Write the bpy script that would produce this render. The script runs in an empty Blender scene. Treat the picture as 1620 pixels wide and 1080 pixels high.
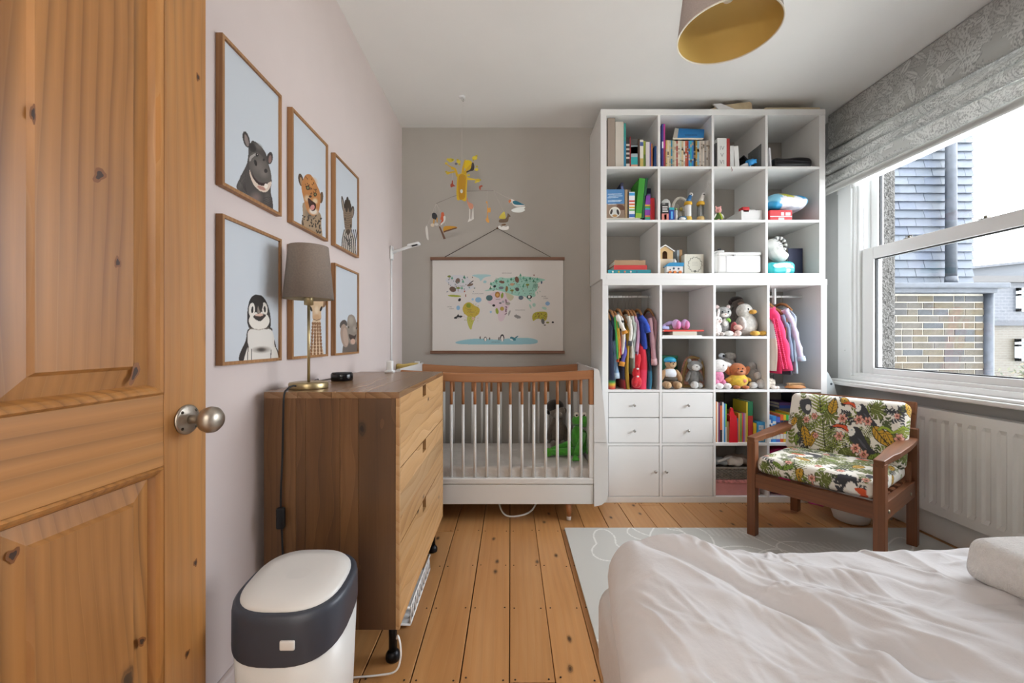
import bpy, bmesh, math, random
import numpy as np
from mathutils import Vector, Matrix

# ------------------------------------------------------------------ camera, sky, exposure
SC = bpy.context.scene
COL = SC.collection
F = 663.0            # focal length in pixels of the 1620 px frame
CX, CY = 808.0, 537.0
CH = 1.07            # camera height
cam_d = bpy.data.cameras.new('camera')
cam = bpy.data.objects.new('camera', cam_d)
COL.objects.link(cam)
cam.location = (0, 0, CH)
cam.rotation_euler = (math.pi / 2, 0, 0)
cam_d.sensor_width = 36.0
cam_d.sensor_fit = 'HORIZONTAL'
cam_d.lens = F / 1620.0 * 36.0
cam_d.shift_x = (810 - CX) / 1620.0
cam_d.shift_y = -(540 - CY) / 1620.0
cam_d.clip_start = 0.02
SC.camera = cam

SC.view_settings.view_transform = 'Standard'
SC.view_settings.look = 'None'
SC.view_settings.gamma = 1.0
SC.view_settings.use_curve_mapping = False
SC.view_settings.exposure = 1.3
SC.cycles.max_bounces = 6
SC.cycles.diffuse_bounces = 5
SC.cycles.glossy_bounces = 3
SC.cycles.transmission_bounces = 4
SC.cycles.transparent_max_bounces = 8
SC.cycles.caustics_reflective = False
SC.cycles.caustics_refractive = False

world = bpy.data.worlds.new('overcast_sky')
SC.world = world
world.use_nodes = True
_bg = world.node_tree.nodes['Background']
_bg.inputs[0].default_value = (0.965, 0.98, 1.0, 1)
_bg.inputs[1].default_value = 5.0

# the window opening guides the sky light (sampling portal only)
_pl = bpy.data.lights.new('window_portal', 'AREA')
_pl.shape = 'RECTANGLE'
_pl.size = 2.1
_pl.size_y = 1.7
_pl.cycles.is_portal = True
_po = bpy.data.objects.new('window_portal', _pl)
COL.objects.link(_po)
_po.location = (2.54, 1.87, 1.65)
_po.rotation_euler = (math.pi / 2, 0, math.pi / 2)

# unseen fill light behind the camera, added to brighten the ceiling
_ll = bpy.data.lights.new('ceiling_fill', 'AREA')
_ll.shape = 'DISK'
_ll.size = 0.35
_ll.energy = 30
_ll.color = (1.0, 0.97, 0.93)
_lo = bpy.data.objects.new('ceiling_fill', _ll)
COL.objects.link(_lo)
_lo.location = (-0.2, -1.05, 1.25)
_lo.rotation_euler = (math.pi, 0, 0)

random.seed(7)
RNG = np.random.default_rng(5)

# ------------------------------------------------------------------ helpers
def Xp(px, d): return (px - CX) * d / F
def Zp(py, d): return CH + (CY - py) * d / F

def lin(c):
    if isinstance(c, str):
        c = c.lstrip('#')
        c = tuple(int(c[i:i + 2], 16) / 255 for i in (0, 2, 4))
    return tuple(x / 12.92 if x <= 0.04045 else ((x + 0.055) / 1.055) ** 2.4 for x in c[:3])

def srgb(c):
    c = c.lstrip('#')
    return np.array([int(c[i:i + 2], 16) / 255 for i in (0, 2, 4)])

def spath(pts, n=6):
    P = [Vector(q) for q in pts]; out = []
    for i in range(len(P) - 1):
        p0, p1, p2, p3 = P[max(i - 1, 0)], P[i], P[i + 1], P[min(i + 2, len(P) - 1)]
        for k in range(n):
            t = k / n
            out.append(.5 * (2 * p1 + (p2 - p0) * t + (2 * p0 - 5 * p1 + 4 * p2 - p3) * t * t + (3 * p1 - p0 - 3 * p2 + p3) * t ** 3))
    out.append(P[-1])
    return out

class MB:
    def __init__(s):
        s.v = []; s.f = []; s.sm = []
    def add(s, vs, fs, smooth=False):
        b = len(s.v)
        s.v += [tuple(p) for p in vs]
        s.f += [tuple(i + b for i in f) for f in fs]
        s.sm += [smooth] * len(fs)
        return s
    def box(s, x0, x1, y0, y1, z0, z1):
        if x0 > x1: x0, x1 = x1, x0
        if y0 > y1: y0, y1 = y1, y0
        if z0 > z1: z0, z1 = z1, z0
        vs = [(x0, y0, z0), (x1, y0, z0), (x1, y1, z0), (x0, y1, z0), (x0, y0, z1), (x1, y0, z1), (x1, y1, z1), (x0, y1, z1)]
        return s.add(vs, [(0, 3, 2, 1), (4, 5, 6, 7), (0, 1, 5, 4), (1, 2, 6, 5), (2, 3, 7, 6), (3, 0, 4, 7)])
    def bar(s, p0, p1, w, h, up=(0, 0, 1), w1=None, h1=None):
        p0 = Vector(p0); p1 = Vector(p1); d = (p1 - p0).normalized(); u = Vector(up)
        if abs(d.dot(u)) > .99: u = Vector((1, 0, 0))
        a = d.cross(u).normalized(); b = a.cross(d).normalized()
        w1 = w if w1 is None else w1; h1 = h if h1 is None else h1
        vs = []
        for p, ww, hh in ((p0, w, h), (p1, w1, h1)):
            for sa, sb in ((-1, -1), (1, -1), (1, 1), (-1, 1)):
                vs.append(p + a * sa * ww / 2 + b * sb * hh / 2)
        return s.add(vs, [(0, 1, 2, 3), (7, 6, 5, 4), (0, 4, 5, 1), (1, 5, 6, 2), (2, 6, 7, 3), (3, 7, 4, 0)])
    def tube(s, pts, r, n=8, caps=True):
        pts = [Vector(p) for p in pts]
        rs = r if isinstance(r, (list, tuple)) else [r] * len(pts)
        vs = []; prev = None
        for i, p in enumerate(pts):
            d = (pts[min(i + 1, len(pts) - 1)] - pts[max(i - 1, 0)]).normalized()
            if prev is None:
                u = Vector((0, 0, 1)) if abs(d.z) < .9 else Vector((1, 0, 0))
                a = d.cross(u).normalized()
            else:
                a = (prev - d * prev.dot(d)).normalized()
            prev = a; b = d.cross(a)
            for k in range(n):
                t = 2 * math.pi * k / n
                vs.append(p + (a * math.cos(t) + b * math.sin(t)) * rs[i])
        fs = []
        for i in range(len(pts) - 1):
            for k in range(n):
                fs.append((i * n + k, i * n + (k + 1) % n, (i + 1) * n + (k + 1) % n, (i + 1) * n + k))
        s.add(vs, fs, True)
        if caps:
            b = len(s.v) - len(vs); m = len(pts) - 1
            s.f.append(tuple(b + k for k in reversed(range(n)))); s.sm.append(False)
            s.f.append(tuple(b + m * n + k for k in range(n))); s.sm.append(False)
        return s
    def lathe(s, prof, c=(0, 0, 0), n=28, axis='z', smooth=True):
        vs = []
        for r, h in prof:
            for k in range(n):
                t = 2 * math.pi * k / n
                a, b = r * math.cos(t), r * math.sin(t)
                p = (a, b, h) if axis == 'z' else ((h, a, b) if axis == 'x' else (b, h, a))
                vs.append((p[0] + c[0], p[1] + c[1], p[2] + c[2]))
        fs = []
        for i in range(len(prof) - 1):
            for k in range(n):
                fs.append((i * n + k, i * n + (k + 1) % n, (i + 1) * n + (k + 1) % n, (i + 1) * n + k))
        b = len(s.v)
        s.add(vs, fs, smooth)
        if prof[0][0] > 1e-5: s.f.append(tuple(b + k for k in reversed(range(n)))); s.sm.append(False)
        m = len(prof) - 1
        if prof[-1][0] > 1e-5: s.f.append(tuple(b + m * n + k for k in range(n))); s.sm.append(False)
        return s
    def prism(s, poly, axis, a0, a1):
        def P(q, a):
            return (a, q[0], q[1]) if axis == 'x' else ((q[0], a, q[1]) if axis == 'y' else (q[0], q[1], a))
        n = len(poly)
        vs = [P(q, a0) for q in poly] + [P(q, a1) for q in poly]
        fs = [tuple(range(n)), tuple(range(2 * n - 1, n - 1, -1))]
        for k in range(n): fs.append((k, (k + 1) % n, n + (k + 1) % n, n + k))
        return s.add(vs, fs)
    def blob(s, c, r, rot=None, nu=16, nv=10, fn=None):
        if not isinstance(r, (list, tuple)): r = (r, r, r)
        M = rot if rot is not None else Matrix.Identity(3)
        vs = []; fs = []
        for j in range(nv + 1):
            ph = math.pi * j / nv
            for i in range(nu):
                th = 2 * math.pi * i / nu
                d = Vector((math.sin(ph) * math.cos(th), math.sin(ph) * math.sin(th), math.cos(ph)))
                k = fn(d) if fn else 1
                p = M @ Vector((d.x * r[0] * k, d.y * r[1] * k, d.z * r[2] * k))
                vs.append((p.x + c[0], p.y + c[1], p.z + c[2]))
        for j in range(nv):
            for i in range(nu):
                fs.append((j * nu + i, (j + 1) * nu + i, (j + 1) * nu + (i + 1) % nu, j * nu + (i + 1) % nu))
        return s.add(vs, fs, True)
    def rbox(s, c, size, r, k=4, step=None, fn=None):
        """soft box: rounded edges of radius r, k rings per edge, faces cut every step"""
        h = [q / 2 for q in size]
        r = min([r] + h)
        def samples(H):
            a = [-H + r * (1 - math.cos(math.pi / 2 * i / k)) for i in range(k)]
            inner = 2 * (H - r)
            m = max(1, int(round(inner / step))) if step and inner > 1e-6 else 1
            mid = [-(H - r) + inner * i / m for i in range(m + 1)]
            return a + mid + [-q for q in reversed(a)]
        S = [samples(H) for H in h]
        key = {}; vs = []; fs = []
        def V(p):
            q = tuple(max(-(h[i] - r), min(h[i] - r, p[i])) for i in range(3))
            d = Vector((p[0] - q[0], p[1] - q[1], p[2] - q[2]))
            d = d.normalized() * r if d.length > 1e-9 else d
            w = (q[0] + d.x, q[1] + d.y, q[2] + d.z)
            kk = (round(w[0], 5), round(w[1], 5), round(w[2], 5))
            if kk not in key:
                key[kk] = len(vs)
                if fn: w = fn(w)
                vs.append((w[0] + c[0], w[1] + c[1], w[2] + c[2]))
            return key[kk]
        for ax in range(3):
            a, b = (ax + 1) % 3, (ax + 2) % 3
            for sg in (-1, 1):
                G = []
                for u in S[a]:
                    row = []
                    for w in S[b]:
                        p = [0, 0, 0]; p[ax] = sg * h[ax]; p[a] = u; p[b] = w
                        row.append(V(p))
                    G.append(row)
                for i in range(len(G) - 1):
                    for j in range(len(G[0]) - 1):
                        q = (G[i][j], G[i + 1][j], G[i + 1][j + 1], G[i][j + 1])
                        if len(set(q)) < 3: continue
                        if len(set(q)) < 4: q = tuple(dict.fromkeys(q))
                        fs.append(q if sg > 0 else tuple(reversed(q)))
        return s.add(vs, fs, True)
    def grid(s, P, nu, nv, smooth=True, wrap=False):
        vs = [P(i / (nu - 1), j / (nv - 1)) for j in range(nv) for i in range(nu)]
        fs = []
        for j in range(nv - 1):
            for i in range(nu - 1 if not wrap else nu):
                i2 = (i + 1) % nu
                fs.append((j * nu + i, j * nu + i2, (j + 1) * nu + i2, (j + 1) * nu + i))
        return s.add(vs, fs, smooth)
    def xf(s, M):
        s.v = [tuple(M @ Vector(p)) for p in s.v]
        return s
    def mesh(s, name):
        me = bpy.data.meshes.new(name)
        me.from_pydata(s.v, [], s.f)
        me.polygons.foreach_set('use_smooth', s.sm)
        me.update()
        return me

def set_col(me, cols):
    """cols: (nverts,3) sRGB"""
    c = np.clip(np.asarray(cols, dtype=np.float64), 0, 1)
    l = np.where(c <= 0.04045, c / 12.92, ((c + 0.055) / 1.055) ** 2.4)
    a = me.color_attributes.new('Col', 'FLOAT_COLOR', 'POINT')
    buf = np.ones((len(c), 4), dtype=np.float32); buf[:, :3] = l
    a.data.foreach_set('color', buf.ravel())

def grid_mesh(name, pts, smooth=True, cols=None, flip=False):
    """pts: (nv,nu,3) numpy"""
    nv, nu = pts.shape[:2]
    me = bpy.data.meshes.new(name)
    V = pts.reshape(-1, 3)
    j, i = np.meshgrid(np.arange(nv - 1), np.arange(nu - 1), indexing='ij')
    a = (j * nu + i).ravel()
    q = np.stack([a, a + 1, a + nu + 1, a + nu], 1)
    if flip: q = q[:, ::-1]
    n = len(q)
    me.vertices.add(len(V)); me.vertices.foreach_set('co', V.astype(np.float32).ravel())
    me.loops.add(n * 4); me.loops.foreach_set('vertex_index', q.astype(np.int32).ravel())
    me.polygons.add(n); me.polygons.foreach_set('loop_start', np.arange(0, n * 4, 4, dtype=np.int32))
    me.polygons.foreach_set('use_smooth', np.full(n, smooth))
    me.update(calc_edges=True); me.validate()
    if cols is not None: set_col(me, cols.reshape(-1, 3))
    return me

def obj(name, mb, mat, parent=None, local=False, bevel=0, seg=2, sub=0, solid=0):
    me = mb if isinstance(mb, bpy.types.Mesh) else mb.mesh(name)
    o = bpy.data.objects.new(name, me)
    COL.objects.link(o)
    if mat is not None:
        me.materials.clear(); me.materials.append(mat)
    if parent is not None:
        o.parent = parent
        if not local and parent.type == 'EMPTY':
            o.matrix_parent_inverse = parent.matrix_basis.inverted()
    if solid:
        m = o.modifiers.new('solid', 'SOLIDIFY'); m.thickness = solid; m.offset = -1
    if bevel:
        m = o.modifiers.new('bevel', 'BEVEL'); m.width = bevel; m.segments = seg; m.limit_method = 'ANGLE'; m.angle_limit = .6
    if sub:
        m = o.modifiers.new('sub', 'SUBSURF'); m.levels = sub; m.render_levels = sub
    return o

def tag(o, label, cat, group=None, kind=None):
    if label: o['label'] = label
    if cat: o['category'] = cat
    if group: o['group'] = group
    if kind: o['kind'] = kind
    return o

def thing(name, label, cat, loc=(0, 0, 0), rz=0.0, group=None, kind=None):
    o = bpy.data.objects.new(name, None)
    COL.objects.link(o)
    o.empty_display_size = .05
    o.location = loc; o.rotation_euler = (0, 0, rz)
    o.matrix_basis = Matrix.Translation(loc) @ Matrix.Rotation(rz, 4, 'Z')
    return tag(o, label, cat, group, kind)

def struct(name, mb, mat, label, parent=None, **k):
    o = obj(name, mb, mat, parent, **k)
    if parent is None: tag(o, label, name.split('_')[0], kind='structure')
    return o

def Rz(a): return Matrix.Rotation(a, 3, 'Z')
def Rx(a): return Matrix.Rotation(a, 3, 'X')
def Ry(a): return Matrix.Rotation(a, 3, 'Y')

# ------------------------------------------------------------------ materials
class NT:
    def __init__(s, name):
        s.m = bpy.data.materials.new(name); s.m.use_nodes = True
        s.t = s.m.node_tree; s.n = s.t.nodes; s.b = s.n['Principled BSDF']
        s.out = s.n['Material Output']
    def new(s, t, **k):
        n = s.n.new(t)
        for a, v in k.items(): setattr(n, a, v)
        return n
    def link(s, a, b): s.t.links.new(a, b)
    def coord(s, scale=(1, 1, 1), rand=0.0, kind='Object'):
        tc = s.new('ShaderNodeTexCoord')
        mp = s.new('ShaderNodeMapping'); mp.inputs['Scale'].default_value = scale
        s.link(tc.outputs[kind], mp.inputs['Vector'])
        if rand:
            oi = s.new('ShaderNodeObjectInfo')
            mu = s.new('ShaderNodeMath', operation='MULTIPLY'); mu.inputs[1].default_value = rand
            s.link(oi.outputs['Random'], mu.inputs[0])
            cb = s.new('ShaderNodeCombineXYZ')
            for i in range(3): s.link(mu.outputs[0], cb.inputs[i])
            ad = s.new('ShaderNodeVectorMath', operation='ADD')
            s.link(tc.outputs[kind], ad.inputs[0]); s.link(cb.outputs[0], ad.inputs[1])
            s.link(ad.outputs[0], mp.inputs['Vector'])
        return mp.outputs['Vector']
    def noise(s, vec, scale, detail=4, rough=.55, dist=0):
        n = s.new('ShaderNodeTexNoise')
        n.inputs['Scale'].default_value = scale; n.inputs['Detail'].default_value = detail
        n.inputs['Roughness'].default_value = rough; n.inputs['Distortion'].default_value = dist
        s.link(vec, n.inputs['Vector'])
        return n.outputs['Fac']
    def ramp(s, fac, stops):
        r = s.new('ShaderNodeValToRGB')
        e = r.color_ramp.elements
        while len(e) < len(stops): e.new(.5)
        for k, (p, c) in enumerate(stops):
            e[k].position = p; e[k].color = (*lin(c), 1) if not isinstance(c, (int, float)) else (c, c, c, 1)
        s.link(fac, r.inputs['Fac'])
        return r.outputs['Color']
    def mix(s, fac, a, b, mode='MIX'):
        m = s.new('ShaderNodeMix', data_type='RGBA', blend_type=mode)
        for sock, v in ((m.inputs[0], fac), (m.inputs[6], a), (m.inputs[7], b)):
            if isinstance(v, (int, float)): sock.default_value = v
            elif isinstance(v, (str, tuple)): sock.default_value = (*lin(v), 1)
            else: s.link(v, sock)
        return m.outputs[2]
    def bump(s, h, strength=.2, dist=.01):
        b = s.new('ShaderNodeBump'); b.inputs['Strength'].default_value = strength; b.inputs['Distance'].default_value = dist
        s.link(h, b.inputs['Height']); s.link(b.outputs['Normal'], s.b.inputs['Normal'])
    def base(s, c):
        if isinstance(c, (str, tuple)): s.b.inputs['Base Color'].default_value = (*lin(c), 1)
        else: s.link(c, s.b.inputs['Base Color'])

MATS = {}
def mat(name, color, rough=.55, metal=0, var=0.0, vscale=30, bump=0.0, bscale=200, spec=.5, sheen=0, coat=0, bdist=.002):
    if name in MATS: return MATS[name]
    t = NT(name)
    t.b.inputs['Roughness'].default_value = rough; t.b.inputs['Metallic'].default_value = metal
    t.b.inputs['Specular IOR Level'].default_value = spec
    if sheen: t.b.inputs['Sheen Weight'].default_value = sheen
    if coat: t.b.inputs['Coat Weight'].default_value = coat
    vec = t.coord()
    c = srgb(color) if isinstance(color, str) else np.array(color)
    if var:
        f = t.noise(vec, vscale, 3)
        t.base(t.ramp(f, [(.25, tuple(np.clip(c * (1 - var), 0, 1))), (.75, tuple(np.clip(c * (1 + var), 0, 1)))]))
    else: t.base(tuple(c))
    if bump: t.bump(t.noise(vec, bscale, 3), bump, bdist)
    MATS[name] = t.m
    return t.m

def cmat(color, rough=.55, **k):
    """plain coloured material cached by colour"""
    key = 'c_%s_%.2f_%s' % (color, rough, '_'.join(str(x) for x in k.values()))
    if key in MATS: return MATS[key]
    m = mat(key, color, rough, **k)
    return m

def fuzzy(color, rough=.95):
    return cmat(color, rough, var=.12, vscale=60, bump=.6, bscale=260, sheen=.3, bdist=.006)

def cloth(color):
    return cmat(color, .9, var=.05, vscale=25, bump=.25, bscale=500, sheen=.15)

def wood(name, dark, mid, light, axis='y', rings=16.0, rough=.45, rand=7.3, knots=0.0, hue=.16, stretch=.35, wave=.3, bump=.06, kscale=5.0, line=None, dist=9.0, lw=.6, kplane='xy', freq=4.0, ksel=.5):
    """plain-sawn timber: wavy growth rings along the axis, fine pores, optional knots; every piece is offset at random"""
    if name in MATS: return MATS[name]
    t = NT(name)
    ai = 'xyz'.index(axis)
    sc = [1, 1, 1]; sc[ai] = stretch
    vec = t.coord(tuple(sc), rand)
    sc2 = [1, 1, 1]; sc2[ai] = .03
    fvec = t.coord(tuple(sc2), rand)
    sc3 = [1, 1, 1]; sc3[ai] = .14
    bvec = t.coord(tuple(sc3), rand * 1.3)
    big = t.noise(bvec, 7.0, 3, .55, .3)
    wv = t.new('ShaderNodeTexWave', wave_type='RINGS', rings_direction=axis.upper(), wave_profile='SAW')
    wv.inputs['Scale'].default_value = rings; wv.inputs['Distortion'].default_value = dist
    wv.inputs['Detail'].default_value = 2.0; wv.inputs['Detail Scale'].default_value = freq / rings; wv.inputs['Detail Roughness'].default_value = .45
    t.link(vec, wv.inputs['Vector'])
    fine = t.noise(fvec, 170, 3, .6)
    a = t.mix(wave, big, wv.outputs['Fac'])
    a2 = t.mix(.16, a, fine)
    col = t.ramp(a2, [(.22, dark), (.48, mid), (.75, light)])
    if line:
        ln = t.ramp(wv.outputs['Fac'], [(.45, 0.0), (.93, 1.0), (1.0, .5)])
        ls = t.new('ShaderNodeMath', operation='MULTIPLY'); ls.inputs[1].default_value = lw
        fade = t.ramp(t.noise(bvec, 11, 2), [(.35, .35), (.62, 1.0)])
        lf_ = t.new('ShaderNodeMath', operation='MULTIPLY'); t.link(ln, lf_.inputs[0]); t.link(fade, lf_.inputs[1])
        t.link(lf_.outputs[0], ls.inputs[0])
        col = t.mix(ls.outputs[0], col, line)
    if knots:
        kc = [1, 1, 1]; kc[ai] = .5
        kv = t.coord(tuple(kc), rand * 1.7)
        sx = t.new('ShaderNodeSeparateXYZ'); t.link(kv, sx.inputs[0])
        cb = t.new('ShaderNodeCombineXYZ')
        t.link(sx.outputs['xyz'.index(kplane[0])], cb.inputs[0]); t.link(sx.outputs['xyz'.index(kplane[1])], cb.inputs[1])
        vo = t.new('ShaderNodeTexVoronoi', voronoi_dimensions='2D'); vo.inputs['Scale'].default_value = kscale
        t.link(cb.outputs[0], vo.inputs['Vector'])
        jit = t.new('ShaderNodeMath', operation='MULTIPLY_ADD'); jit.inputs[1].default_value = .05; jit.inputs[2].default_value = -.025
        t.link(t.noise(kv, 60, 2), jit.inputs[0])
        dd = t.new('ShaderNodeMath', operation='ADD'); t.link(vo.outputs['Distance'], dd.inputs[0]); t.link(jit.outputs[0], dd.inputs[1])
        kf = t.ramp(dd.outputs[0], [(0.0, 1.0), (knots * .5, .95), (knots * .62, .5), (knots * .8, .7), (knots, .22), (knots * 1.5, 0.0)])
        sel = t.new('ShaderNodeSeparateColor'); t.link(vo.outputs['Color'], sel.inputs[0])
        gt = t.new('ShaderNodeMath', operation='GREATER_THAN'); gt.inputs[1].default_value = ksel
        t.link(sel.outputs[0], gt.inputs[0])
        kk = t.new('ShaderNodeMath', operation='MULTIPLY'); t.link(kf, kk.inputs[0]); t.link(gt.outputs[0], kk.inputs[1])
        col = t.mix(kk.outputs[0], col, tuple(np.array(lin_s(dark)) * .45))
    oi = t.new('ShaderNodeObjectInfo')
    hs = t.new('ShaderNodeHueSaturation')
    mr = t.new('ShaderNodeMapRange'); mr.inputs['To Min'].default_value = 1 - hue; mr.inputs['To Max'].default_value = 1 + hue
    t.link(oi.outputs['Random'], mr.inputs['Value']); t.link(mr.outputs[0], hs.inputs['Value'])
    t.link(col, hs.inputs['Color'])
    t.base(hs.outputs['Color'])
    t.b.inputs['Roughness'].default_value = rough
    if bump: t.bump(fine, bump, .001)
    MATS[name] = t.m
    return t.m

def lin_s(c): return tuple(srgb(c)) if isinstance(c, str) else c

def vcol(name, rough=.6, bump=0, bscale=400, sheen=0, spec=.5, bdist=.001):
    if name in MATS: return MATS[name]
    t = NT(name)
    a = t.new('ShaderNodeAttribute', attribute_name='Col')
    t.link(a.outputs['Color'], t.b.inputs['Base Color'])
    t.b.inputs['Roughness'].default_value = rough; t.b.inputs['Specular IOR Level'].default_value = spec
    if sheen: t.b.inputs['Sheen Weight'].default_value = sheen
    if bump: t.bump(t.noise(t.coord(), bscale, 2), bump, bdist)
    MATS[name] = t.m
    return t.m

def thin_cloth(name, trans=.45, rough=.9, color=None, bump=0, bscale=500):
    """cloth that lets part of the daylight through"""
    if name in MATS: return MATS[name]
    t = NT(name)
    t.b.inputs['Roughness'].default_value = rough
    tr = t.new('ShaderNodeBsdfTranslucent')
    if color: t.base(color); tr.inputs[0].default_value = (*lin(color), 1)
    else:
        a = t.new('ShaderNodeAttribute', attribute_name='Col'); t.base(a.outputs['Color']); t.link(a.outputs['Color'], tr.inputs[0])
    if bump: t.bump(t.noise(t.coord(), bscale, 2), bump, .001)
    mx = t.new('ShaderNodeMixShader'); mx.inputs[0].default_value = trans
    t.link(t.b.outputs[0], mx.inputs[1]); t.link(tr.outputs[0], mx.inputs[2]); t.link(mx.outputs[0], t.out.inputs['Surface'])
    MATS[name] = t.m
    return t.m

def glass(name, tint=(.96, .98, 1.0), gl=.06, rough=.0):
    if name in MATS: return MATS[name]
    t = NT(name)
    tr = t.new('ShaderNodeBsdfTransparent'); tr.inputs[0].default_value = (*tint, 1)
    g = t.new('ShaderNodeBsdfGlossy'); g.inputs['Roughness'].default_value = rough
    lw = t.new('ShaderNodeLayerWeight'); lw.inputs[0].default_value = .12
    mx = t.new('ShaderNodeMixShader')
    mu = t.new('ShaderNodeMath', operation='MULTIPLY_ADD'); mu.inputs[1].default_value = .5; mu.inputs[2].default_value = gl * .3
    t.link(lw.outputs['Fresnel'], mu.inputs[0]); t.link(mu.outputs[0], mx.inputs[0])
    t.link(tr.outputs[0], mx.inputs[1]); t.link(g.outputs[0], mx.inputs[2])
    t.link(mx.outputs[0], t.out.inputs['Surface'])
    MATS[name] = t.m
    return t.m

# ------------------------------------------------------------------ painters: flat print on real surfaces, stored per vertex
def proj(P):
    """photo pixel of world points (authoring aid for prints)"""
    return CX + P[..., 0] * F / P[..., 1], CY - (P[..., 2] - CH) * F / P[..., 1]

class Paint:
    def __init__(s, X, Y, base):
        s.X = X.ravel(); s.Y = Y.ravel()
        s.C = np.tile(srgb(base), (len(s.X), 1))
    def put(s, mask, col, a=1.0):
        c = srgb(col) if isinstance(col, str) else np.asarray(col)
        if np.isscalar(a): s.C[mask] = s.C[mask] * (1 - a) + c * a
        else: s.C[mask] = s.C[mask] * (1 - a[mask][:, None]) + c * a[mask][:, None]
    def ell(s, cx, cy, rx, ry, col, ang=0, a=1.0, soft=0):
        s.sub(cx, cy, max(rx, ry) * 1.05, Paint.ell_, rx, ry, col, ang, a, soft)
    def ell_(s, cx, cy, rx, ry, col, ang=0, a=1.0, soft=0):
        t = math.radians(ang); dx = s.X - cx; dy = s.Y - cy
        u = (dx * math.cos(t) + dy * math.sin(t)) / rx; v = (-dx * math.sin(t) + dy * math.cos(t)) / ry
        q = u * u + v * v
        if soft:
            al = np.clip((1 - np.sqrt(q)) / soft, 0, 1) * a
            s.put(q < 1, col, al)
        else: s.put(q < 1, col, a)
    def poly(s, pts, col, a=1.0, smooth=True):
        P = np.array(pts, float)
        if smooth and len(P) > 3:
            out = []
            n = len(P)
            for i in range(n):
                p0, p1, p2, p3 = P[i - 1], P[i], P[(i + 1) % n], P[(i + 2) % n]
                for k in range(5):
                    t = k / 5
                    out.append(.5 * (2 * p1 + (p2 - p0) * t + (2 * p0 - 5 * p1 + 4 * p2 - p3) * t * t + (3 * p1 - p0 - 3 * p2 + p3) * t ** 3))
            P = np.array(out)
        x0, y0 = P.min(0); x1, y1 = P.max(0)
        idx = np.where((s.X >= x0) & (s.X <= x1) & (s.Y >= y0) & (s.Y <= y1))[0]
        if len(idx) == 0: return
        X = s.X[idx]; Y = s.Y[idx]; ins = np.zeros(len(idx), bool)
        n = len(P)
        for i in range(n):
            ax, ay = P[i]; bx, by = P[(i + 1) % n]
            if ay == by: continue
            c = ((ay > Y) != (by > Y)) & (X < (bx - ax) * (Y - ay) / (by - ay) + ax)
            ins ^= c
        m = np.zeros(len(s.X), bool); m[idx[ins]] = True
        s.put(m, col, a)
        return m
    def line(s, pts, w, col, a=1.0):
        for (ax, ay), (bx, by) in zip(pts[:-1], pts[1:]):
            m = (s.X > min(ax, bx) - w) & (s.X < max(ax, bx) + w) & (s.Y > min(ay, by) - w) & (s.Y < max(ay, by) + w)
            idx = np.where(m)[0]
            if len(idx) == 0: continue
            dx, dy = bx - ax, by - ay; L = dx * dx + dy * dy + 1e-9
            t = np.clip(((s.X[idx] - ax) * dx + (s.Y[idx] - ay) * dy) / L, 0, 1)
            d = np.hypot(s.X[idx] - ax - t * dx, s.Y[idx] - ay - t * dy)
            k = idx[d < w / 2]
            mm = np.zeros(len(s.X), bool); mm[k] = True
            s.put(mm, col, a)
    def local(s, cx, cy, ang, sx=1, sy=1):
        t = math.radians(ang); dx = (s.X - cx) / sx; dy = (s.Y - cy) / sy
        return dx * math.cos(t) + dy * math.sin(t), -dx * math.sin(t) + dy * math.cos(t)
    def sub(s, cx, cy, R, fn, *a, **k):
        idx = np.where((np.abs(s.X - cx) < R) & (np.abs(s.Y - cy) < R))[0]
        if len(idx) == 0: return
        q = Paint.__new__(Paint); q.X = s.X[idx]; q.Y = s.Y[idx]; q.C = s.C[idx]
        fn(q, cx, cy, *a, **k)
        s.C[idx] = q.C
    def leaf(s, cx, cy, L, *a, **k): s.sub(cx, cy, L * 1.15, Paint.leaf_, L, *a, **k)
    def monstera(s, cx, cy, R, *a, **k): s.sub(cx, cy, R * 1.3, Paint.monstera_, R, *a, **k)
    def fern(s, cx, cy, L, *a, **k): s.sub(cx, cy, L * 1.2, Paint.fern_, L, *a, **k)
    def flower(s, cx, cy, R, *a, **k): s.sub(cx, cy, R * 1.2, Paint.flower_, R, *a, **k)
    def sprig(s, cx, cy, L, *a, **k): s.sub(cx, cy, L * 1.4, Paint.sprig_, L, *a, **k)
    def leaf_(s, cx, cy, L, W, ang, col, out='#2c2b22', vein='#3a3520', nv=6, sy=1.0, ow=.07):
        u, v = s.local(cx, cy, ang, 1, sy); t = u / L
        w = np.where((t > 0) & (t < 1), np.sin(np.pi * np.clip(t, 0, 1) ** .8) ** .8, 0) * W / 2
        m = (t > 0) & (t < 1)
        s.put(m & (np.abs(v) < w), out)
        s.put(m & (np.abs(v) < w - W * ow), col)
        if nv:
            s.put(m & (np.abs(v) < W * .035) & (np.abs(v) < w), vein)
            ph = (t - np.abs(v) / W * .45) * nv
            s.put(m & (np.abs(v) < w - W * ow) & (np.abs(ph - np.round(ph)) < .09), vein, .8)
    def monstera_(s, cx, cy, R, ang, col='#5d6b35', sy=1.0, slit='#efe9dd'):
        u, v = s.local(cx, cy, ang, 1, sy)
        r = np.hypot(u, v); th = np.arctan2(v, u)
        rr = R * (.72 + .28 * np.cos(th)) * (1 + .05 * np.cos(9 * th))
        m = r < rr
        s.put(m, '#2b2f1d'); s.put(r < rr - R * .05, col)
        k = 9
        ph = (np.abs(th) / np.pi * 5.2)
        fr = np.abs(ph - np.floor(ph) - .5)
        s.put(m & (r > R * .42) & (fr < .13 * (r / R)) & (np.abs(th) > .25), slit)
        s.put((r < rr - R * .05) & (np.abs(v) < R * .025), '#8f9a58')
        fr2 = np.abs(ph - np.round(ph))
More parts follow.
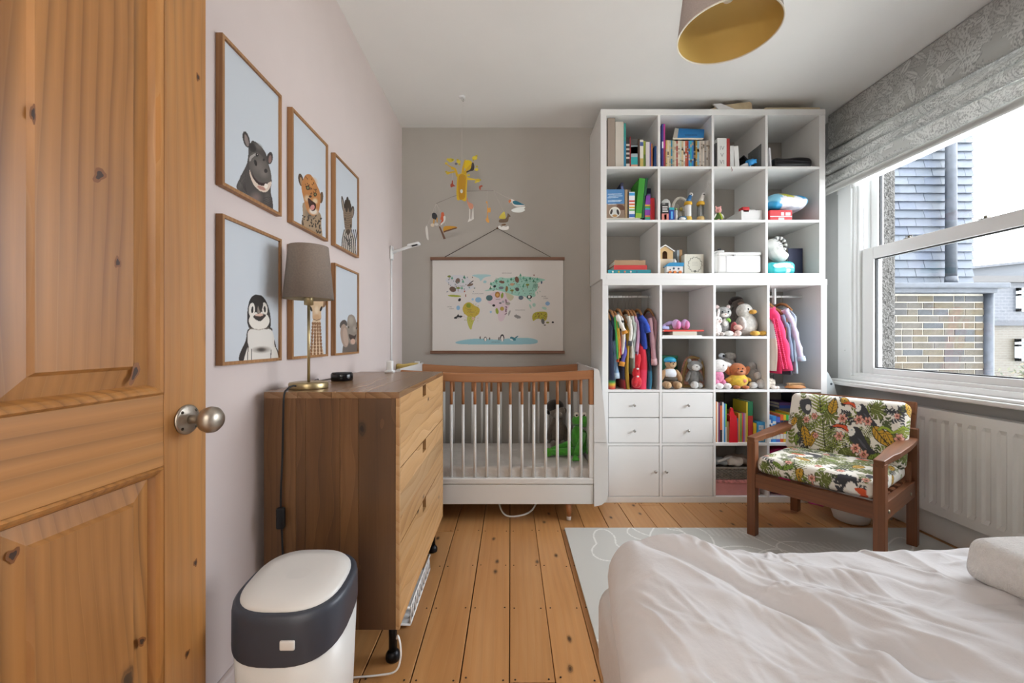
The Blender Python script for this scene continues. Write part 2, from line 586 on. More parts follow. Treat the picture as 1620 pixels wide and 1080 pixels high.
        s.put((r < rr - R * .06) & (fr2 < .05) & (np.abs(th) > .2), '#8f9a58')
    def fern_(s, cx, cy, L, W, ang, col='#77803d', n=9, sy=1.0, stem='#3c4024', cv=.35, out='#33371c'):
        u, v = s.local(cx, cy, ang, 1, sy); t = u / L
        inside = (t > 0) & (t < 1)
        w = W / 2 * np.sin(np.pi * np.clip(t, 0, 1) ** .7) ** .7
        ph = (t - np.abs(v) / W * cv * 1.6 + .15 * (np.abs(v) / W) ** 2) * n
        fr = np.abs(ph - np.round(ph))
        lim = .34 * (1 - (np.abs(v) / np.maximum(w, 1e-6)) ** 2 * .8)
        s.put(inside & (np.abs(v) < w) & (fr < lim), out)
        s.put(inside & (np.abs(v) < w * .95) & (fr < lim * .72), col)
        s.put(inside & (np.abs(v) < W * .02), stem)
    def flower_(s, cx, cy, R, col='#e2a795', n=6, sy=1.0, ph=0):
        u, v = s.local(cx, cy, 0, 1, sy)
        r = np.hypot(u, v); th = np.arctan2(v, u) + ph
        k = np.abs(np.cos(n / 2 * th))
        s.put(r < R * (.45 + .55 * k ** .6), '#5a3a34'); s.put(r < R * (.4 + .52 * k ** .6) - R * .05, col)
        s.put(r < R * .42, '#c9776a'); s.put(r < R * .26, '#4a2a2a'); s.put(r < R * .1, '#e2b060')
    def sprig_(s, cx, cy, L, ang, col='#3b3f3a', n=4, sy=1.0):
        a = math.radians(ang)
        ex, ey = cx + L * math.cos(a), cy + L * math.sin(a) * sy
        s.line([(cx, cy), (ex, ey)], L * .04, col)
        for k in range(n):
            t = (k + .5) / n
            for sg in (-1, 1):
                b = a + sg * .85
                px, py = cx + L * t * math.cos(a), cy + L * t * math.sin(a) * sy
                s.ell(px + L * .15 * math.cos(b), py + L * .15 * math.sin(b) * sy, L * .16, L * .075, col, math.degrees(b))
# ------------------------------------------------------------------ the room
XL, XR, YB, YF, ZC = -0.815, 2.32, 3.14, -0.30, 2.657
m_left = mat('paint_blush', '#d9ccc8', .85, var=.012, vscale=3, bump=.05, bscale=120)
m_back = mat('paint_taupe_grey', '#b2ada5', .85, var=.012, vscale=3, bump=.05, bscale=120)
m_right = mat('paint_grey', '#b4b6b5', .85, var=.012, vscale=3, bump=.05, bscale=120)
m_ceil = mat('paint_ceiling', '#ebeae7', .9, var=.01, vscale=2, bump=.04, bscale=90)
m_white = mat('white_gloss_paint', '#e9e9e7', .35, var=.008, vscale=8)
m_upvc = mat('white_upvc', '#eef0f0', .28)
m_black = mat('black_rubber', '#1b1c1f', .6)

T = .12
WY0, WY1, WZ0, WZ1 = .85, 2.93, .80, 2.50       # window opening
struct('wall_left', MB().box(XL - T, XL, YF - T, YB + T, -.06, ZC), m_left, 'pale blush painted wall behind the animal pictures')
struct('wall_back', MB().box(XL, XR, YB, YB + T, -.06, ZC), m_back, 'taupe grey painted wall behind the cot and shelving')
w = MB()
w.box(XR, XR + .20, YF - T, WY0, -.06, ZC)
w.box(XR, XR + .20, WY1, YB + T, -.06, ZC)
w.box(XR, XR + .20, WY0, WY1, -.06, WZ0)
w.box(XR, XR + .20, WY0, WY1, WZ1, ZC)
struct('wall_right', w, m_right, 'pale grey painted wall around the window')
w = MB()
w.box(XL, -.745, YF - T, .02, -.06, ZC)
w.box(.14, XR, YF - T, YF, -.06, ZC)
w.box(-.745, .14, YF - T, YF, 2.03, ZC)
struct('wall_front', w, m_left, 'pale wall with the doorway behind the viewer')
struct('ceiling', MB().box(XL - T, XR + T, YF - T, YB + T, ZC, ZC + .1), m_ceil, 'plain off-white ceiling')
# landing behind the doorway
w = MB()
w.box(-1.3, -1.2, -1.9, YF - T, -.06, 2.75); w.box(.6, .7, -1.9, YF - T, -.06, 2.75); w.box(-1.3, .7, -2.0, -1.9, -.06, 2.75)
w.box(-1.3, .7, -1.9, YF - T, -.16, -.06 + .05); w.box(-1.3, .7, -2.0, YF - T, 2.7, 2.8)
struct('wall_landing', w, m_ceil, 'plain walls of the landing behind the doorway')

# ------------------------------------------------------------------ floor of separate boards
struct('floor', MB().box(XL, XR, YF - T, YB, -.06, -.022), mat('subfloor_dark', '#2a1c12', .9), 'golden varnished pine floorboards with dark gaps')
FL = bpy.data.objects['floor']
m_pine = wood('pine_board', '#a26d3c', '#b98653', '#c89a69', 'y', rings=13, rough=.36, knots=.07, hue=.07, stretch=.22, wave=.22, kscale=7.5, ksel=.66, line='#96622f', dist=14, lw=.45, kplane='xy', freq=3.2)
edges = [XL, -.64, -.475, -.315, -.16, -.004, .14, .283, .42, .558]
while edges[-1] < XR - .2: edges.append(edges[-1] + .1385 + .004 * math.sin(len(edges) * 2.1))
edges.append(XR)
joints = {2: [2.34], 5: [1.31], 1: [1.8], 7: [2.9], 9: [1.1], 11: [2.7], 13: [2.2], 4: [.4], 8: [.9]}
for i in range(len(edges) - 1):
    gap = .0042 if i < 5 else .0026
    ys = [YF - T] + joints.get(i, []) + [YB]
    for a, b in zip(ys[:-1], ys[1:]):
        dz = random.uniform(-.0015, .0008)
        obj('floorboard', MB().box(edges[i] + gap / 2, edges[i + 1] - gap / 2, a + .0012, b - .0012, -.0215, dz), m_pine, FL, bevel=.0016, seg=1)
nm = MB()
for row in (.95, 1.31, 1.665, 1.97, 2.335, 2.72, 3.0):
    for i in range(len(edges) - 1):
        for k in (.018, edges[i + 1] - edges[i] - .02):
            x = edges[i] + k; y = row + random.uniform(-.008, .008) + .012
            nm.lathe([(.0035, .0005), (.003, .0016), (0, .0017)], (x, y, .0), n=6)
no = obj('nail_heads', nm, mat('old_nail', '#2a1b10', .7), FL); no['kind'] = 'stuff'

# skirting
for nme, b, lab in (
        ('baseboard_left', (XL, XL + .018, .1, YB, 0, .12), 'skirting board painted like the blush wall'),
        ('baseboard_back', (XL + .018, XR - .022, YB - .018, YB, 0, .12), 'white skirting board along the taupe back wall'),
        ('baseboard_right', (XR - .022, XR, YF, YB, 0, .13), 'white skirting board below the radiator')):
    struct(nme, MB().box(*b), m_left if nme == 'baseboard_left' else m_white, lab, bevel=.005)

# ------------------------------------------------------------------ window
win = thing('window_1', 'white double-hung sash window with view of brick and slate', 'window', (XR, 2.04, WZ0), kind='structure')
def wpart(name, boxes, m=m_upvc, bevel=.003, parent=win):
    b = MB()
    for q in boxes: b.box(*q)
    return obj(name, b, m, parent, bevel=bevel)
# inner casing with its stepped edge
wpart('casing', [(2.296, XR + .03, WY1 - .10, WY1 + .012, WZ0, 2.56)])
wpart('casing', [(2.296, XR + .03, WY0 - .012, WY0 + .10, WZ0, 2.56)])
wpart('parting_bead', [(2.312, 2.345, WY1 - .122, WY1 - .10, WZ0 + .02, 2.5)])
wpart('parting_bead', [(2.322, 2.36, WY1 - .140, WY1 - .122, WZ0 + .02, 2.5)])
wpart('parting_bead', [(2.312, 2.345, WY0 + .10, WY0 + .122, WZ0 + .02, 2.5)])
wpart('frame_head', [(2.32, 2.46, WY0, WY1, WZ1 - .06, WZ1)])
wpart('frame_foot', [(2.31, 2.47, WY0 + .09, WY1 - .1, WZ0, WZ0 + .05)])
wpart('frame_foot', [(2.296, 2.33, WY0 + .09, WY1 - .1, WZ0 - .0, WZ0 + .03)])
for ya, yb in ((WY1 - .145, WY1 - .0), (WY0, WY0 + .145)):
    wpart('frame_jamb', [(2.35, 2.47, ya, yb, WZ0, WZ1)])
# sashes: lower one inside, upper one outside
SA, SB = WY0 + .13, WY1 - .145
def sash(name, x0, x1, z0, z1, st, bt, tp):
    b = MB()
    b.box(x0, x1, SA, SA + st, z0, z1); b.box(x0, x1, SB - st, SB, z0, z1)
    b.box(x0, x1, SA + st, SB - st, z0, z0 + bt); b.box(x0, x1, SA + st, SB - st, z1 - tp, z1)
    o = obj(name, b, m_upvc, win, bevel=.004)
    g = MB()
    q = .006
    xi = (x0 + x1) / 2
    for a in ((SA + st, SA + st + q, z0 + bt, z1 - tp), (SB - st - q, SB - st, z0 + bt, z1 - tp)):
        g.box(xi - .008, xi + .008, *a)
    for a in ((z0 + bt, z0 + bt + q), (z1 - tp - q, z1 - tp)):
        g.box(xi - .008, xi + .008, SA + st + q, SB - st - q, *a)
    obj('glazing_seal', g, m_black, o)
    obj('pane', MB().box(xi - .003, xi + .003, SA + st + .001, SB - st - .001, z0 + bt + .001, z1 - tp - .001), glass('window_glass'), o)
    return o
lo = sash('lower_sash', 2.335, 2.378, .848, 1.667, .085, .04, .075)
up = sash('upper_sash', 2.392, 2.435, 1.60, 2.44, .05, .06, .05)
for yy in (2.48, 2.08):
    c = MB(); c.box(2.345, 2.37, yy - .022, yy + .022, 1.6672, 1.673)
    c.tube([(2.357, yy - .018, 1.673), (2.357, yy - .018, 1.684), (2.357, yy + .02, 1.684), (2.357, yy + .02, 1.673)], .0022, 6)
    c.lathe([(.006, 1.673), (.006, 1.682), (0, 1.683)], (2.357, yy, 0), 10)
    obj('sash_catch', c, mat('catch_bronze', '#6e6658', .35, .8), win)
for yy, zz in ((WY1 - .05, 1.0),):
    obj('screw_cap', MB().lathe([(.008, 2.2955), (.007, 2.2935), (0, 2.293)], (0, yy, zz), 12, 'x'), m_upvc, win)
wpart('window_sill', [(2.215, XR + .01, WY0 - .05, WY1 + .03, .762, .785), (2.235, XR + .01, WY0 - .03, WY1 + .01, .785, .80)], m_white, .006)
# outside reveal
wpart('outer_sill', [(2.47, 2.58, WY0 - .02, WY1 - .02, WZ0 - .04, WZ0 + .01)], mat('stone_sill', '#b9b6ae', .9), .004)
#wpart('outer_reveal', [(2.47, 2.64, WY1 - .075, WY1 - .0, WZ0 + .01, WZ1)], m_upvc, .004)

# ------------------------------------------------------------------ outside
t = NT('pebbledash'); vec = t.coord()
vo = t.new('ShaderNodeTexVoronoi'); vo.inputs['Scale'].default_value = 95; t.link(vec, vo.inputs['Vector'])
sp = t.new('ShaderNodeSeparateColor'); t.link(vo.outputs['Color'], sp.inputs[0])
t.base(t.ramp(sp.outputs[0], [(0, '#201d1b'), (.35, '#393632'), (.7, '#494744'), (1, '#555350')])); t.bump(vo.outputs['Distance'], .9, .01)
t.b.inputs['Roughness'].default_value = .95
m_pebble = t.m
pier = obj('rendered_pier', MB().box(2.525, 2.853, 3.10, 3.55, -3, 6.2), m_pebble, bevel=.02)
tag(pier, 'grey pebbledash wall pier just outside the window', 'pier')

w = MB(); w.box(-3, 2.52, -7, 3.55, 2.80, 6.2); w.box(-3, 2.52, -7, 3.55, -3, -.2)  # unseen house bulk, upper storey added to cut sky light on the neighbour's brick
struct('wall_house', w, mat('house_render', '#8f8a84', .9), 'unseen outer walls of the house above and below the room')
# neighbour's extension: brick wall, lead gutter, tile-hung upper storey
ext = thing('neighbour_extension', 'neighbouring extension with stock brick wall and slate-hung upper storey', 'building', (4.5, 4.6, -3))
BX0, BX1 = 3.9, 5.2
YBK = 4.6
obj('mortar_wall', MB().box(BX0, BX1, YBK + .003, YBK + .3, -3, 1.57), mat('lime_mortar', '#989388', .95, var=.06, vscale=20, bump=.4, bscale=60, bdist=.004), ext)
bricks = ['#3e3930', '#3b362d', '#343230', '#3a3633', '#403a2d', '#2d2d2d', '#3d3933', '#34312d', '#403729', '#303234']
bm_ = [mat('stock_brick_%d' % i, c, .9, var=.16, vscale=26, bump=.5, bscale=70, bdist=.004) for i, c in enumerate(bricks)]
protos = {}
rb = random.Random(3)
nrow = 13
for r in range(nrow):
    z = 1.555 - (r + 1) * .0735
    x = BX1 - (0 if r % 2 else .0)
    first = True
    while x > BX0 + .05:
        wd = rb.choice([.215, .215, .1025, .16]) if not (first and r % 2) else .1025
        first = False
        wd = min(wd, x - BX0)
        if wd < .05: break
        key = round(wd, 3)
        if key not in protos:
            protos[key] = {}
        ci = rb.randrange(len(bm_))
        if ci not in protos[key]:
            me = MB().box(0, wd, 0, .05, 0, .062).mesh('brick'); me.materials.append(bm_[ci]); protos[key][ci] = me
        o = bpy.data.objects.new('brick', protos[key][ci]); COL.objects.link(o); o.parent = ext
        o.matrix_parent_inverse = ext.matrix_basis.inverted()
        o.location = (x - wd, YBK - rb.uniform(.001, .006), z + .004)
        x -= wd + .012
m_lead = mat('lead_grey', '#333840', .6, var=.2, vscale=20, bump=.3, bscale=60)
g = MB(); g.box(BX0, BX1 + .04, YBK - .10, YBK + .02, 1.572, 1.655); g.box(BX0, BX1 + .13, YBK - .14, YBK - .02, 1.62, 1.68); g.box(BX0, BX1 + .02, YBK - .02, YBK + .35, 1.57, 1.60)
obj('gutter', g, m_lead, ext, bevel=.012)
obj('ledge', MB().box(BX0, BX1 + .1, YBK - .02, YBK + .32, 1.655, 1.69), mat('ledge_pale', '#72777c', .8), ext)
obj('downpipe', MB().tube([(5.235, 4.60, 1.62), (5.235, 4.60, -2.9)], .05, 14), m_lead, ext)
pu = MB(); pu.tube([(4.96, 4.72, 4.2), (4.96, 4.72, 1.72)], .05, 14); pu.lathe([(.056, 1.70), (.056, 1.78)], (4.96, 4.72, 0), 14)
obj('downpipe', pu, m_lead, ext)
obj('pipe_bracket', MB().box(4.82, 5.02, 4.75, 4.80, 2.22, 2.235), m_lead, ext)
obj('upper_wall', MB().box(BX0, 5.28, 4.885, 6.5, 1.6, 4.4), mat('slate_batten', '#4c5561', .9), ext)
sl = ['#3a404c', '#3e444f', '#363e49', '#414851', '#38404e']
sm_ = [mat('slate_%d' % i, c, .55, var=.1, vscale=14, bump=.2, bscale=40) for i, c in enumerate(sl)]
smesh = {}
for r in range(24):
    z = 1.70 + r * .0965
    x = 5.345
    if r % 2: x -= .0
    k = 0
    while x > 3.95:
        wd = .19 if not (k == 0 and r % 2) else .10
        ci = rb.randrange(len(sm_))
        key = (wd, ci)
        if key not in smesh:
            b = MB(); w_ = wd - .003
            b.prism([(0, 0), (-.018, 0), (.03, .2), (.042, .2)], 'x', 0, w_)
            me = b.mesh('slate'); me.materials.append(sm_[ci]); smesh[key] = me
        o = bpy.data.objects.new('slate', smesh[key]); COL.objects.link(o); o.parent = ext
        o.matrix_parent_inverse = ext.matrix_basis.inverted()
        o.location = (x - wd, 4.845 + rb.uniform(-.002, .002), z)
        x -= wd; k += 1
# far terrace
far = thing('terrace_house', 'distant house with slate mansard, brick wall and white windows', 'building', (16, 13, -3))
t = NT('far_slate'); vec = t.coord((1, 1, 1))
bk = t.new('ShaderNodeTexBrick'); bk.inputs['Scale'].default_value = 1; bk.inputs['Brick Width'].default_value = .2; bk.inputs['Row Height'].default_value = .1
bk.inputs['Mortar Size'].default_value = .012
bk.inputs['Color1'].default_value = (*lin('#2d3038'), 1); bk.inputs['Color2'].default_value = (*lin('#2a2d34'), 1); bk.inputs['Mortar'].default_value = (*lin('#3c3f44'), 1)
mp = t.new('ShaderNodeMapping'); mp.inputs['Rotation'].default_value = (math.pi / 2, 0, 0); t.link(vec, mp.inputs['Vector'])
t.link(mp.outputs[0], bk.inputs['Vector']); t.base(bk.outputs['Color']); m_fs = t.m
t = NT('far_brick'); vec = t.coord((1, 1, 1))
bk = t.new('ShaderNodeTexBrick'); bk.inputs['Scale'].default_value = 1; bk.inputs['Brick Width'].default_value = .225; bk.inputs['Row Height'].default_value = .075
bk.inputs['Mortar Size'].default_value = .01
bk.inputs['Color1'].default_value = (*lin('#383125'), 1); bk.inputs['Color2'].default_value = (*lin('#3e372b'), 1); bk.inputs['Mortar'].default_value = (*lin('#444139'), 1)
mp = t.new('ShaderNodeMapping'); mp.inputs['Rotation'].default_value = (math.pi / 2, 0, 0); t.link(vec, mp.inputs['Vector'])
t.link(mp.outputs[0], bk.inputs['Vector']); t.base(bk.outputs['Color']); m_fb = t.m
obj('brick_wall', MB().box(12.5, 22, 13, 18, -3, 1.55), m_fb, far)
obj('slate_wall', MB().box(12.5, 22, 12.96, 18, 1.62, 2.83), m_fs, far)
obj('eaves', MB().box(12.5, 22.1, 12.85, 18.1, 1.50, 1.62), mat('eaves_dark', '#37393e', .8), far)
obj('parapet', MB().box(12.5, 22.1, 12.8, 18.1, 2.83, 3.02), mat('parapet_pale', '#3e3d3d', .8), far)
rf = MB(); rf.prism([(14.6, 3.02), (14.6, 3.35), (18.5, 3.75), (18.5, 3.02)], 'y', 13.6, 16.5)
obj('roof_dormer', rf, mat('far_zinc', '#404449', .6), far)
obj('dormer_edge', MB().prism([(14.4, 3.30), (14.4, 3.38), (18.7, 3.82), (18.7, 3.74)], 'y', 13.4, 16.6), mat('far_fascia', '#3c3f44', .7), far)
for zc, hh in ((2.3, .72), (.75, .68)):
    f = MB(); a0, a1 = 15.62, 16.55
    f.box(a0, a1, 12.88, 12.99, zc - hh / 2, zc - hh / 2 + .09); f.box(a0, a1, 12.88, 12.99, zc + hh / 2 - .09, zc + hh / 2)
    f.box(a0, a0 + .09, 12.88, 12.99, zc - hh / 2, zc + hh / 2); f.box(a1 - .09, a1, 12.88, 12.99, zc - hh / 2, zc + hh / 2)
    f.box(a0, a1, 12.88, 12.99, zc + hh * .16, zc + hh * .16 + .06)
    wo = obj('window', f, mat('far_white', '#9a9c9e', .5), far)
    obj('pane', MB().box(a0 + .05, a1 - .05, 12.93, 12.95, zc - hh / 2 + .05, zc + hh / 2 - .05), mat('far_pane', '#3f484f', .1), wo)
# garden shrub
def shrub(name, label, c, r, n, cols, seed):
    rg = random.Random(seed)
    root = thing(name, label, 'shrub', (c[0], c[1], -3))
    b = MB()
    for k in range(5):
        a = rg.uniform(0, 6.28)
        b.tube([(c[0], c[1], -3), (c[0] + math.cos(a) * r[0] * .3, c[1] + math.sin(a) * r[1] * .3, c[2] - r[2] * .4), (c[0] + math.cos(a) * r[0] * .7, c[1] + math.sin(a) * r[1] * .7, c[2] + r[2] * .3)], [.06, .04, .012], 6)
    obj('stem', b, mat('bark', '#6a5c4a', .9), root)
    lf = MB(); cc = []
    for k in range(n):
        d = Vector((rg.gauss(0, 1), rg.gauss(0, 1), rg.gauss(0, 1))).normalized() * rg.uniform(.55, 1)
        p = Vector((c[0] + d.x * r[0], c[1] + d.y * r[1], c[2] + d.z * r[2] * (1 + .25 * math.sin(d.x * 9))))
        u = Vector((rg.gauss(0, 1), rg.gauss(0, 1), rg.gauss(0, 1))).normalized() * .07
        v = u.cross(Vector((rg.gauss(0, 1), rg.gauss(0, 1), 1))).normalized() * .03
        lf.add([p - u, p + v, p + u, p - v], [(0, 1, 2, 3)])
        cc += [srgb(rg.choice(cols))] * 4
    me = lf.mesh('foliage'); set_col(me, np.array(cc))
    o = obj('foliage', me, vcol('foliage', .7), root); o['kind'] = 'stuff'
shrub('garden_shrub', 'leafy green shrub in the garden below the far house', (13.2, 10.6, -1.4), (2.6, 1.6, 1.75), 5200, ['#323924', '#3e432f', '#484836', '#2a3220', '#4d4735'], 4)
struct('ground_garden', MB().box(2.7, 40, -14, 40, -3.1, -3.0), mat('pale_paving', '#cfcec8', .95, var=.05, vscale=2), 'garden ground far below the window')

# ------------------------------------------------------------------ door
da = math.radians(3.6)
door = thing('door_1', 'stripped pine panelled door standing open', 'door', (-.676, .93, .006), -(math.pi / 2 + da), kind='structure')
pw = ('#8a5c2d', '#a9753f', '#bb8b56')
m_dv = wood('door_pine_upright', *pw, axis='z', rings=19, rough=.4, knots=.06, hue=.04, stretch=.3, wave=.25, kscale=4.2, line='#6a4119', dist=17, lw=.72, kplane='xz', freq=3.2)
m_dh = wood('door_pine_rail', *pw, axis='x', rings=15, rough=.4, hue=.04, stretch=.25, wave=.3, line='#6a4119', dist=7, lw=.75, freq=3)
def dp(name, b, m, bv=.002): return obj(name, b, m, door, local=True, bevel=bv)
DT = -.036
DW, DH = .84, 1.98
dp('stile', MB().box(0, .105, DT, 0, 0, DH), m_dv)
dp('stile', MB().box(DW - .105, DW, DT, 0, 0, DH), m_dv)
dp('muntin', MB().box(.372, .468, DT, 0, .2, .815), m_dv)
dp('muntin', MB().box(.372, .468, DT, 0, .957, 1.865), m_dv)
dp('lock_rail', MB().box(.105, DW - .105, DT, 0, .815, .957), m_dh)
dp('bottom_rail', MB().box(.105, DW - .105, DT, 0, 0, .2), m_dh)
dp('top_rail', MB().box(.105, DW - .105, DT, 0, 1.865, DH), m_dh)
for u0, u1 in ((.105, .372), (.468, DW - .105)):
    for z0, z1 in ((.2, .815), (.957, 1.865)):
        b = MB()
        def ring(i, w): return [(u0 + i, w, z0 + i), (u1 - i, w, z0 + i), (u1 - i, w, z1 - i), (u0 + i, w, z1 - i)]
        rr = ring(.0, -.022) + ring(.016, -.016) + ring(.052, -.011) + ring(.058, -.005)
        fs = []
        for k in range(3):
            for j in range(4): fs.append((k * 4 + j, k * 4 + (j + 1) % 4, k * 4 + 4 + (j + 1) % 4, k * 4 + 4 + j))
        fs.append((12, 13, 14, 15))
        fs = [tuple(reversed(f)) for f in fs]
        bb = ring(0, DT + .004)
        rr += bb; fs.append((16, 17, 18, 19))
        for j in range(4): fs.append((16 + j, 16 + (j + 1) % 4, (j + 1) % 4, j))
        b.add(rr, fs)
        pn = dp('panel', b, m_dv, 0)
        mo = MB()
        w_ = .02
        prof = [(0, -.001), (.004, .003), (.009, .0005), (.014, -.004), (.02, -.016), (0, -.02)]
        # moulding strips, mitred
        for side in range(4):
            vs = []
            for e in (0, 1):
                for (i, w) in prof:
                    uu = [(u0 + i, z0 + i), (u1 - i, z0 + i), (u1 - i, z1 - i), (u0 + i, z1 - i)]
                    q = uu[(side + e) % 4]; vs.append((q[0], w, q[1]))
            n = len(prof)
            mo.add(vs, [(k, (k + 1) % n, n + (k + 1) % n, n + k) for k in range(n)])
        obj('moulding', mo, m_dv, pn, local=True)
m_nick = mat('antique_nickel', '#a89f93', .38, .9, var=.08, vscale=40)
kb = MB(); kb.lathe([(.031, .0005), (.031, .003), (.028, .0055), (.024, .006), (.017, .009), (.011, .010)], (.052, 0, .897), 32, 'y')
rose = dp('knob_rose', kb, m_nick, 0)
sc_ = MB()
for k in range(4):
    a = math.pi / 4 + k * math.pi / 2
    sc_.lathe([(.0032, .0055), (.003, .0072), (0, .0075)], (.052 + .024 * math.cos(a), 0, .897 + .024 * math.sin(a)), 8, 'y')
obj('screw', sc_, mat('screw_dark', '#5a534a', .4, .9), rose, local=True)
kb = MB(); kb.lathe([(.010, .008), (.0085, .02), (.0095, .030), (.016, .034), (.024, .042), (.0275, .052), (.026, .062), (.019, .070), (.009, .0735), (0, .074)], (.052, 0, .897), 32, 'y')
dp('knob', kb, m_nick, 0)
kb = MB(); kb.lathe([(.004, .0002), (.0038, .0012), (0, .0013)], (.385, 0, 1.132), 12, 'y')
dp('screw', kb, mat('brass_screw', '#cdbf95', .35, .7), 0)

# knots in the door timber
m_k1 = mat('knot_heart', '#3a2210', .5); m_k2 = mat('knot_ring', '#7a4a20', .45)
Mi = door.matrix_basis.inverted()
for kx, ky, rw, rh, w_, ang in ((157, 277, .0085, .015, -.005, .5), (186, 415, .006, .010, -.005, 0), (52, 180, .004, .014, -.005, 0), (313, 122, .005, .0085, 0, 0), (20, 878, .008, .010, -.012, .3), (224, 1014, .007, .010, -.005, -.4), (309, 890, .0055, .008, 0, 0), (296, 1034, .006, .008, 0, .4), (213, 590, .007, .022, -.005, .35)):
    o_ = Mi @ Vector((0, 0, CH)); d_ = (Mi.to_3x3() @ Vector(((kx - CX) / F, 1, (CY - ky) / F)))
    q_ = o_ + d_ * ((w_ - o_.y) / d_.y)
    for mm, f_, dw in ((m_k2, 1.0, .0003), (m_k1, .55, .0006)):
        b = MB(); n = 18; vs = []
        for i in range(n):
            a = 2 * math.pi * i / n; rr = 1 + .18 * math.sin(3 * a + kx) + .1 * math.sin(5 * a + ky)
            u, v = rw * f_ * rr * math.cos(a), rh * f_ * rr * math.sin(a)
            vs.append((q_.x + u * math.cos(ang) - v * math.sin(ang), w_ + dw, q_.z + u * math.sin(ang) + v * math.cos(ang)))
        b.add(vs, [tuple(range(n))]); obj('knot', b, mm, door, local=True)

# ------------------------------------------------------------------ radiator
rad = thing('panel_radiator', 'white panel radiator with vertical flutes below the window', 'radiator', (2.25, 1.4, .13))
RY0, RY1, RZ0, RZ1 = .55, 2.46, .155, .70
prof = []
y = RY0 + .03
pts = [(RY0, 0), (RY0 + .028, 0)]
pitch = .062
yy = RY0 + .03
while yy + pitch < RY1 - .02:
    pts += [(yy, 0), (yy + .010, -.012), (yy + .030, -.012), (yy + .040, 0)]
    yy += pitch
pts += [(RY1, 0)]
zs = [(RZ0, 0), (RZ0 + .045, 0), (RZ0 + .065, 1), (RZ1 - .065, 1), (RZ1 - .045, 0), (RZ1, 0)]
P = np.zeros((len(zs), len(pts), 3))
for j, (z, k) in enumerate(zs):
    for i, (yv, o_) in enumerate(pts): P[j, i] = (2.228 - o_ * k * -1 if False else 2.228 + (-o_ - 0) * k * .8, yv, z)
m_rad = mat('radiator_enamel', '#e4e4e0', .35)
o = obj('front_panel', grid_mesh('front_panel', P, smooth=False), m_rad, rad, bevel=.003)
bk_ = MB(); bk_.box(2.239, 2.243, RY0 + .002, RY1 - .002, RZ0 + .003, RZ1 - .003); obj('rear_panel', bk_, m_rad, rad)
tp = MB(); tp.box(2.229, 2.292, RY0, RY1, RZ1 - .004, RZ1 + .002); obj('top_grille', tp, m_rad, rad, bevel=.002)
sd = MB(); sd.box(2.229, 2.29, RY1 - .006, RY1 + .001, RZ0 + .02, RZ1); obj('side_cover', sd, m_rad, rad, bevel=.002)
br = MB(); br.box(2.28, 2.293, .9, .94, .25, .6); br.box(2.28, 2.293, 2.2, 2.24, .25, .6); obj('wall_bracket', br, m_rad, rad)
pp = MB(); pp.tube([(2.26, RY1 + .03, .0), (2.26, RY1 + .03, .19), (2.26, RY1, .19)], .0075, 10); obj('pipe', pp, m_rad, rad)
# ------------------------------------------------------------------ shelving
m_lam = mat('white_laminate', '#e6e6e4', .4, var=.006, vscale=6)
SY0, SY1 = 2.75, 3.135
OT, IT = .039, .016
def unit(name, label, x0, z0, nrow, skip=(), y0=SY0):
    W = 1.474; Hh = 2 * OT + nrow * .335 + (nrow - 1) * IT
    root = thing(name, label, 'shelving unit', ((x0 + x0 + W) / 2, (y0 + SY1) / 2, z0))
    x1, z1 = x0 + W, z0 + Hh
    obj('side_panel', MB().box(x0, x0 + OT, y0, SY1, z0, z1 - OT), m_lam, root, bevel=.0015)
    obj('side_panel', MB().box(x1 - OT, x1, y0, SY1, z0, z1 - OT), m_lam, root, bevel=.0015)
    obj('top_panel', MB().box(x0, x1, y0 - .002, SY1, z1 - OT, z1), m_lam, root, bevel=.0015)
    obj('bottom_panel', MB().box(x0 + OT, x1 - OT, y0, SY1, z0, z0 + OT), m_lam, root, bevel=.0015)
    cw = (W - 2 * OT - 3 * IT) / 4
    cells = {}
    for c in range(4):
        cx = x0 + OT + c * (cw + IT)
        if c: obj('divider', MB().box(cx - IT, cx, y0 + .001, SY1, z0 + OT, z1 - OT), m_lam, root, bevel=.001)
        for r in range(nrow):
            cz1 = z1 - OT - r * (.335 + IT); cz0 = cz1 - .335
            cells[(r, c)] = (cx, cx + cw, cz0, cz1)
            if r < nrow - 1 and (r, c) not in skip:
                obj('shelf', MB().box(cx, cx + cw, y0 + .001, SY1, cz0 - IT, cz0), m_lam, root, bevel=.001)
    return root, cells
LOW, CL = unit('cube_shelving', 'lower white cube shelving unit with drawers, doors and hanging clothes', .601, 0, 4, skip=((0, 0), (0, 3)))
UPP, CU = unit('cube_shelving', 'upper white cube shelving unit stacked on the lower one, full of books', .590, CL[(0, 0)][3] + OT, 3)
m_knob = mat('brushed_steel', '#b9b7b2', .3, .9)
def front(name, x0, x1, z0, z1, kx, kz):
    d = obj(name, MB().box(x0 + .003, x1 - .003, SY0 + .002, SY0 + .02, z0 + .003, z1 - .003), m_lam, LOW, bevel=.0015)
    obj('knob', MB().lathe([(.004, SY0 + .003), (.004, SY0 - .008), (.009, SY0 - .012), (.0095, SY0 - .018), (.006, SY0 - .021), (0, SY0 - .0215)], (kx, 0, kz), 14, 'y'), m_knob, d)
    return d
for c in (0, 1):
    x0, x1, z0, z1 = CL[(2, c)]
    obj('insert_carcass', MB().box(x0 + .001, x1 - .001, SY0 + .022, SY1 - .02, z0, z1), m_lam, LOW)
    zm = (z0 + z1) / 2
    front('drawer', x0, x1, zm, z1, (x0 + x1) / 2, (zm + z1) / 2)
    front('drawer', x0, x1, z0, zm, (x0 + x1) / 2, (zm + z0) / 2)
    x0, x1, z0, z1 = CL[(3, c)]
    front('cabinet_door', x0, x1, z0, z1, x1 - .03 if c == 0 else x0 + .025, (z0 + z1) / 2 + .0)
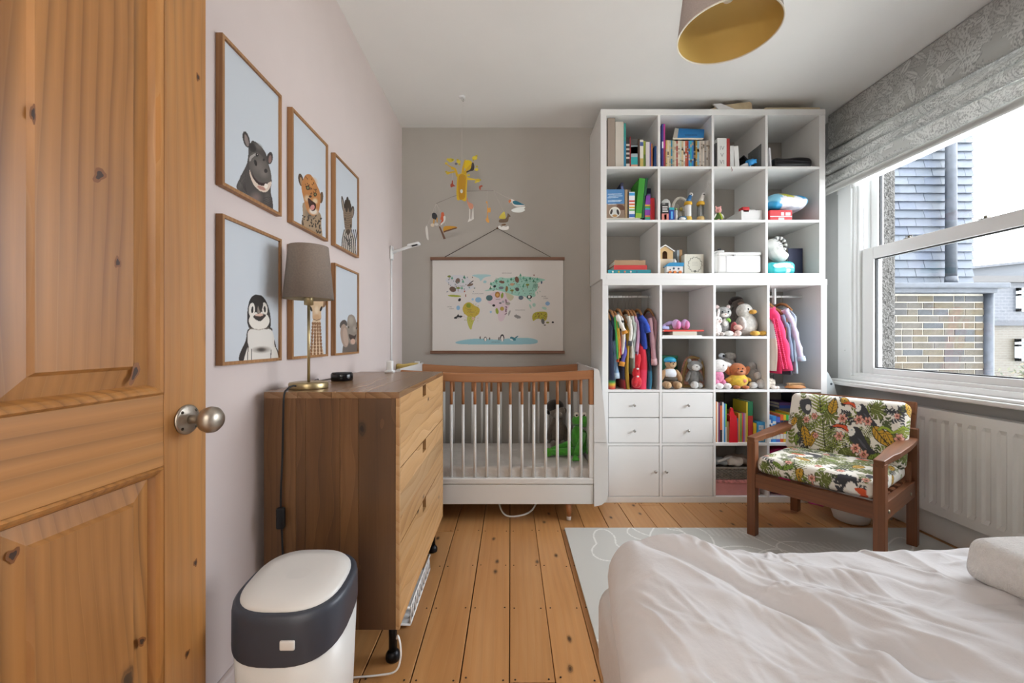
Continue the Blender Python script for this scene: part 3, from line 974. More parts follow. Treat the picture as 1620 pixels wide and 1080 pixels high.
# hanging rails
for c in (0, 3):
    x0, x1, z0, z1 = CL[(0, c)]
    obj('hanging_rail', MB().tube([(x0, 2.93, z1 - .058), (x1, 2.93, z1 - .058)], .008, 10), m_lam, LOW)
    if c == 3: obj('rail_bracket', MB().box((x0 + x1) / 2 - .032, (x0 + x1) / 2 - .022, 2.915, 2.945, z1 - .11, z1), m_lam, LOW)

# ------------------------------------------------------------------ cot
m_cotw = mat('cot_white_lacquer', '#dcdcda', .4)
m_beech = wood('cot_beech', '#96623c', '#a97248', '#b9855a', 'x', rings=14, rough=.4, hue=.03, wave=.25, line='#8a5834', lw=.4)
m_beechz = wood('cot_beech_bar', '#96623c', '#a97248', '#b9855a', 'z', rings=14, rough=.4, hue=.03, wave=.25, line='#8a5834', lw=.4)
cot = thing('cot', 'white and beech wooden baby cot with spindle sides', 'cot', (-.07, 2.78, 0))
CYF, CYK = 2.44, 3.085
CXL, CXR = -.725, .567
def endpoly(sg):
    # profile of an end board in x,z measured from the inner face
    q = [(0, .90), (.016, .898), (.028, .885), (.052, .70), (.072, .47), (.080, .40), (.080, .19), (.076, .155), (.062, .125), (.04, .108), (0, .10)]
    xi = .487 if sg > 0 else CXL + .08
    return [(xi + sg * a, b) for a, b in q]
for sg in (1, -1):
    pl = endpoly(sg)
    up_ = [p for p in pl if p[1] >= .47]; lo_ = [p for p in pl if p[1] < .47]
    xi = pl[0][0]
    f1 = [pl[0]] + [p for p in pl[1:] if p[1] > .471] + [(xi + sg * .0715, .4706), (xi, .4706)]
    f2 = [(xi, .4700), (xi + sg * .072, .4700)] + [p for p in pl if p[1] < .469]
    obj('end_panel', MB().prism(f1, 'y', CYF, CYK), m_cotw, cot, bevel=.0015)
    obj('end_panel', MB().prism(f2, 'y', CYF, CYK), m_cotw, cot, bevel=.0015)
def rail_curve(x): return .893 - .022 * (1 - ((x - (-.08)) / .57) ** 2)
def railobj(name, y, th, hh, m):
    n = 25
    xs = [CXL + .08 + (.487 - CXL - .08) * i / (n - 1) for i in range(n)]
    prof = [(-th / 2, 0), (th / 2, 0), (th / 2, -hh), (-th / 2, -hh)]
    b = MB(); vs = [(x, y + a, rail_curve(x) + z) for x in xs for a, z in prof]
    fs = []
    for i in range(n - 1):
        for k in range(4): fs.append((i * 4 + k, (i + 1) * 4 + k, (i + 1) * 4 + (k + 1) % 4, i * 4 + (k + 1) % 4))
    fs += [(0, 1, 2, 3), tuple(n * 4 - 1 - k for k in range(4))]
    b.add(vs, fs); return obj(name, b, m, cot, bevel=.006)
railobj('top_rail', CYF + .022, .034, .052, m_beech)
railobj('top_rail', CYK - .018, .034, .052, m_beech)
for (y, nm_) in ((CYF + .022, 'f'), (CYK - .018, 'b')):
    obj('bottom_rail', MB().box(CXL + .08, .487, y - .018, y + .018, .225, .262), m_cotw, cot, bevel=.006)
    obj('apron', MB().box(CXL + .085, .484, y - .014, y + .014, .108, .222), m_cotw, cot, bevel=.004)
    # corner posts
    for xx in (.472, CXL + .096):
        obj('post', MB().box(xx - .015, xx + .015, y - .017, y + .017, .26, .69), m_cotw, cot, bevel=.004)
        obj('post_head', MB().box(xx - .015, xx + .015, y - .017, y + .017, .69, .845), m_beechz, cot, bevel=.004)
    x = .412; k = 0
    while x > CXL + .12:
        zt = rail_curve(x) - .05
        o = obj('spindle', MB().tube([(x, y, .258), (x, y, .69)], .0088, 10), m_cotw, cot)
        obj('spindle_head', MB().tube([(x, y, .69), (x, y, zt)], .0088, 10), m_beechz, o)
        x -= .0692; k += 1
for xx in (.345, -.52):
    for yy in (2.49, 3.03):
        lg = obj('leg', MB().lathe([(.012, .018), (.022, .11)], (xx, yy, 0), 16), m_beechz, cot)
        obj('foot', MB().lathe([(.013, .0), (.014, .018), (.012, .024)], (xx, yy, 0), 16), m_cotw, lg)
sheet = mat('cot_sheet', '#c9c5c0', .9, var=.03, vscale=9, bump=.5, bscale=18, sheen=.1, bdist=.02)
mt = MB(); mt.rbox(((CXL + .08 + .487) / 2, 2.763, .27), (1.125, .585, .10), .025, 4, .05)
obj('mattress', mt, sheet, cot)
bs = MB()
for i in range(8): bs.box(CXL + .1, .48, 2.5 + i * .07, 2.54 + i * .07, .195, .205)
obj('mattress_base', bs, m_cotw, cot)

# ------------------------------------------------------------------ dresser
DX0, DX1, DY0, DY1, DZ0, DZ1 = -.790, -.356, 1.34, 2.2, .142, .902
dr = thing('chest_of_drawers', 'mango wood chest of drawers on black metal feet by the cot', 'chest of drawers', (-.57, 1.77, 0))
mg = dict(rough=.42, rand=5.1)
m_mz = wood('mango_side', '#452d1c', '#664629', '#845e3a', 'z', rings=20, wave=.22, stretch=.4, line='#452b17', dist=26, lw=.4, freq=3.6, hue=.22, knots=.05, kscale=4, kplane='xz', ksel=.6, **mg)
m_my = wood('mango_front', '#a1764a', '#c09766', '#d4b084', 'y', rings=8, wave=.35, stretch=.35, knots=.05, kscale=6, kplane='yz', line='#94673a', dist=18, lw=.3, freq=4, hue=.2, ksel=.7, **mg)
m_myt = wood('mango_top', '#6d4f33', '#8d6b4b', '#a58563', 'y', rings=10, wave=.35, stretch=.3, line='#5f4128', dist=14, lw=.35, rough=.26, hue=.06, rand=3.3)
xs = [DX0, -.687, -.656, -.546, -.487, DX1 - .012]
for a, b in zip(xs[:-1], xs[1:]):
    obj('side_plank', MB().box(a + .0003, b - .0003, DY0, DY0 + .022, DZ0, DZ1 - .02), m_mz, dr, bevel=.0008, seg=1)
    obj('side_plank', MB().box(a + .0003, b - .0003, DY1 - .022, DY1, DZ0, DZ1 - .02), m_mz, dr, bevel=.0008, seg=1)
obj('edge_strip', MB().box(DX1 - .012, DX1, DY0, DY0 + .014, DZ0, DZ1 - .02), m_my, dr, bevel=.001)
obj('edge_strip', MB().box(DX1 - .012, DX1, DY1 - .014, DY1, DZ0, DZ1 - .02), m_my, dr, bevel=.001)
yy = DY0
for i, wdt in enumerate((.86,)):
    for k in range(4):
        xa = DX0 + (DX1 - DX0) * k / 4; xb = DX0 + (DX1 - DX0) * (k + 1) / 4
        obj('top_plank', MB().box(xa + .0002, xb - .0002, DY0, DY1, DZ1 - .02, DZ1), m_myt, dr, bevel=.0008, seg=1)
m_dark = mat('dark_interior', '#2a1b10', .8)
obj('carcass', MB().box(DX0 + .004, DX1 - .045, DY0 + .022, DY1 - .022, DZ0 + .004, DZ1 - .021), m_dark, dr)
obj('base_rail', MB().box(DX1 - .03, DX1 - .002, DY0 + .014, DY1 - .014, DZ0, DZ0 + .03), m_my, dr, bevel=.001)
FX0, FX1 = DX1 - .024, DX1 - .0015
fy0, fy1 = DY0 + .0155, DY1 - .0155
ym = (fy0 + fy1) / 2 - .035
dzs = [(.895 - .014, .655), (.652, .412), (.409, DZ0 + .032)]
for zt, zb in dzs:
    d = obj('drawer', MB().box(FX0 - .02, FX0 - .001, fy0 + .02, fy1 - .02, zb + .01, zt - .07), m_dark, dr)
    h3 = (zt - zb) / 3
    # top plank has the finger notch cut from its upper edge
    nz = zt - .045
    pr = [(fy0, zt - h3 + .0003), (fy1, zt - h3 + .0003), (fy1, zt), (ym + .033, zt), (ym + .033, nz), (ym - .033, nz), (ym - .033, zt), (fy0, zt)]
    obj('plank', MB().prism(pr, 'x', FX0, FX1), m_my, d, bevel=.0008, seg=1)
    for k in (1, 2):
        obj('plank', MB().box(FX0, FX1, fy0, fy1, zt - (k + 1) * h3 + .0003, zt - k * h3 - .0003), m_my, d, bevel=.0008, seg=1)
m_blk = mat('black_metal', '#17171a', .35, .6)
for x in (-.395, -.74):
    for y in (1.405, 2.12):
        lg = obj('leg', MB().tube([(x, y, .03), (x, y, DZ0)], .0135, 14), m_blk, dr)
        obj('foot', MB().lathe([(.022, .0), (.024, .006), (.024, .018), (.018, .028), (.010, .034)], (x, y, 0), 18), m_blk, lg)
# openwork tray under it
tr = thing('openwork_tray', 'white openwork metal tray pushed under the chest of drawers', 'tray', (-.48, 1.72, 0))
b = MB()
for k in range(9):
    y = 1.56 + k * .042
    b.tube([(-.375, y, .012), (-.375, y + .021, .07), (-.375, y + .042, .012)], .003, 6)
    b.tube([(-.60, y, .012), (-.60, y + .021, .07), (-.60, y + .042, .012)], .003, 6)
obj('lattice', b, m_white, tr)['kind'] = 'stuff'
b = MB(); b.tube([(-.375, 1.56, .072), (-.375, 1.94, .072), (-.60, 1.94, .072), (-.60, 1.56, .072), (-.375, 1.56, .072)], .0045, 8)
b.tube([(-.375, 1.56, .01), (-.375, 1.94, .01), (-.60, 1.94, .01), (-.60, 1.56, .01), (-.375, 1.56, .01)], .0045, 8)
obj('rim', b, m_white, tr)
obj('base', MB().box(-.598, -.378, 1.563, 1.937, .004, .008), m_white, tr)

# ------------------------------------------------------------------ table lamp
LX, LY = -.700, 1.452
lamp = thing('table_lamp', 'brass table lamp with taupe fabric shade on the chest of drawers', 'lamp', (LX, LY, DZ1))
m_brass = mat('satin_brass', '#b3a27a', .35, .85, var=.03, vscale=30)
m_shade = mat('shade_taupe', '#84776c', .85, var=.05, vscale=180, bump=.3, bscale=700)
obj('base', MB().lathe([(0, DZ1 + .0005), (.062, DZ1 + .0005), (.063, DZ1 + .003), (.063, DZ1 + .018), (.061, DZ1 + .021), (0, DZ1 + .0215)], (LX, LY, 0), 40), m_brass, lamp)
obj('pole', MB().tube([(LX, LY, DZ1 + .02), (LX, LY, 1.20)], .0048, 14), m_brass, lamp)
obj('lamp_holder', MB().lathe([(.006, 1.188), (.015, 1.19), (.0155, 1.235), (.012, 1.237)], (LX, LY, 0), 20), m_brass, lamp)
sh = MB(); zb, zt = 1.210, 1.392; rb_, rt_ = .081, .064
sh.lathe([(rt_, zt), (rb_, zb), (rb_ - .003, zb), (rt_ - .003, zt), (rt_, zt)], (LX, LY, 0), 48)
sh.f = [f for f in sh.f if len(f) == 4]; sh.sm = [True] * len(sh.f)
so = obj('lamp_shade', sh, m_shade, lamp)
ins = MB(); ins.lathe([(rt_ - .0035, zt), (rb_ - .0035, zb + .0005)], (LX, LY, 0), 48); ins.f = [f for f in ins.f if len(f) == 4]; ins.sm = [True] * len(ins.f)
obj('shade_lining', ins, mat('shade_lining_cream', '#b8ad94', .8), so)
sp_ = MB()
for k in range(3):
    a = k * 2.094 + .4
    sp_.tube([(LX, LY, 1.236), (LX + .06 * math.cos(a), LY + .06 * math.sin(a), zt - .02)], .0015, 5)
obj('shade_spider', sp_, m_brass, so)
obj('bulb', MB().blob((LX, LY, 1.275), (.022, .022, .03)), mat('opal_bulb', '#e8e4da', .3), lamp)
cd = MB(); cd.tube(spath([(LX - .012, LY - .055, DZ1 + .012), (LX - .016, LY - .075, DZ1 + .016), (LX - .02, LY - .10, DZ1 + .008), (LX - .022, 1.333, DZ1 - .02), (LX - .026, 1.333, .72), (LX - .03, 1.330, .56), (LX - .028, 1.333, .45), (LX - .024, 1.333, .33), (LX - .015, 1.31, .16), (LX + .02, 1.30, .03), (LX - .05, 1.28, .006)]), .003, 8)
co_ = obj('cord', cd, m_black, lamp)
obj('cord_switch', MB().rbox((LX - .0285, 1.327, .505), (.026, .018, .068), .007, 3), mat('switch_black', '#151517', .4), co_)

# round black speaker puck
pk = thing('smart_speaker', 'small round black speaker on the chest of drawers', 'speaker', (-.70, 1.87, DZ1))
PXc, PYc = Xp(541, 1.72), 1.72
obj('body', MB().lathe([(.040, DZ1 + .0008), (.043, DZ1 + .003), (.043, DZ1 + .026), (.040, DZ1 + .031)], (PXc, PYc, 0), 36), mat('gloss_black', '#141418', .18), pk)
obj('top_plate', MB().lathe([(.0395, DZ1 + .0312), (.038, DZ1 + .033), (0, DZ1 + .033)], (PXc, PYc, 0), 36), mat('matt_black', '#25252a', .5), pk)
obj('cable', MB().tube([(PXc - .035, PYc - .02, DZ1 + .008), (PXc - .07, PYc - .04, DZ1 + .004), (PXc - .10, PYc - .03, DZ1 + .003), (-.80, PYc + .02, DZ1 + .006), (-.802, PYc + .02, DZ1 - .3)], .0018, 6), m_black, pk)

# ------------------------------------------------------------------ lidded bin
BXc, BYc = -.536, 1.06
bn = thing('nappy_bin', 'white lidded nappy bin with charcoal collar beside the door', 'bin', (BXc, BYc, 0))
def sring(z, rx, ry, n=44, e=2.7, tilt=0):
    o_ = []
    for k in range(n):
        a = 2 * math.pi * k / n
        c, s_ = math.cos(a), math.sin(a)
        x = math.copysign(abs(c) ** (2 / e), c) * rx; y = math.copysign(abs(s_) ** (2 / e), s_) * ry
        o_.append((BXc + x, BYc + y, z * .94 + tilt * 1.3 * y / ry))
    return o_
def loft(rings, cap0=True, cap1=True):
    b = MB(); n = len(rings[0]); vs = [p for r in rings for p in r]; fs = []
    for i in range(len(rings) - 1):
        for k in range(n): fs.append((i * n + k, i * n + (k + 1) % n, (i + 1) * n + (k + 1) % n, (i + 1) * n + k))
    b.add(vs, fs, True)
    if cap0: b.f.append(tuple(reversed(range(n)))); b.sm.append(False)
    if cap1: m0 = (len(rings) - 1) * n; b.f.append(tuple(m0 + k for k in range(n))); b.sm.append(False)
    return b
m_binw = mat('bin_white_plastic', '#dcdbd8', .35)
m_binc = mat('bin_charcoal_plastic', '#3a3f4a', .4)
rx, ry = .134, .125
obj('body', loft([sring(.002, rx * .86, ry * .86), sring(.02, rx * .88, ry * .88), sring(.2, rx * .93, ry * .93), sring(.401, rx * .985, ry * .985, tilt=.0)]), m_binw, bn)
obj('collar', loft([sring(.40, rx, ry, tilt=.03), sring(.405, rx * 1.004, ry * 1.004, tilt=.03), sring(.475, rx * 1.0, ry * 1.0, tilt=.012), sring(.487, rx * .985, ry * .985, tilt=.011), sring(.493, rx * .94, ry * .94, tilt=.010)], False), m_binc, bn)
obj('lid', loft([sring(.488, rx * .885, ry * .885, tilt=.010), sring(.497, rx * .88, ry * .88, tilt=.010), sring(.504, rx * .84, ry * .84, tilt=.010), sring(.508, rx * .6, ry * .6, tilt=.008), sring(.510, rx * .2, ry * .2)]), m_binw, bn)
obj('button', MB().rbox((Xp(449, .93) + .005, BYc - ry * 1.0, .388), (.034, .008, .022), .004, 3), m_binw, bn)

# cable loop on the floor by the bin
c = obj('white_cable', MB().tube(spath([(-.37, 1.36, .10), (-.362, 1.345, .12), (-.352, 1.335, .10), (-.350, 1.33, .06), (-.365, 1.328, .02), (-.42, 1.33, .005), (-.52, 1.32, .004)]), .003, 8), m_upvc)
tag(c, 'thin white cable looping at the corner of the chest of drawers', 'cable')
c = obj('white_cable', MB().tube(spath([(Xp(788, 2.62), 2.70, .11), (Xp(790, 2.55), 2.60, .045), (Xp(800, 2.5), 2.54, .006), (Xp(822, 2.5), 2.535, .005), (Xp(842, 2.55), 2.58, .02), (Xp(852, 2.6), 2.66, .07), (Xp(850, 2.65), 2.72, .11)]), .0055, 8), m_upvc)
tag(c, 'white power cable drooping under the cot', 'cable')

# ------------------------------------------------------------------ play mat
RX0, RX1, RY0_, RY1_ = .303, 2.25, .62, 2.357
nu, nv = 420, 360
gx, gy = np.meshgrid(np.linspace(RX0, RX1, nu), np.linspace(RY0_, RY1_, nv))
P = np.stack([gx, gy, np.full_like(gx, .0125)], -1)
pt = Paint(gx * 1000, gy * 1000, '#c3c3be')
rg = random.Random(11)
for k in range(20):
    cx_, cy_ = rg.uniform(300, 2250), rg.uniform(1250, 2380)
    R1, R2 = rg.uniform(70, 230), rg.uniform(60, 190)
    a0 = rg.uniform(0, 360); pts = []
    for i in range(90):
        t_ = i / 89 * math.pi * rg.choice([2.0, 2.0]) * 1.0
        r_ = 1 + .3 * math.sin(2 * t_ + k) + .2 * math.sin(3 * t_)
        u, v = R1 * r_ * math.cos(t_), R2 * r_ * math.sin(t_)
        c_, s_ = math.cos(a0), math.sin(a0)
        pts.append((cx_ + u * c_ - v * s_, cy_ + u * s_ + v * c_))
    pt.line(pts, 8, '#e4e4e0')
    if k % 3 == 0:
        m_ = ((gx.ravel() * 1000 - cx_) / R1 * .9) ** 2 + ((gy.ravel() * 1000 - cy_) / R2 * .9) ** 2 < 1
        st = (np.floor(gx.ravel() * 1000 / 14) % 2 == 0)
        pt.put(m_ & st, '#d3d3cf', .7)
rug = thing('play_mat', 'pale grey foam play mat with white looping lines under the armchair', 'mat', ((RX0 + RX1) / 2, 1.5, 0))
me = grid_mesh('mat_top', P, cols=pt.C)
obj('mat_top', me, vcol('mat_vinyl', .45, bump=.25, bscale=350), rug)
b = MB(); b.box(RX0 - .001, RX1 + .001, RY0_ - .001, RY1_ + .001, .002, .012)
obj('mat_core', b, mat('mat_edge', '#cfd0ce', .5), rug, bevel=.004)

# ------------------------------------------------------------------ bed
bed = thing('bed', 'single bed with white mattress and sheet below the window', 'bed', (1.2, .4, 0))
m_lin = mat('bed_linen', '#d6d4d5', .9, var=.02, vscale=5, bump=.22, bscale=45, sheen=.15, bdist=.006)
m_mattr = mat('mattress_sheet', '#c9c6c5', .9, var=.02, vscale=5, bump=.35, bscale=14, sheen=.1, bdist=.015)
b = MB(); b.rbox(((.2 + 2.2) / 2, (-.24 + 1.0) / 2, .40), (2.0, 1.24, .21), .05, 5, .1)
obj('mattress', b, m_mattr, bed)
obj('bed_base', MB().box(.215, 2.19, -.23, .985, .07, .297), cloth('#b9b4ae'), bed, bevel=.01)
for x in (.28, 2.12):
    for y in (-.17, .92):
        obj('leg', MB().lathe([(.02, 0), (.026, .072)], (x, y, 0), 12), mat('leg_beech', '#b98c5c', .5), bed)
dv = thing('duvet', 'rumpled white cotton duvet spread over the bed', 'duvet', (1.1, .4, .505))
def fbm(x, y, oct_, seed):
    r = np.random.default_rng(seed); out = np.zeros_like(x); amp = 1
    for k in range(oct_):
        for j in range(3):
            a = r.uniform(0, 2 * np.pi); f = 2 ** k * r.uniform(.8, 1.3)
            out += amp * np.sin((x * np.cos(a) + y * np.sin(a)) * f * 6 + r.uniform(0, 6.28)) / 3
        amp *= .5
    return out
nu, nv = 560, 400
U, V = np.meshgrid(np.linspace(0, 1, nu), np.linspace(0, 1, nv))
ax0, ax1, ay0, ay1 = .228, 2.05, -.27, 1.075
sx = ax0 + (ax1 - ax0) * U; sy_ = ay0 + (ay1 - ay0) * V
# warped coordinates for folds
wx = sx + .06 * fbm(sx * .6, sy_ * .6, 2, 3); wy = sy_ + .06 * fbm(sx * .6, sy_ * .6, 2, 4)
def crease(px, py, dx, dy, L, wd, amp):
    n_ = math.hypot(dx, dy); dx /= n_; dy /= n_
    u = (wx - px) * dx + (wy - py) * dy; v = -(wx - px) * dy + (wy - py) * dx
    return amp * np.exp(-(v / wd) ** 2) * np.exp(-np.maximum(0, np.abs(u) - L * .5) ** 2 / (L * .25) ** 2)
h = .055 + .010 * fbm(sx * .7, sy_ * .7, 3, 9)
rg = random.Random(21)
for k in range(60):
    a = rg.gauss(-.75, .5)
    h += crease(rg.uniform(.2, 1.9), rg.uniform(-.1, 1.05), math.cos(a), math.sin(a), rg.uniform(.1, .4), rg.uniform(.008, .028), rg.choice([1, 1, -.7]) * rg.uniform(.003, .012))
for k in range(170):
    a = rg.gauss(-.6, .9)
    h += crease(rg.uniform(.2, 1.9), rg.uniform(-.1, 1.05), math.cos(a), math.sin(a), rg.uniform(.05, .2), rg.uniform(.004, .010), rg.choice([1, -1]) * rg.uniform(.0015, .005))
for k in range(120):
    a = rg.gauss(-.9, .35)
    h += crease(rg.uniform(.2, .75), rg.uniform(.2, 1.0), math.cos(a), math.sin(a), rg.uniform(.05, .16), rg.uniform(.004, .009), rg.choice([1, -1]) * rg.uniform(.001, .0035))
n1 = fbm(wx * 1.6, wy * 1.1, 3, 51); h += .006 * (1 - np.abs(n1)) ** 3
n2 = fbm(wx * 3.2 + wy, wy * 2.0, 3, 52); h += .0025 * (1 - np.minimum(np.abs(n2), 1)) ** 3
# big soft roll at the foot end and the deep fold beside it
h += .030 * np.exp(-((wx - .36) / .12) ** 2) * (.6 + .4 * np.clip(sy_, 0, 1))
h += crease(.50, .80, .62, -.55, .4, .03, -.034)
h += crease(.44, .86, .62, -.60, .5, .045, .022)
h += crease(.80, .74, .9, -.25, .4, .05, .016)
h += crease(.62, .93, .9, -.15, .3, .03, .014)
h += crease(.36, .55, .9, .2, .22, .05, -.018)
top = .505
edge = .07
ex = np.minimum(np.clip((sx - ax0) / edge, 0, 1), 1); ey = np.clip((ay1 - sy_) / (edge * 1.3), 0, 1)
e = np.sqrt(1 - (1 - ex) ** 2) * np.sqrt(1 - (1 - ey) ** 2)
Z = top + .006 + h * e
over = np.zeros_like(sx); over2 = np.clip((sy_ - .995) / .08, 0, 1)
Z = Z - np.maximum(.06 * over ** 1.5, .07 * over2 ** 1.4)
Xd = sx + .14 * np.minimum(sy_ - 1.0, 0) * np.clip((.9 - sx) / .6, 0, 1) + .05 * over2 * np.clip((.32 - sx) / .17, 0, 1) ** 2 + .012 * fbm(sy_ * 1.3, sy_ * .2, 3, 31) * np.clip((.4 - sx) / .2, 0, 1)
Yd = sy_ - .03 * over2 - .06 * over * np.clip((sy_ - .9) / .175, 0, 1) ** 2 + .010 * fbm(sx * 1.2, sx * .2, 3, 32) * np.clip((sy_ - .8) / .2, 0, 1)
me = grid_mesh('cover', np.stack([Xd, Yd, Z], -1))
obj('cover', me, m_lin, dv)
lw_ = np.maximum(Z - .022 - .5 * h * e, .5055)
ring_i = 3
un = grid_mesh('lining', np.stack([Xd, Yd, np.where((sx < .24) | (sy_ > .97), np.minimum(Z - .004, np.maximum(Z - .03, .5055)), lw_)], -1)[::5, ::5], flip=True)
obj('lining', un, m_lin, dv)

pl = thing('folded_blanket', 'folded white fleece blanket lying on the right of the bed', 'blanket', (1.215, .615, .578))
def fz(w):
    return (w[0] + .006 * math.sin(w[1] * 23 + w[2] * 31), w[1] + .006 * math.sin(w[0] * 27 + 1), w[2] + .008 * math.sin(w[0] * 13 + 2) + .006 * math.sin(w[1] * 19))
b = MB(); b.rbox((1.215, .615, .622), (.50, .56, .086), .026, 5, .012, fz)
obj('fold', b, mat('white_fleece', '#dedcd9', .95, var=.03, vscale=60, bump=.8, bscale=220, sheen=.4, bdist=.006), pl)

# ------------------------------------------------------------------ pendant lamp
pd = thing('pendant_lamp', 'ceiling pendant with taupe drum shade lined in gold', 'lamp', (.807, 1.55, 2.2))
pz0, pz1 = 2.213, 2.44; pr0, pr1 = .178, .150
PCX, PCY = .812, 1.565
b = MB(); b.lathe([(pr1, pz1), (pr0, pz0), (pr0 - .002, pz0 - .001)], (PCX, PCY, 0), 64); b.f = [f for f in b.f if len(f) == 4]; b.sm = [True] * len(b.f)
so = obj('lamp_shade', b, mat('pendant_fabric', '#aca19a', .85, var=.04, vscale=200, bump=.3, bscale=800), pd)
b = MB(); b.lathe([(pr1 - .003, pz1), (pr0 - .003, pz0)], (PCX, PCY, 0), 64); b.f = [f for f in b.f if len(f) == 4]; b.sm = [True] * len(b.f)
obj('gold_lining', b, mat('gold_lining', '#cfae63', .45, .25), so)
b = MB(); b.lathe([(pr0 + .0012, pz0 - .001), (pr0 + .0012, pz0 + .003), (pr0 - .0035, pz0 + .003), (pr0 - .0035, pz0 - .001), (pr0 + .0012, pz0 - .001)], (PCX, PCY, 0), 64); b.f = [f for f in b.f if len(f) == 4]; b.sm = [True] * len(b.f)
obj('rim', b, mat('rim_cream', '#e6dfcf', .6), so)
b = MB()
for k in range(3):
    a = k * 2.094 + .9
    b.tube([(PCX, PCY, pz1 - .02), (PCX + (pr1 - .004) * math.cos(a), PCY + (pr1 - .004) * math.sin(a), pz1 - .004)], .002, 6)
obj('shade_spider', b, m_knob, so)
obj('bulb', MB().blob((PCX, PCY, pz1 - .075), (.028, .028, .036)), mat('opal_bulb', '#e8e4da', .3), pd)
obj('flex', MB().tube([(PCX, PCY, pz1 - .05), (PCX, PCY, ZC - .02)], .003, 8), m_upvc, pd)
obj('lamp_holder', MB().lathe([(.008, pz1 + .04), (.018, pz1 + .03), (.018, pz1 - .03), (.016, pz1 - .034)], (PCX, PCY, 0), 18), m_upvc, pd)
obj('ceiling_rose', MB().lathe([(.012, ZC - .035), (.045, ZC - .012), (.048, ZC - .0005)], (PCX, PCY, 0), 28), m_upvc, pd)
# ------------------------------------------------------------------ armchair
ch = thing('armchair', 'teak low armchair with toucan and jungle leaf cushions by the window', 'armchair', (1.694, 2.219, .0135), math.radians(-54.6))
tk = dict(rough=.4, hue=.06, rand=4.7)
m_tz = wood('teak_upright', '#57331d', '#774729', '#8f5c3a', 'z', rings=18, wave=.25, stretch=.25, line='#482814', lw=.5, **tk)
m_ty = wood('teak_depth', '#57331d', '#774729', '#8f5c3a', 'y', rings=18, wave=.25, stretch=.25, line='#482814', lw=.5, **tk)
m_tx = wood('teak_width', '#57331d', '#774729', '#8f5c3a', 'x', rings=18, wave=.25, stretch=.25, line='#482814', lw=.5, **tk)
def cp(name, b, m, bv=.003, parent=None): return obj(name, b, m, parent or ch, local=True, bevel=bv)
cw, cdp = .267, .275
for sx_ in (-1, 1):
    x = sx_ * cw
    cp('leg', MB().box(x - .021, x + .021, -cdp - .022, -cdp + .022, 0, .512), m_tz)
    cp('leg', MB().box(x - .021, x + .021, cdp - .022, cdp + .022, 0, .600), m_tz)
    cp('side_rail', MB().box(x - .014, x + .014, -cdp + .022, cdp - .022, .255, .335), m_ty)
    # shaped arm: slim at the front post, paddle wide further back
    sh_ = [(-.021, -cdp - .024), (.021, -cdp - .024), (.024, -.17), (.034, -.10), (.036, .10), (.030, .22), (.021, cdp - .022), (-.021, cdp - .022), (-.030, .22), (-.034, .10), (-.032, -.10), (-.024, -.17)]
    b = MB(); n = len(sh_)
    zt = lambda yv: .513 + (yv + cdp) * .05
    vs = [(x + a, c, zt(c) + .018) for a, c in sh_] + [(x + a * .8, c, zt(c) - .014) for a, c in sh_]
    fs = [tuple(range(n)), tuple(range(2 * n - 1, n - 1, -1))] + [(k, n + k, n + (k + 1) % n, (k + 1) % n) for k in range(n)]
    b.add(vs, fs); cp('arm', b, m_ty, .004)
    for yv in (-.21, .16):
        cp('bolt', MB().lathe([(.0085, sx_ * .0135 + x), (.008, x + sx_ * .018), (.0, x + sx_ * .019)], (0, yv, .29), 14, 'x'), mat('dull_brass_bolt', '#a39a86', .35, .8), 0)
cp('front_rail', MB().box(-cw + .018, cw - .018, -cdp - .016, -cdp + .016, .262, .335), m_tx)
cp('rear_rail', MB().box(-cw + .021, cw - .021, cdp - .05, cdp - .022, .262, .33), m_tx)
for k in range(5):
    cp('seat_slat', MB().box(-cw + .014, cw - .014, -.2 + k * .09, -.15 + k * .09, .325, .340), m_tx, .002)
tl = math.radians(19)
Mb = Matrix.Translation((0, .175, .34)) @ Matrix.Rotation(-tl, 4, 'X')
for sx_ in (-1, 1):
    b = MB().box(sx_ * .245 - .022, sx_ * .245 + .022, .045, .075, -.05, .415); cp('back_upright', b.xf(Mb), m_tz)
b = MB().box(-.267, .267, .04, .066, .36, .425); cp('back_top_rail', b.xf(Mb), m_tx)
for k in range(4):
    b = MB().box(-.225, .225, .05, .064, .02 + k * .085, .07 + k * .085); cp('back_slat', b.xf(Mb), m_tx)

def cushion(name, size, M, paintfn, r=.036):
    b = MB(); b.rbox((0, 0, 0), size, r, 8, .0032, None)
    L = np.array(b.v)
    hx, hy, hz = [q / 2 for q in size]
    th = int(np.argmin(size))
    # gentle crown on the two large faces
    oth = [i for i in range(3) if i != th]
    h_ = [hx, hy, hz]
    cr = (1 - (L[:, oth[0]] / h_[oth[0]]) ** 4) * (1 - (L[:, oth[1]] / h_[oth[1]]) ** 4)
    L2 = L.copy(); L2[:, th] += np.sign(L[:, th]) * .010 * cr * (np.abs(L[:, th]) / h_[th])
    b.v = [tuple(p) for p in L2]; b.xf(M)
    W = np.array([tuple(ch.matrix_basis @ Vector(p)) for p in b.v])
    me = b.mesh(name)
    set_col(me, paintfn(L, W))
    return cp(name, me, vcol('printed_cotton', .85, bump=.3, bscale=600, sheen=.1), 0)

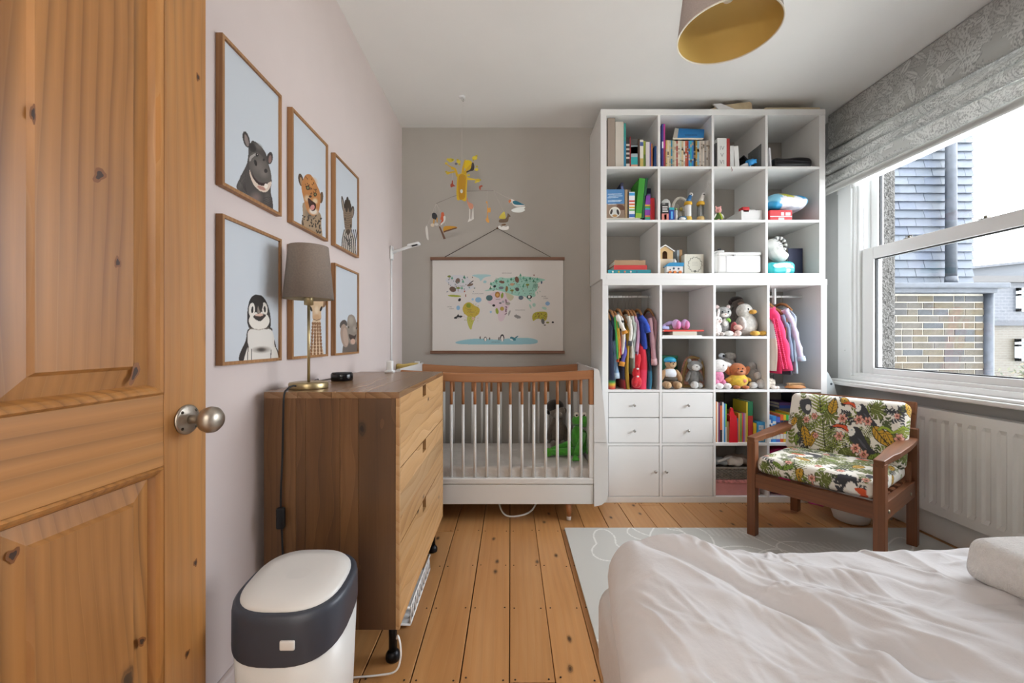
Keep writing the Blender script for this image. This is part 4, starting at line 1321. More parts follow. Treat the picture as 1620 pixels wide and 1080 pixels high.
CREAM = '#e9e4d8'
def K(ox, oy, s): return lambda x, y: (ox + x / s, oy + y / s)
def paint_back(L, W):
    X, Y = proj(W); p = Paint(X, Y, CREAM)
    k = K(1170, 620, 5.4); q = 5.4
    olive, lime, must, pink, blk = '#636b30', '#8f9a3f', '#c79a2e', '#e0a793', '#3b3b3f'
    def sp(x, y, L_, a, c=blk): P_ = k(x, y); p.sprig(P_[0], P_[1], L_ / q, a, c)
    def lf(x, y, L_, W_, a, c, **kw): P_ = k(x, y); p.leaf(P_[0], P_[1], L_ / q, W_ / q, a, c, **kw)
    def fe(x, y, L_, W_, a, **kw): P_ = k(x, y); p.fern(P_[0], P_[1], L_ / q, W_ / q, a, **kw)
    def mo(x, y, R, a, **kw): P_ = k(x, y); p.monstera(P_[0], P_[1], R / q, a, **kw)
    def fl(x, y, R, **kw): P_ = k(x, y); p.flower(P_[0], P_[1], R / q, **kw)
    def toucan(x, y, s, a=0):
        def pt(u, v): return k(x + u * s, y + v * s)
        p.poly([pt(0, -20), pt(60, -30), pt(110, 40), pt(150, 120), pt(210, 190), pt(150, 200), pt(60, 130), pt(-10, 70)], blk)
        p.poly([pt(60, 60), pt(110, 110), pt(140, 160), pt(100, 130)], '#55565c')
        p.ell(*pt(5, 10), 30 * s / q, 38 * s / q, '#efece4', 20)
        p.ell(*pt(10, -8), 6 * s / q, 6 * s / q, '#4a7a8a')
        m_ = p.poly([pt(-25, -18), pt(-40, -48), pt(-110, -62), pt(-165, -40), pt(-175, -15), pt(-150, -25), pt(-80, -22), pt(-20, 20)], '#2a2020')
        p.poly([pt(-27, -18), pt(-42, -42), pt(-108, -56), pt(-158, -38), pt(-120, -34), pt(-70, -26), pt(-24, 6)], '#d9582e')
        p.poly([pt(-30, 8), pt(-75, -16), pt(-120, -26), pt(-80, -8), pt(-30, 16)], '#e7b8a0')
    # ground of scattered small leaves
    rg_ = random.Random(8)
    for _ in range(60): sp(rg_.uniform(440, 1470), rg_.uniform(60, 690), rg_.uniform(80, 130), rg_.uniform(0, 360), rg_.choice([blk, olive, '#4b5632', '#7d8a3c']))
    for _ in range(16): fe(rg_.uniform(460, 1450), rg_.uniform(100, 680), rg_.uniform(110, 170), rg_.uniform(80, 120), rg_.uniform(0, 360), col=rg_.choice([lime, olive, '#7f8a44']))
    for _ in range(12): lf(rg_.uniform(460, 1450), rg_.uniform(100, 680), rg_.uniform(100, 140), rg_.uniform(45, 65), rg_.uniform(0, 360), rg_.choice([olive, '#7f9a3c', '#55622e']))
    fe(690, 170, 260, 210, -92, col=lime); fe(730, 480, 240, 230, -95, col='#8b9450'); fe(800, 470, 200, 120, -40, col=lime)
    fe(1020, 420, 130, 120, -80, col='#7f8a44'); fe(1300, 520, 190, 90, -88, col='#7f8a44'); fe(600, 330, 120, 100, -60, col='#7f8a44'); fe(1130, 190, 170, 150, -60, col=olive)
    mo(760, 190, 95, 60, col=olive); mo(900, 520, 115, 60, col=olive); mo(1160, 150, 105, 20, col=olive); mo(560, 130, 70, 100, col=olive); mo(1010, 600, 60, 120, col=olive)
    mo(1380, 340, 75, 10, col=lime); mo(560, 520, 60, 30, col=olive); mo(1410, 560, 70, 40, col=olive)
    lf(545, 280, 210, 85, 80, must); lf(640, 330, 150, 60, 105, must); lf(780, 190, 150, 90, -75, must); lf(1140, 290, 230, 110, 52, must)
    lf(1430, 80, 160, 70, 75, must); lf(480, 210, 90, 50, 110, must); lf(860, 60, 90, 60, 20, must); lf(1240, 330, 160, 80, 60, must)
    lf(680, 480, 120, 50, 45, lime); lf(1090, 590, 160, 100, -20, '#7f9a3c'); lf(560, 560, 140, 50, -30, olive); lf(1240, 560, 120, 60, 10, '#7f9a3c'); lf(1060, 380, 100, 70, 60, olive)
    p.line([k(1190, 320), k(1220, 300), k(1260, 310), k(1310, 350), k(1350, 330), k(1400, 300), k(1440, 320)], 26 / q, '#55642c')
    p.line([k(1190, 320), k(1220, 300), k(1260, 310), k(1310, 350), k(1350, 330), k(1400, 300), k(1440, 320)], 18 / q, '#9aae3a')
    for x in (1250, 1300, 1350, 1400): p.line([k(x, 120), k(x + 30, 170)], 6 / q, blk)
    for x, y, a in ((1270, 150, 20), (1330, 190, 200), (1290, 260, -20), (1390, 180, 90), (500, 330, 70), (500, 400, 60), (1360, 120, 60)): sp(x, y, 95, a)
    p.poly([k(520, 70), k(600, 60), k(615, 120), k(600, 180), k(560, 185), k(520, 130)], '#46474b'); p.ell(*k(585, 130), 22 / q, 26 / q, '#d9d4cb')
    toucan(950, 330, 1.0); toucan(1010, 130, .8)
    toucan(1440, 470, .7)
    for x, y, r in ((880, 225, 46), (1020, 235, 48), (1095, 250, 44), (850, 375, 46), (990, 480, 50), (1060, 535, 48), (1365, 400, 52), (570, 235, 34), (640, 205, 34), (1345, 205, 30), (520, 505, 34), (650, 370, 30)): fl(x, y, r, col=pink)
    return p.C
def paint_seat(L, W):
    # unfold: front face below the top face, right side face to the right
    hx, hy, hz = .253, .253, .0425
    u = L[:, 0] * 1000; v = -L[:, 1] * 1000
    fr = L[:, 1] < -hy + .030; v = np.where(fr, v + (hz - L[:, 2]) * 1000, v)
    sd = np.abs(L[:, 0]) > hx - .030; u = np.where(sd, u + np.sign(L[:, 0]) * (hz - L[:, 2]) * 1000, u)
    p = Paint(u, v, CREAM)
    olive, lime, must, pink, blk = '#636b30', '#8f9a3f', '#c79a2e', '#e0a793', '#3b3b3f'
    rg_ = random.Random(5)
    for _ in range(130): p.sprig(rg_.uniform(-290, 290), rg_.uniform(-250, 340), rg_.uniform(45, 80), rg_.uniform(0, 360), rg_.choice([blk, olive, '#4b5632', '#7d8a3c']))
    for _ in range(16): p.fern(rg_.uniform(-250, 250), rg_.uniform(-220, 300), rg_.uniform(90, 140), rg_.uniform(70, 110), rg_.uniform(0, 360), col=rg_.choice([lime, olive, '#7f8a44']))
    for x, y, R, a in ((-215, 285, 48, 100), (70, 290, 50, 200), (-150, 20, 55, 60), (120, -60, 55, 30), (-60, -150, 50, 120), (200, 120, 50, 180), (10, 130, 45, 300)): p.monstera(x, y, R, a, col=olive)
    for x, y, L_, a in ((-40, 255, 75, 95), (-110, 120, 90, 20), (150, 30, 90, 100), (40, -180, 90, 60), (-200, -120, 90, 140), (230, -120, 80, 80), (265, -20, 80, 20)): p.leaf(x, y, L_, L_ * .5, a, must)
    for x, y, L_, a in ((-130, 290, 80, -30), (-170, 250, 70, 40), (60, 60, 80, 200), (180, -200, 80, 10), (250, 300, 60, 100)): p.leaf(x, y, L_, L_ * .42, a, '#7f9a3c')
    def tc(x, y, s, f):
        p.poly([(x - 40 * s, y - 60 * s), (x + 30 * s, y - 55 * s), (x + 45 * s, y), (x + 10 * s, y + 30 * s), (x - 45 * s, y)], blk)
        p.ell(x + f * 20 * s, y + 15 * s, 25 * s, 30 * s, '#efece4')
        p.ell(x + f * 75 * s, y + 28 * s, 42 * s, 15 * s, '#d9582e', f * 8)
    tc(150, 285, .8, 1); tc(-60, 30, .8, -1); tc(230, 200, .6, 1); tc(60, -120, .7, 1)
    for x, y in ((10, 300), (-100, 230), (110, 200), (215, 240), (-220, 200), (-30, -60), (180, -30), (-180, -60), (20, 200), (260, 60), (-120, -200)): p.flower(x, y, 20, col=pink, ph=x)
    return p.C
cushion('seat_cushion', (.506, .506, .085), Matrix.Translation((0, -.028, .384)), paint_seat)
cushion('back_cushion', (.535, .085, .345), Matrix.Translation((0, .130, .445)) @ Matrix.Rotation(-tl, 4, 'X') @ Matrix.Translation((0, .02, .135)), paint_back)

# white bowl-shaped potty under the chair
pt_ = thing('white_tub', 'white plastic tub on the floor behind the armchair', 'tub', (Xp(1348, 2.43), 2.47, 0))
tx, ty = Xp(1352, 2.45), 2.475
b = MB(); b.lathe([(0, .002), (.07, .002), (.084, .01), (.098, .06), (.108, .12), (.112, .122), (.113, .128), (.106, .128), (.094, .06), (.078, .014), (0, .012)], (tx, ty, 0), 36)
obj('bowl', b, m_binw, pt_)

# ------------------------------------------------------------------ roman blind
bl = thing('roman_blind', 'grey leaf-patterned roman blind gathered up above the window', 'blind', (2.25, 1.7, 2.07))
prof = [(2.262, 2.648), (2.246, 2.645), (2.243, 2.56), (2.241, 2.455), (2.239, 2.425), (2.246, 2.408), (2.264, 2.405), (2.288, 2.415), (2.292, 2.408), (2.262, 2.398), (2.228, 2.378), (2.222, 2.345), (2.232, 2.322), (2.254, 2.320), (2.288, 2.334), (2.292, 2.327), (2.260, 2.315), (2.216, 2.292), (2.208, 2.255), (2.220, 2.230), (2.246, 2.228), (2.286, 2.246), (2.290, 2.239), (2.256, 2.224), (2.206, 2.200), (2.198, 2.165), (2.210, 2.140), (2.240, 2.138), (2.282, 2.156), (2.286, 2.148), (2.250, 2.138), (2.208, 2.126), (2.203, 2.105), (2.204, 2.085), (2.210, 2.078), (2.216, 2.08)]
pf = np.array(prof); out = []
for i in range(len(pf) - 1):
    p0, p1, p2, p3 = pf[max(i - 1, 0)], pf[i], pf[i + 1], pf[min(i + 2, len(pf) - 1)]
    nst = max(3, int(np.linalg.norm(p2 - p1) / .0035))
    for k_ in range(nst):
        t_ = k_ / nst
        out.append(.5 * (2 * p1 + (p2 - p0) * t_ + (2 * p0 - 5 * p1 + 4 * p2 - p3) * t_ * t_ + (3 * p1 - p0 - 3 * p2 + p3) * t_ ** 3))
pf = np.array(out); arc = np.concatenate([[0], np.cumsum(np.hypot(*np.diff(pf, axis=0).T))])
BY0, BY1 = .86, 2.962
ny = 560
ys_ = np.linspace(BY1, BY0, ny)
PX_ = np.repeat(pf[:, 0][:, None], ny, 1); PZ_ = np.repeat(pf[:, 1][:, None], ny, 1); PY_ = np.repeat(ys_[None], len(pf), 0)
fold = np.clip((2.44 - PZ_) / .06, 0, 1) * np.clip((PZ_ - 2.10) / .05, 0, 1)
PX_ = PX_ - .012 * fold * np.sin(PY_ * 5 + PZ_ * 30) - .006 * fold * np.sin(PY_ * 13 + PZ_ * 60)
PZ_ = PZ_ + .012 * fold * np.sin(PY_ * 3.1 + 1 + PZ_ * 25) - .05 * fold * np.clip((2.9 - PY_) / 1.0, 0, 1) * np.clip((PZ_ - 2.2) / .2, 0, 1)
AR = np.repeat(arc[:, None], ny, 1)
pp_ = Paint(PY_ * 1000, AR * 1000, '#bfbfbc')
rg = random.Random(17)
for _ in range(1100):
    x, y = rg.uniform(800, 3000), rg.uniform(-20, 980)
    a = rg.gauss(-35, 50); t_ = rg.random()
    if t_ < .45: pp_.leaf(x, y, rg.uniform(90, 170), rg.uniform(30, 60), a, rg.choice(['#dededb', '#d2d2cf', '#c9c9c6']), out='#959593', vein='#a6a6a4', nv=rg.choice([7, 9, 11]), ow=.05)
    elif t_ < .75:
        for k_ in range(5): pp_.leaf(x, y, rg.uniform(70, 130), 15, a + (k_ - 2) * 14, '#d8d8d5', out='#a2a2a0', vein='#a8a8a5', nv=0, ow=.1)
    else: pp_.fern(x, y, rg.uniform(100, 170), rg.uniform(50, 80), a, col='#d6d6d3', n=8, stem='#a8a8a6', out='#a0a09e')
me = grid_mesh('blind_fabric', np.stack([PX_, PY_, PZ_], -1), cols=pp_.C, flip=True)
obj('blind_fabric', me, thin_cloth('blind_linen', .3, bump=.25), bl)
obj('headrail', MB().box(2.264, 2.318, BY0, BY1, 2.595, 2.652), m_white, bl, bevel=.002)
obj('hem_bar', MB().box(2.2135, 2.2175, BY0 + .004, BY1 - .004, 2.083, 2.108), m_white, bl)
lin_ = MB(); lin_.add([(2.302, BY0 + .004, 2.09), (2.302, BY1 - .004, 2.09), (2.302, BY1 - .004, 2.60), (2.302, BY0 + .004, 2.60)], [(0, 1, 2, 3)])
obj('blind_lining', lin_, thin_cloth('blind_lining', .55, color='#dcdcd9'), bl)

# ------------------------------------------------------------------ framed animal prints
m_frame = wood('oak_frame', '#8a5f38', '#a0744a', '#b2875c', 'z', rings=20, rough=.5, hue=.05, wave=.25)
PXF = XL + .020
def picture(name, label, y0, z0, paintfn, base='#ccd3da', W=.30, Hh=.42):
    root = thing(name, label, 'picture', (XL, y0 + W / 2, z0), group=None)
    y1, z1 = y0 + W, z0 + Hh
    fw = .0095
    for nm_, pl_ in (('a', [(y0, z0), (y1, z0), (y1 - fw, z0 + fw), (y0 + fw, z0 + fw)]), ('b', [(y1, z0), (y1, z1), (y1 - fw, z1 - fw), (y1 - fw, z0 + fw)]),
                     ('c', [(y1, z1), (y0, z1), (y0 + fw, z1 - fw), (y1 - fw, z1 - fw)]), ('d', [(y0, z1), (y0, z0), (y0 + fw, z0 + fw), (y0 + fw, z1 - fw)])):
        obj('frame_bar', MB().prism(pl_, 'x', XL + .001, PXF), m_frame, root)
    nu_, nv_ = 150, 210
    gy_, gz_ = np.meshgrid(np.linspace(y0 + fw * .9, y1 - fw * .9, nu_), np.linspace(z0 + fw * .9, z1 - fw * .9, nv_))
    P_ = np.stack([np.full_like(gy_, PXF - .007), gy_, gz_], -1)
    X, Y = proj(P_); p = Paint(X, Y, base)
    paintfn(p)
    obj('print', grid_mesh('print', P_, cols=p.C), vcol('art_paper', .45), root)
    obj('mount_edge', MB().box(XL + .002, PXF - .008, y0 + fw * .8, y1 - fw * .8, z0 + fw * .8, z1 - fw * .8), mat('mount_white', '#dfdfda', .8), root)

def hippo(p):
    k = K(335, 180, 6.35); s = 6.35
    E = lambda x, y, rx, ry, c, a=0, al=1.0, so=0: p.ell(*k(x, y), rx / s, ry / s, c, a, al, so)
    G = lambda pts, c, al=1.0: p.poly([k(*q) for q in pts], c, al)
    E(347, 258, 33, 84, '#3c3735', -14); E(350, 268, 18, 62, '#8d7f7a', -14)
    E(583, 445, 31, 62, '#3a3432', 6); E(586, 455, 15, 40, '#8f7068', 6)
    G([(250, 750), (285, 640), (325, 560), (355, 490), (368, 400), (372, 330), (400, 278), (430, 276), (500, 335), (545, 400), (560, 470), (592, 580), (602, 680), (592, 780), (612, 880), (606, 970), (500, 900), (370, 820)], '#4a4543')
    E(300, 690, 40, 110, '#6f6966', 20, .6, .8); E(440, 850, 80, 90, '#8a7872', 20, .8, .7); E(560, 850, 40, 90, '#6b6461', 0, .6, .6)
    for q in range(6): p.line([k(520 + q * 6, 850 + q * 18), k(570, 835 + q * 18), k(606, 850 + q * 18)], 5 / s, '#2e2a29')
    for q in range(4): p.line([k(345 - q * 18, 560 + q * 20), k(330 - q * 14, 680), k(350, 790)], 5 / s, '#332f2d')
    G([(375, 440), (400, 395), (440, 385), (480, 400), (540, 470), (585, 570), (595, 660), (540, 700), (470, 690), (410, 620), (380, 540)], '#5d5753')
    E(480, 530, 90, 110, '#7b746e', -25, .8, .8); E(530, 600, 55, 60, '#8a837c', 0, .6, .8)
    E(410, 340, 35, 45, '#2f2b2a', -20); E(470, 330, 60, 35, '#6e6864', 40, .8, .7)
    G([(375, 450), (395, 420), (440, 395), (450, 410), (410, 440), (385, 480)], '#b9b3ae', .8)
    E(455, 412, 14, 18, '#1c1918', -20); E(523, 462, 10, 14, '#1c1918'); E(458, 408, 4, 4, '#d8d4cf')
    E(440, 492, 15, 32, '#2a2625', -15); E(543, 572, 17, 22, '#2a2625')
    G([(380, 560), (410, 640), (470, 700), (540, 705), (596, 680), (592, 730), (545, 785), (480, 770), (420, 710), (385, 620)], '#d9c6b6')
    G([(400, 560), (430, 640), (490, 690), (560, 690), (540, 720), (480, 715), (425, 660)], '#3a2726')
    E(545, 725, 18, 26, '#efe6da'); E(500, 745, 45, 16, '#b8877a', 25)
def cub(p):
    k = K(450, 240, 6.0); s = 6.0
    E = lambda x, y, rx, ry, c, a=0, al=1.0, so=0: p.ell(*k(x, y), rx / s, ry / s, c, a, al, so)
    G = lambda pts, c, al=1.0: p.poly([k(*q) for q in pts], c, al)
    E(156, 268, 23, 62, '#4e3c2e', -10); E(160, 280, 12, 40, '#a88664', -10); E(350, 435, 18, 55, '#6a533e', 5)
    G([(185, 480), (175, 600), (165, 700), (260, 770), (355, 830), (350, 700), (335, 580)], '#a48c70')
    rg_ = random.Random(2)
    for _ in range(70):
        x = rg_.uniform(168, 352); y = rg_.uniform(600, 820); E(x, y, rg_.uniform(4, 9), rg_.uniform(6, 13), '#2f251c', rg_.uniform(-40, 40)) if y < 690 + (x - 165) * .68 else None
    E(250, 590, 70, 60, '#6e655c', 20, .7, .7)
    G([(160, 330), (178, 260), (205, 218), (250, 220), (300, 300), (340, 400), (338, 500), (318, 580), (270, 608), (222, 570), (190, 480)], '#b87b45')
    E(260, 290, 60, 60, '#c98b4f', 0, .8, .7)
    for _ in range(40):
        x = rg_.uniform(200, 325); y = rg_.uniform(225, 400); E(x, y, 4, 9, '#4a2e1a', -25, .8) if x < 244 + (y - 220) * .5 else None
    E(215, 440, 35, 40, '#cbb496', 0, .9, .6); E(290, 470, 35, 40, '#d8c4a6', 0, .9, .6); E(275, 565, 55, 40, '#e0d8cc', 20, .95, .5)
    E(222, 342, 18, 22, '#1e1812', -10); E(222, 342, 10, 13, '#7d7a52'); E(292, 405, 15, 20, '#1e1812'); E(292, 405, 8, 11, '#7d7a52')
    G([(222, 440), (262, 465), (298, 495), (292, 550), (262, 560), (235, 520)], '#3a1d18'); E(266, 528, 20, 26, '#c98a86', 20); E(245, 425, 14, 12, '#3a2a24')
def zebra(p):
    k = K(450, 240, 6.0); s = 6.0
    E = lambda x, y, rx, ry, c, a=0, al=1.0, so=0: p.ell(*k(x, y), rx / s, ry / s, c, a, al, so)
    G = lambda pts, c, al=1.0: p.poly([k(*q) for q in pts], c, al)
    E(556, 500, 13, 82, '#3a3029', -8); E(557, 510, 6, 60, '#a89a8a', -8); E(645, 572, 17, 58, '#3c322b', 5); E(647, 575, 9, 42, '#8e8072', 5)
    G([(555, 770), (585, 740), (640, 765), (672, 840), (678, 1015), (600, 965), (545, 935), (546, 850)], '#c9c2b8')
    for q in range(8):
        x = 548 + q * 18; p.line([k(x + 20, 740), k(x, 840), k(x - 4, 930), k(x + 14, 1010)], 8 / s, '#2a2522')
    for q in range(5): p.line([k(565 + q * 12, 800 + q * 10), k(600 + q * 5, 850 + q * 18), k(640, 800 + q * 25)], 5 / s, '#2a2522')
    G([(560, 560), (600, 530), (635, 560), (642, 690), (630, 750), (605, 790), (580, 750), (566, 660)], '#84705c')
    for x, y in ((582, 500), (598, 470), (614, 500), (622, 530), (590, 530)): E(x, y, 13, 45, '#33291f', 0)
    for q in range(7): p.line([k(572, 580 + q * 22), k(600, 590 + q * 22), k(635, 578 + q * 22)], 4 / s, '#4a3d31')
    E(575, 640, 5, 16, '#16110e'); E(630, 705, 6, 18, '#16110e'); E(605, 760, 20, 26, '#4a3c33')
def penguin(p):
    k = K(340, 430, 7.2); s = 7.2
    E = lambda x, y, rx, ry, c, a=0, al=1.0, so=0: p.ell(*k(x, y), rx / s, ry / s, c, a, al, so)
    G = lambda pts, c, al=1.0: p.poly([k(*q) for q in pts], c, al)
    G([(395, 640), (350, 780), (290, 1030), (740, 1020), (700, 860), (660, 700), (625, 630)], '#35302d')
    G([(400, 655), (372, 780), (385, 850), (420, 1030), (700, 1020), (680, 850), (672, 740), (620, 650)], '#dfdbd4')
    G([(330, 1030), (350, 930), (375, 860), (412, 900), (405, 1030)], '#e4dfd6'); G([(640, 880), (690, 860), (728, 1020), (640, 1020)], '#e4dfd6')
    p.line([k(380, 860), k(372, 940), k(376, 1030)], 9 / s, '#2b2725'); p.line([k(640, 890), k(636, 1020)], 8 / s, '#2b2725'); p.line([k(415, 880), k(418, 1020)], 8 / s, '#2b2725')
    G([(470, 258), (545, 280), (600, 370), (632, 500), (634, 620), (600, 650), (420, 650), (374, 600), (368, 490), (382, 370), (415, 290)], '#2b2725')
    E(505, 555, 118, 103, '#e6e0d6'); E(420, 430, 35, 78, '#e6e0d6', 4); E(568, 420, 32, 72, '#e6e0d6', -6)
    G([(455, 350), (545, 350), (530, 450), (505, 480), (470, 450)], '#2b2725'); G([(490, 385), (505, 430), (520, 470), (485, 470)], '#8a8078')
    E(427, 432, 13, 40, '#1c1817', 4); E(568, 425, 13, 36, '#1c1817', -6)
    G([(435, 512), (470, 480), (510, 470), (555, 478), (582, 495), (545, 540), (512, 562), (470, 545)], '#332c29'); E(505, 490, 48, 16, '#d9b7a6', -4); p.line([k(450, 508), k(505, 515), k(560, 495)], 5 / s, '#4a2f28')
    p.line([k(395, 640), k(500, 660), k(610, 635)], 10 / s, '#a08f80', .7)
    E(530, 885, 125, 45, '#5a5048', -2, .75, .8); E(530, 885, 60, 30, '#2f2926', 0, .7, .8)
def giraffe(p):
    k = K(440, 440, 6.0); s = 6.0
    E = lambda x, y, rx, ry, c, a=0, al=1.0, so=0: p.ell(*k(x, y), rx / s, ry / s, c, a, al, so)
    G = lambda pts, c, al=1.0: p.poly([k(*q) for q in pts], c, al)
    G([(330, 395), (398, 395), (398, 480), (405, 600), (432, 755), (310, 755), (335, 600), (335, 480)], '#d8c0a2')
    rg_ = random.Random(4)
    for y in range(430, 760, 32):
        for x in (330, 352, 374, 396):
            w_ = 1 + (y - 430) / 600
            G([((x - 363) * w_ + 363 - 10, y - 12), ((x - 363) * w_ + 363 + 9, y - 10), ((x - 363) * w_ + 363 + 8, y + 14), ((x - 363) * w_ + 363 - 8, y + 13)], '#8b6240')
    E(435, 245, 18, 34, '#8a6a4e', 15); E(290, 245, 18, 34, '#8a6a4e', -15)
    for x in (335, 385): E(x, 150, 8, 40, '#7a5a40', 0)
    G([(300, 190), (365, 150), (425, 190), (425, 270), (408, 320), (408, 385), (365, 410), (328, 385), (325, 320), (306, 270)], '#cfb08c')
    E(365, 300, 28, 50, '#e2cdb0', 0, .8, .6); E(365, 370, 42, 36, '#c49a72', 0, .8, .5); p.line([k(335, 388), k(365, 400), k(400, 386)], 5 / s, '#5a3a2a')
    E(312, 290, 10, 26, '#241c18', -20); E(408, 290, 10, 26, '#241c18', 20)
def elephant(p):
    k = K(440, 440, 6.0); s = 6.0
    E = lambda x, y, rx, ry, c, a=0, al=1.0, so=0: p.ell(*k(x, y), rx / s, ry / s, c, a, al, so)
    G = lambda pts, c, al=1.0: p.poly([k(*q) for q in pts], c, al)
    G([(632, 590), (742, 590), (748, 770), (618, 770)], '#6a615a'); E(690, 720, 55, 30, '#4a433e', 0, .7, .6)
    E(620, 440, 34, 46, '#4e4743', 20); E(768, 450, 28, 42, '#4e4743', -15)
    E(632, 545, 40, 110, '#a58f80', -6); E(640, 555, 24, 85, '#b8a090', -6); E(768, 545, 28, 92, '#a58f80', 5)
    G([(655, 430), (665, 360), (695, 345), (725, 365), (745, 440), (748, 540), (735, 610), (705, 630), (675, 610), (658, 520)], '#8f857a')
    E(692, 400, 34, 60, '#a89d90', 0, .9, .6); E(725, 480, 22, 40, '#b0a598', 0, .7, .7)
    G([(672, 530), (720, 545), (742, 530), (728, 580), (708, 592), (680, 575)], '#3c2d28'); E(710, 600, 22, 26, '#c9a592', 0); E(670, 465, 5, 10, '#1c1816'); E(742, 475, 5, 10, '#1c1816')
zt_, zb_ = 1.497, .998
c1, c2, c3 = 1.156, 1.526, 1.898
picture('framed_print', 'oak-framed print of a laughing hippo, nearest picture in the upper row', c1, zt_, hippo)
picture('framed_print', 'oak-framed print of a spotted cub with open mouth, middle of upper row', c2, zt_, cub)
picture('framed_print', 'oak-framed print of a young zebra, far end of upper row', c3, zt_, zebra)
picture('framed_print', 'oak-framed print of a baby penguin beside the lamp shade', c1, zb_, penguin)
picture('framed_print', 'oak-framed print of a giraffe half hidden behind the lamp', c2, zb_, giraffe)
picture('framed_print', 'oak-framed print of a baby elephant above the black speaker', c3, zb_, elephant)

# ------------------------------------------------------------------ world map hanging
mp_ = thing('map_hanging', 'illustrated animal world map poster hung from wooden bars', 'poster', (-.10, YB, .98))
mx0, mx1, mz0, mz1 = Xp(684, 3.125), Xp(891, 3.125), Zp(556, 3.125), Zp(410, 3.125)
nu_, nv_ = 460, 320
gx, gz = np.meshgrid(np.linspace(mx0, mx1, nu_), np.linspace(mz0, mz1, nv_))
gyv = 3.127 - .006 * np.sin((gx - mx0) / (mx1 - mx0) * np.pi)
P_ = np.stack([gx, gyv, gz], -1); X, Y = proj(P_)
p = Paint(X, Y, '#dcd8d3'); k = K(670, 400, 6.748); s = 6.748
E = lambda x, y, rx, ry, c, a=0, al=1.0: p.ell(*k(x, y), rx / s, ry / s, c, a, al)
G = lambda pts, c, al=1.0: p.poly([k(*q) for q in pts], c, al)
G([(235, 290), (300, 240), (420, 240), (500, 290), (530, 340), (540, 370), (470, 400), (440, 420), (340, 430), (280, 400), (290, 350)], '#d3d4d8')
G([(520, 240), (600, 228), (690, 232), (720, 245), (650, 262), (610, 300), (590, 270)], '#a9cfd2'); E(655, 308, 18, 14, '#9cc6cc')
G([(650, 405), (740, 370), (710, 330), (760, 300), (820, 260), (900, 270), (1030, 250), (1180, 262), (1300, 285), (1240, 310), (1200, 340), (1220, 380), (1190, 420), (1195, 460), (1140, 480), (1150, 520), (1120, 500), (1080, 465), (1010, 460), (960, 450), (930, 440), (870, 420), (800, 400), (740, 400)], '#9ccbbb')
G([(870, 420), (930, 440), (965, 470), (930, 510), (890, 480)], '#c4bfa0')
G([(690, 470), (720, 430), (790, 410), (870, 430), (890, 480), (925, 540), (900, 600), (880, 660), (850, 720), (810, 725), (790, 660), (775, 600), (740, 560), (690, 530)], '#d9c6cc')
G([(418, 590), (440, 545), (490, 525), (545, 560), (598, 595), (590, 650), (545, 690), (525, 760), (510, 815), (490, 800), (468, 740), (470, 680), (430, 640)], '#c4ad45'); G([(470, 680), (545, 690), (525, 760), (510, 815), (490, 800), (468, 740)], '#b9b85a'); E(530, 700, 14, 18, '#d8b9a0')
G([(1165, 660), (1210, 630), (1310, 630), (1320, 690), (1290, 725), (1220, 700), (1170, 725)], '#b5ad3e')
G([(340, 955), (420, 930), (560, 915), (700, 920), (800, 925), (930, 910), (1080, 905), (1170, 915), (1220, 940), (1160, 972), (800, 976), (420, 974)], '#93c1cb')
E(1180, 555, 18, 20, '#a9cdbf'); E(1290, 590, 26, 14, '#a9cdbf', 20); E(1140, 570, 10, 26, '#a9cdbf', -20)
rg = random.Random(9)
def tree(x, y, c): G([(x, y - 22), (x + 14, y + 10), (x - 14, y + 10)], c); p.line([k(x, y + 8), k(x, y + 20)], 3 / s, '#6a4a32')
for x, y in ((305, 270), (435, 258), (422, 305), (410, 375), (720, 330), (778, 300), (936, 280), (1035, 238), (1068, 268), (1138, 272), (1215, 280), (715, 375), (1065, 355), (900, 300), (1100, 290), (1175, 300), (350, 300)): tree(x, y, rg.choice(['#4f9a7d', '#5fa98c', '#3f8468']))
for x, y in ((275, 256), (370, 380), (945, 405), (1110, 345)): E(x, y - 6, 20, 11, '#7d8a3c'); p.line([k(x, y), k(x, y + 30)], 4 / s, '#7a5a3a')
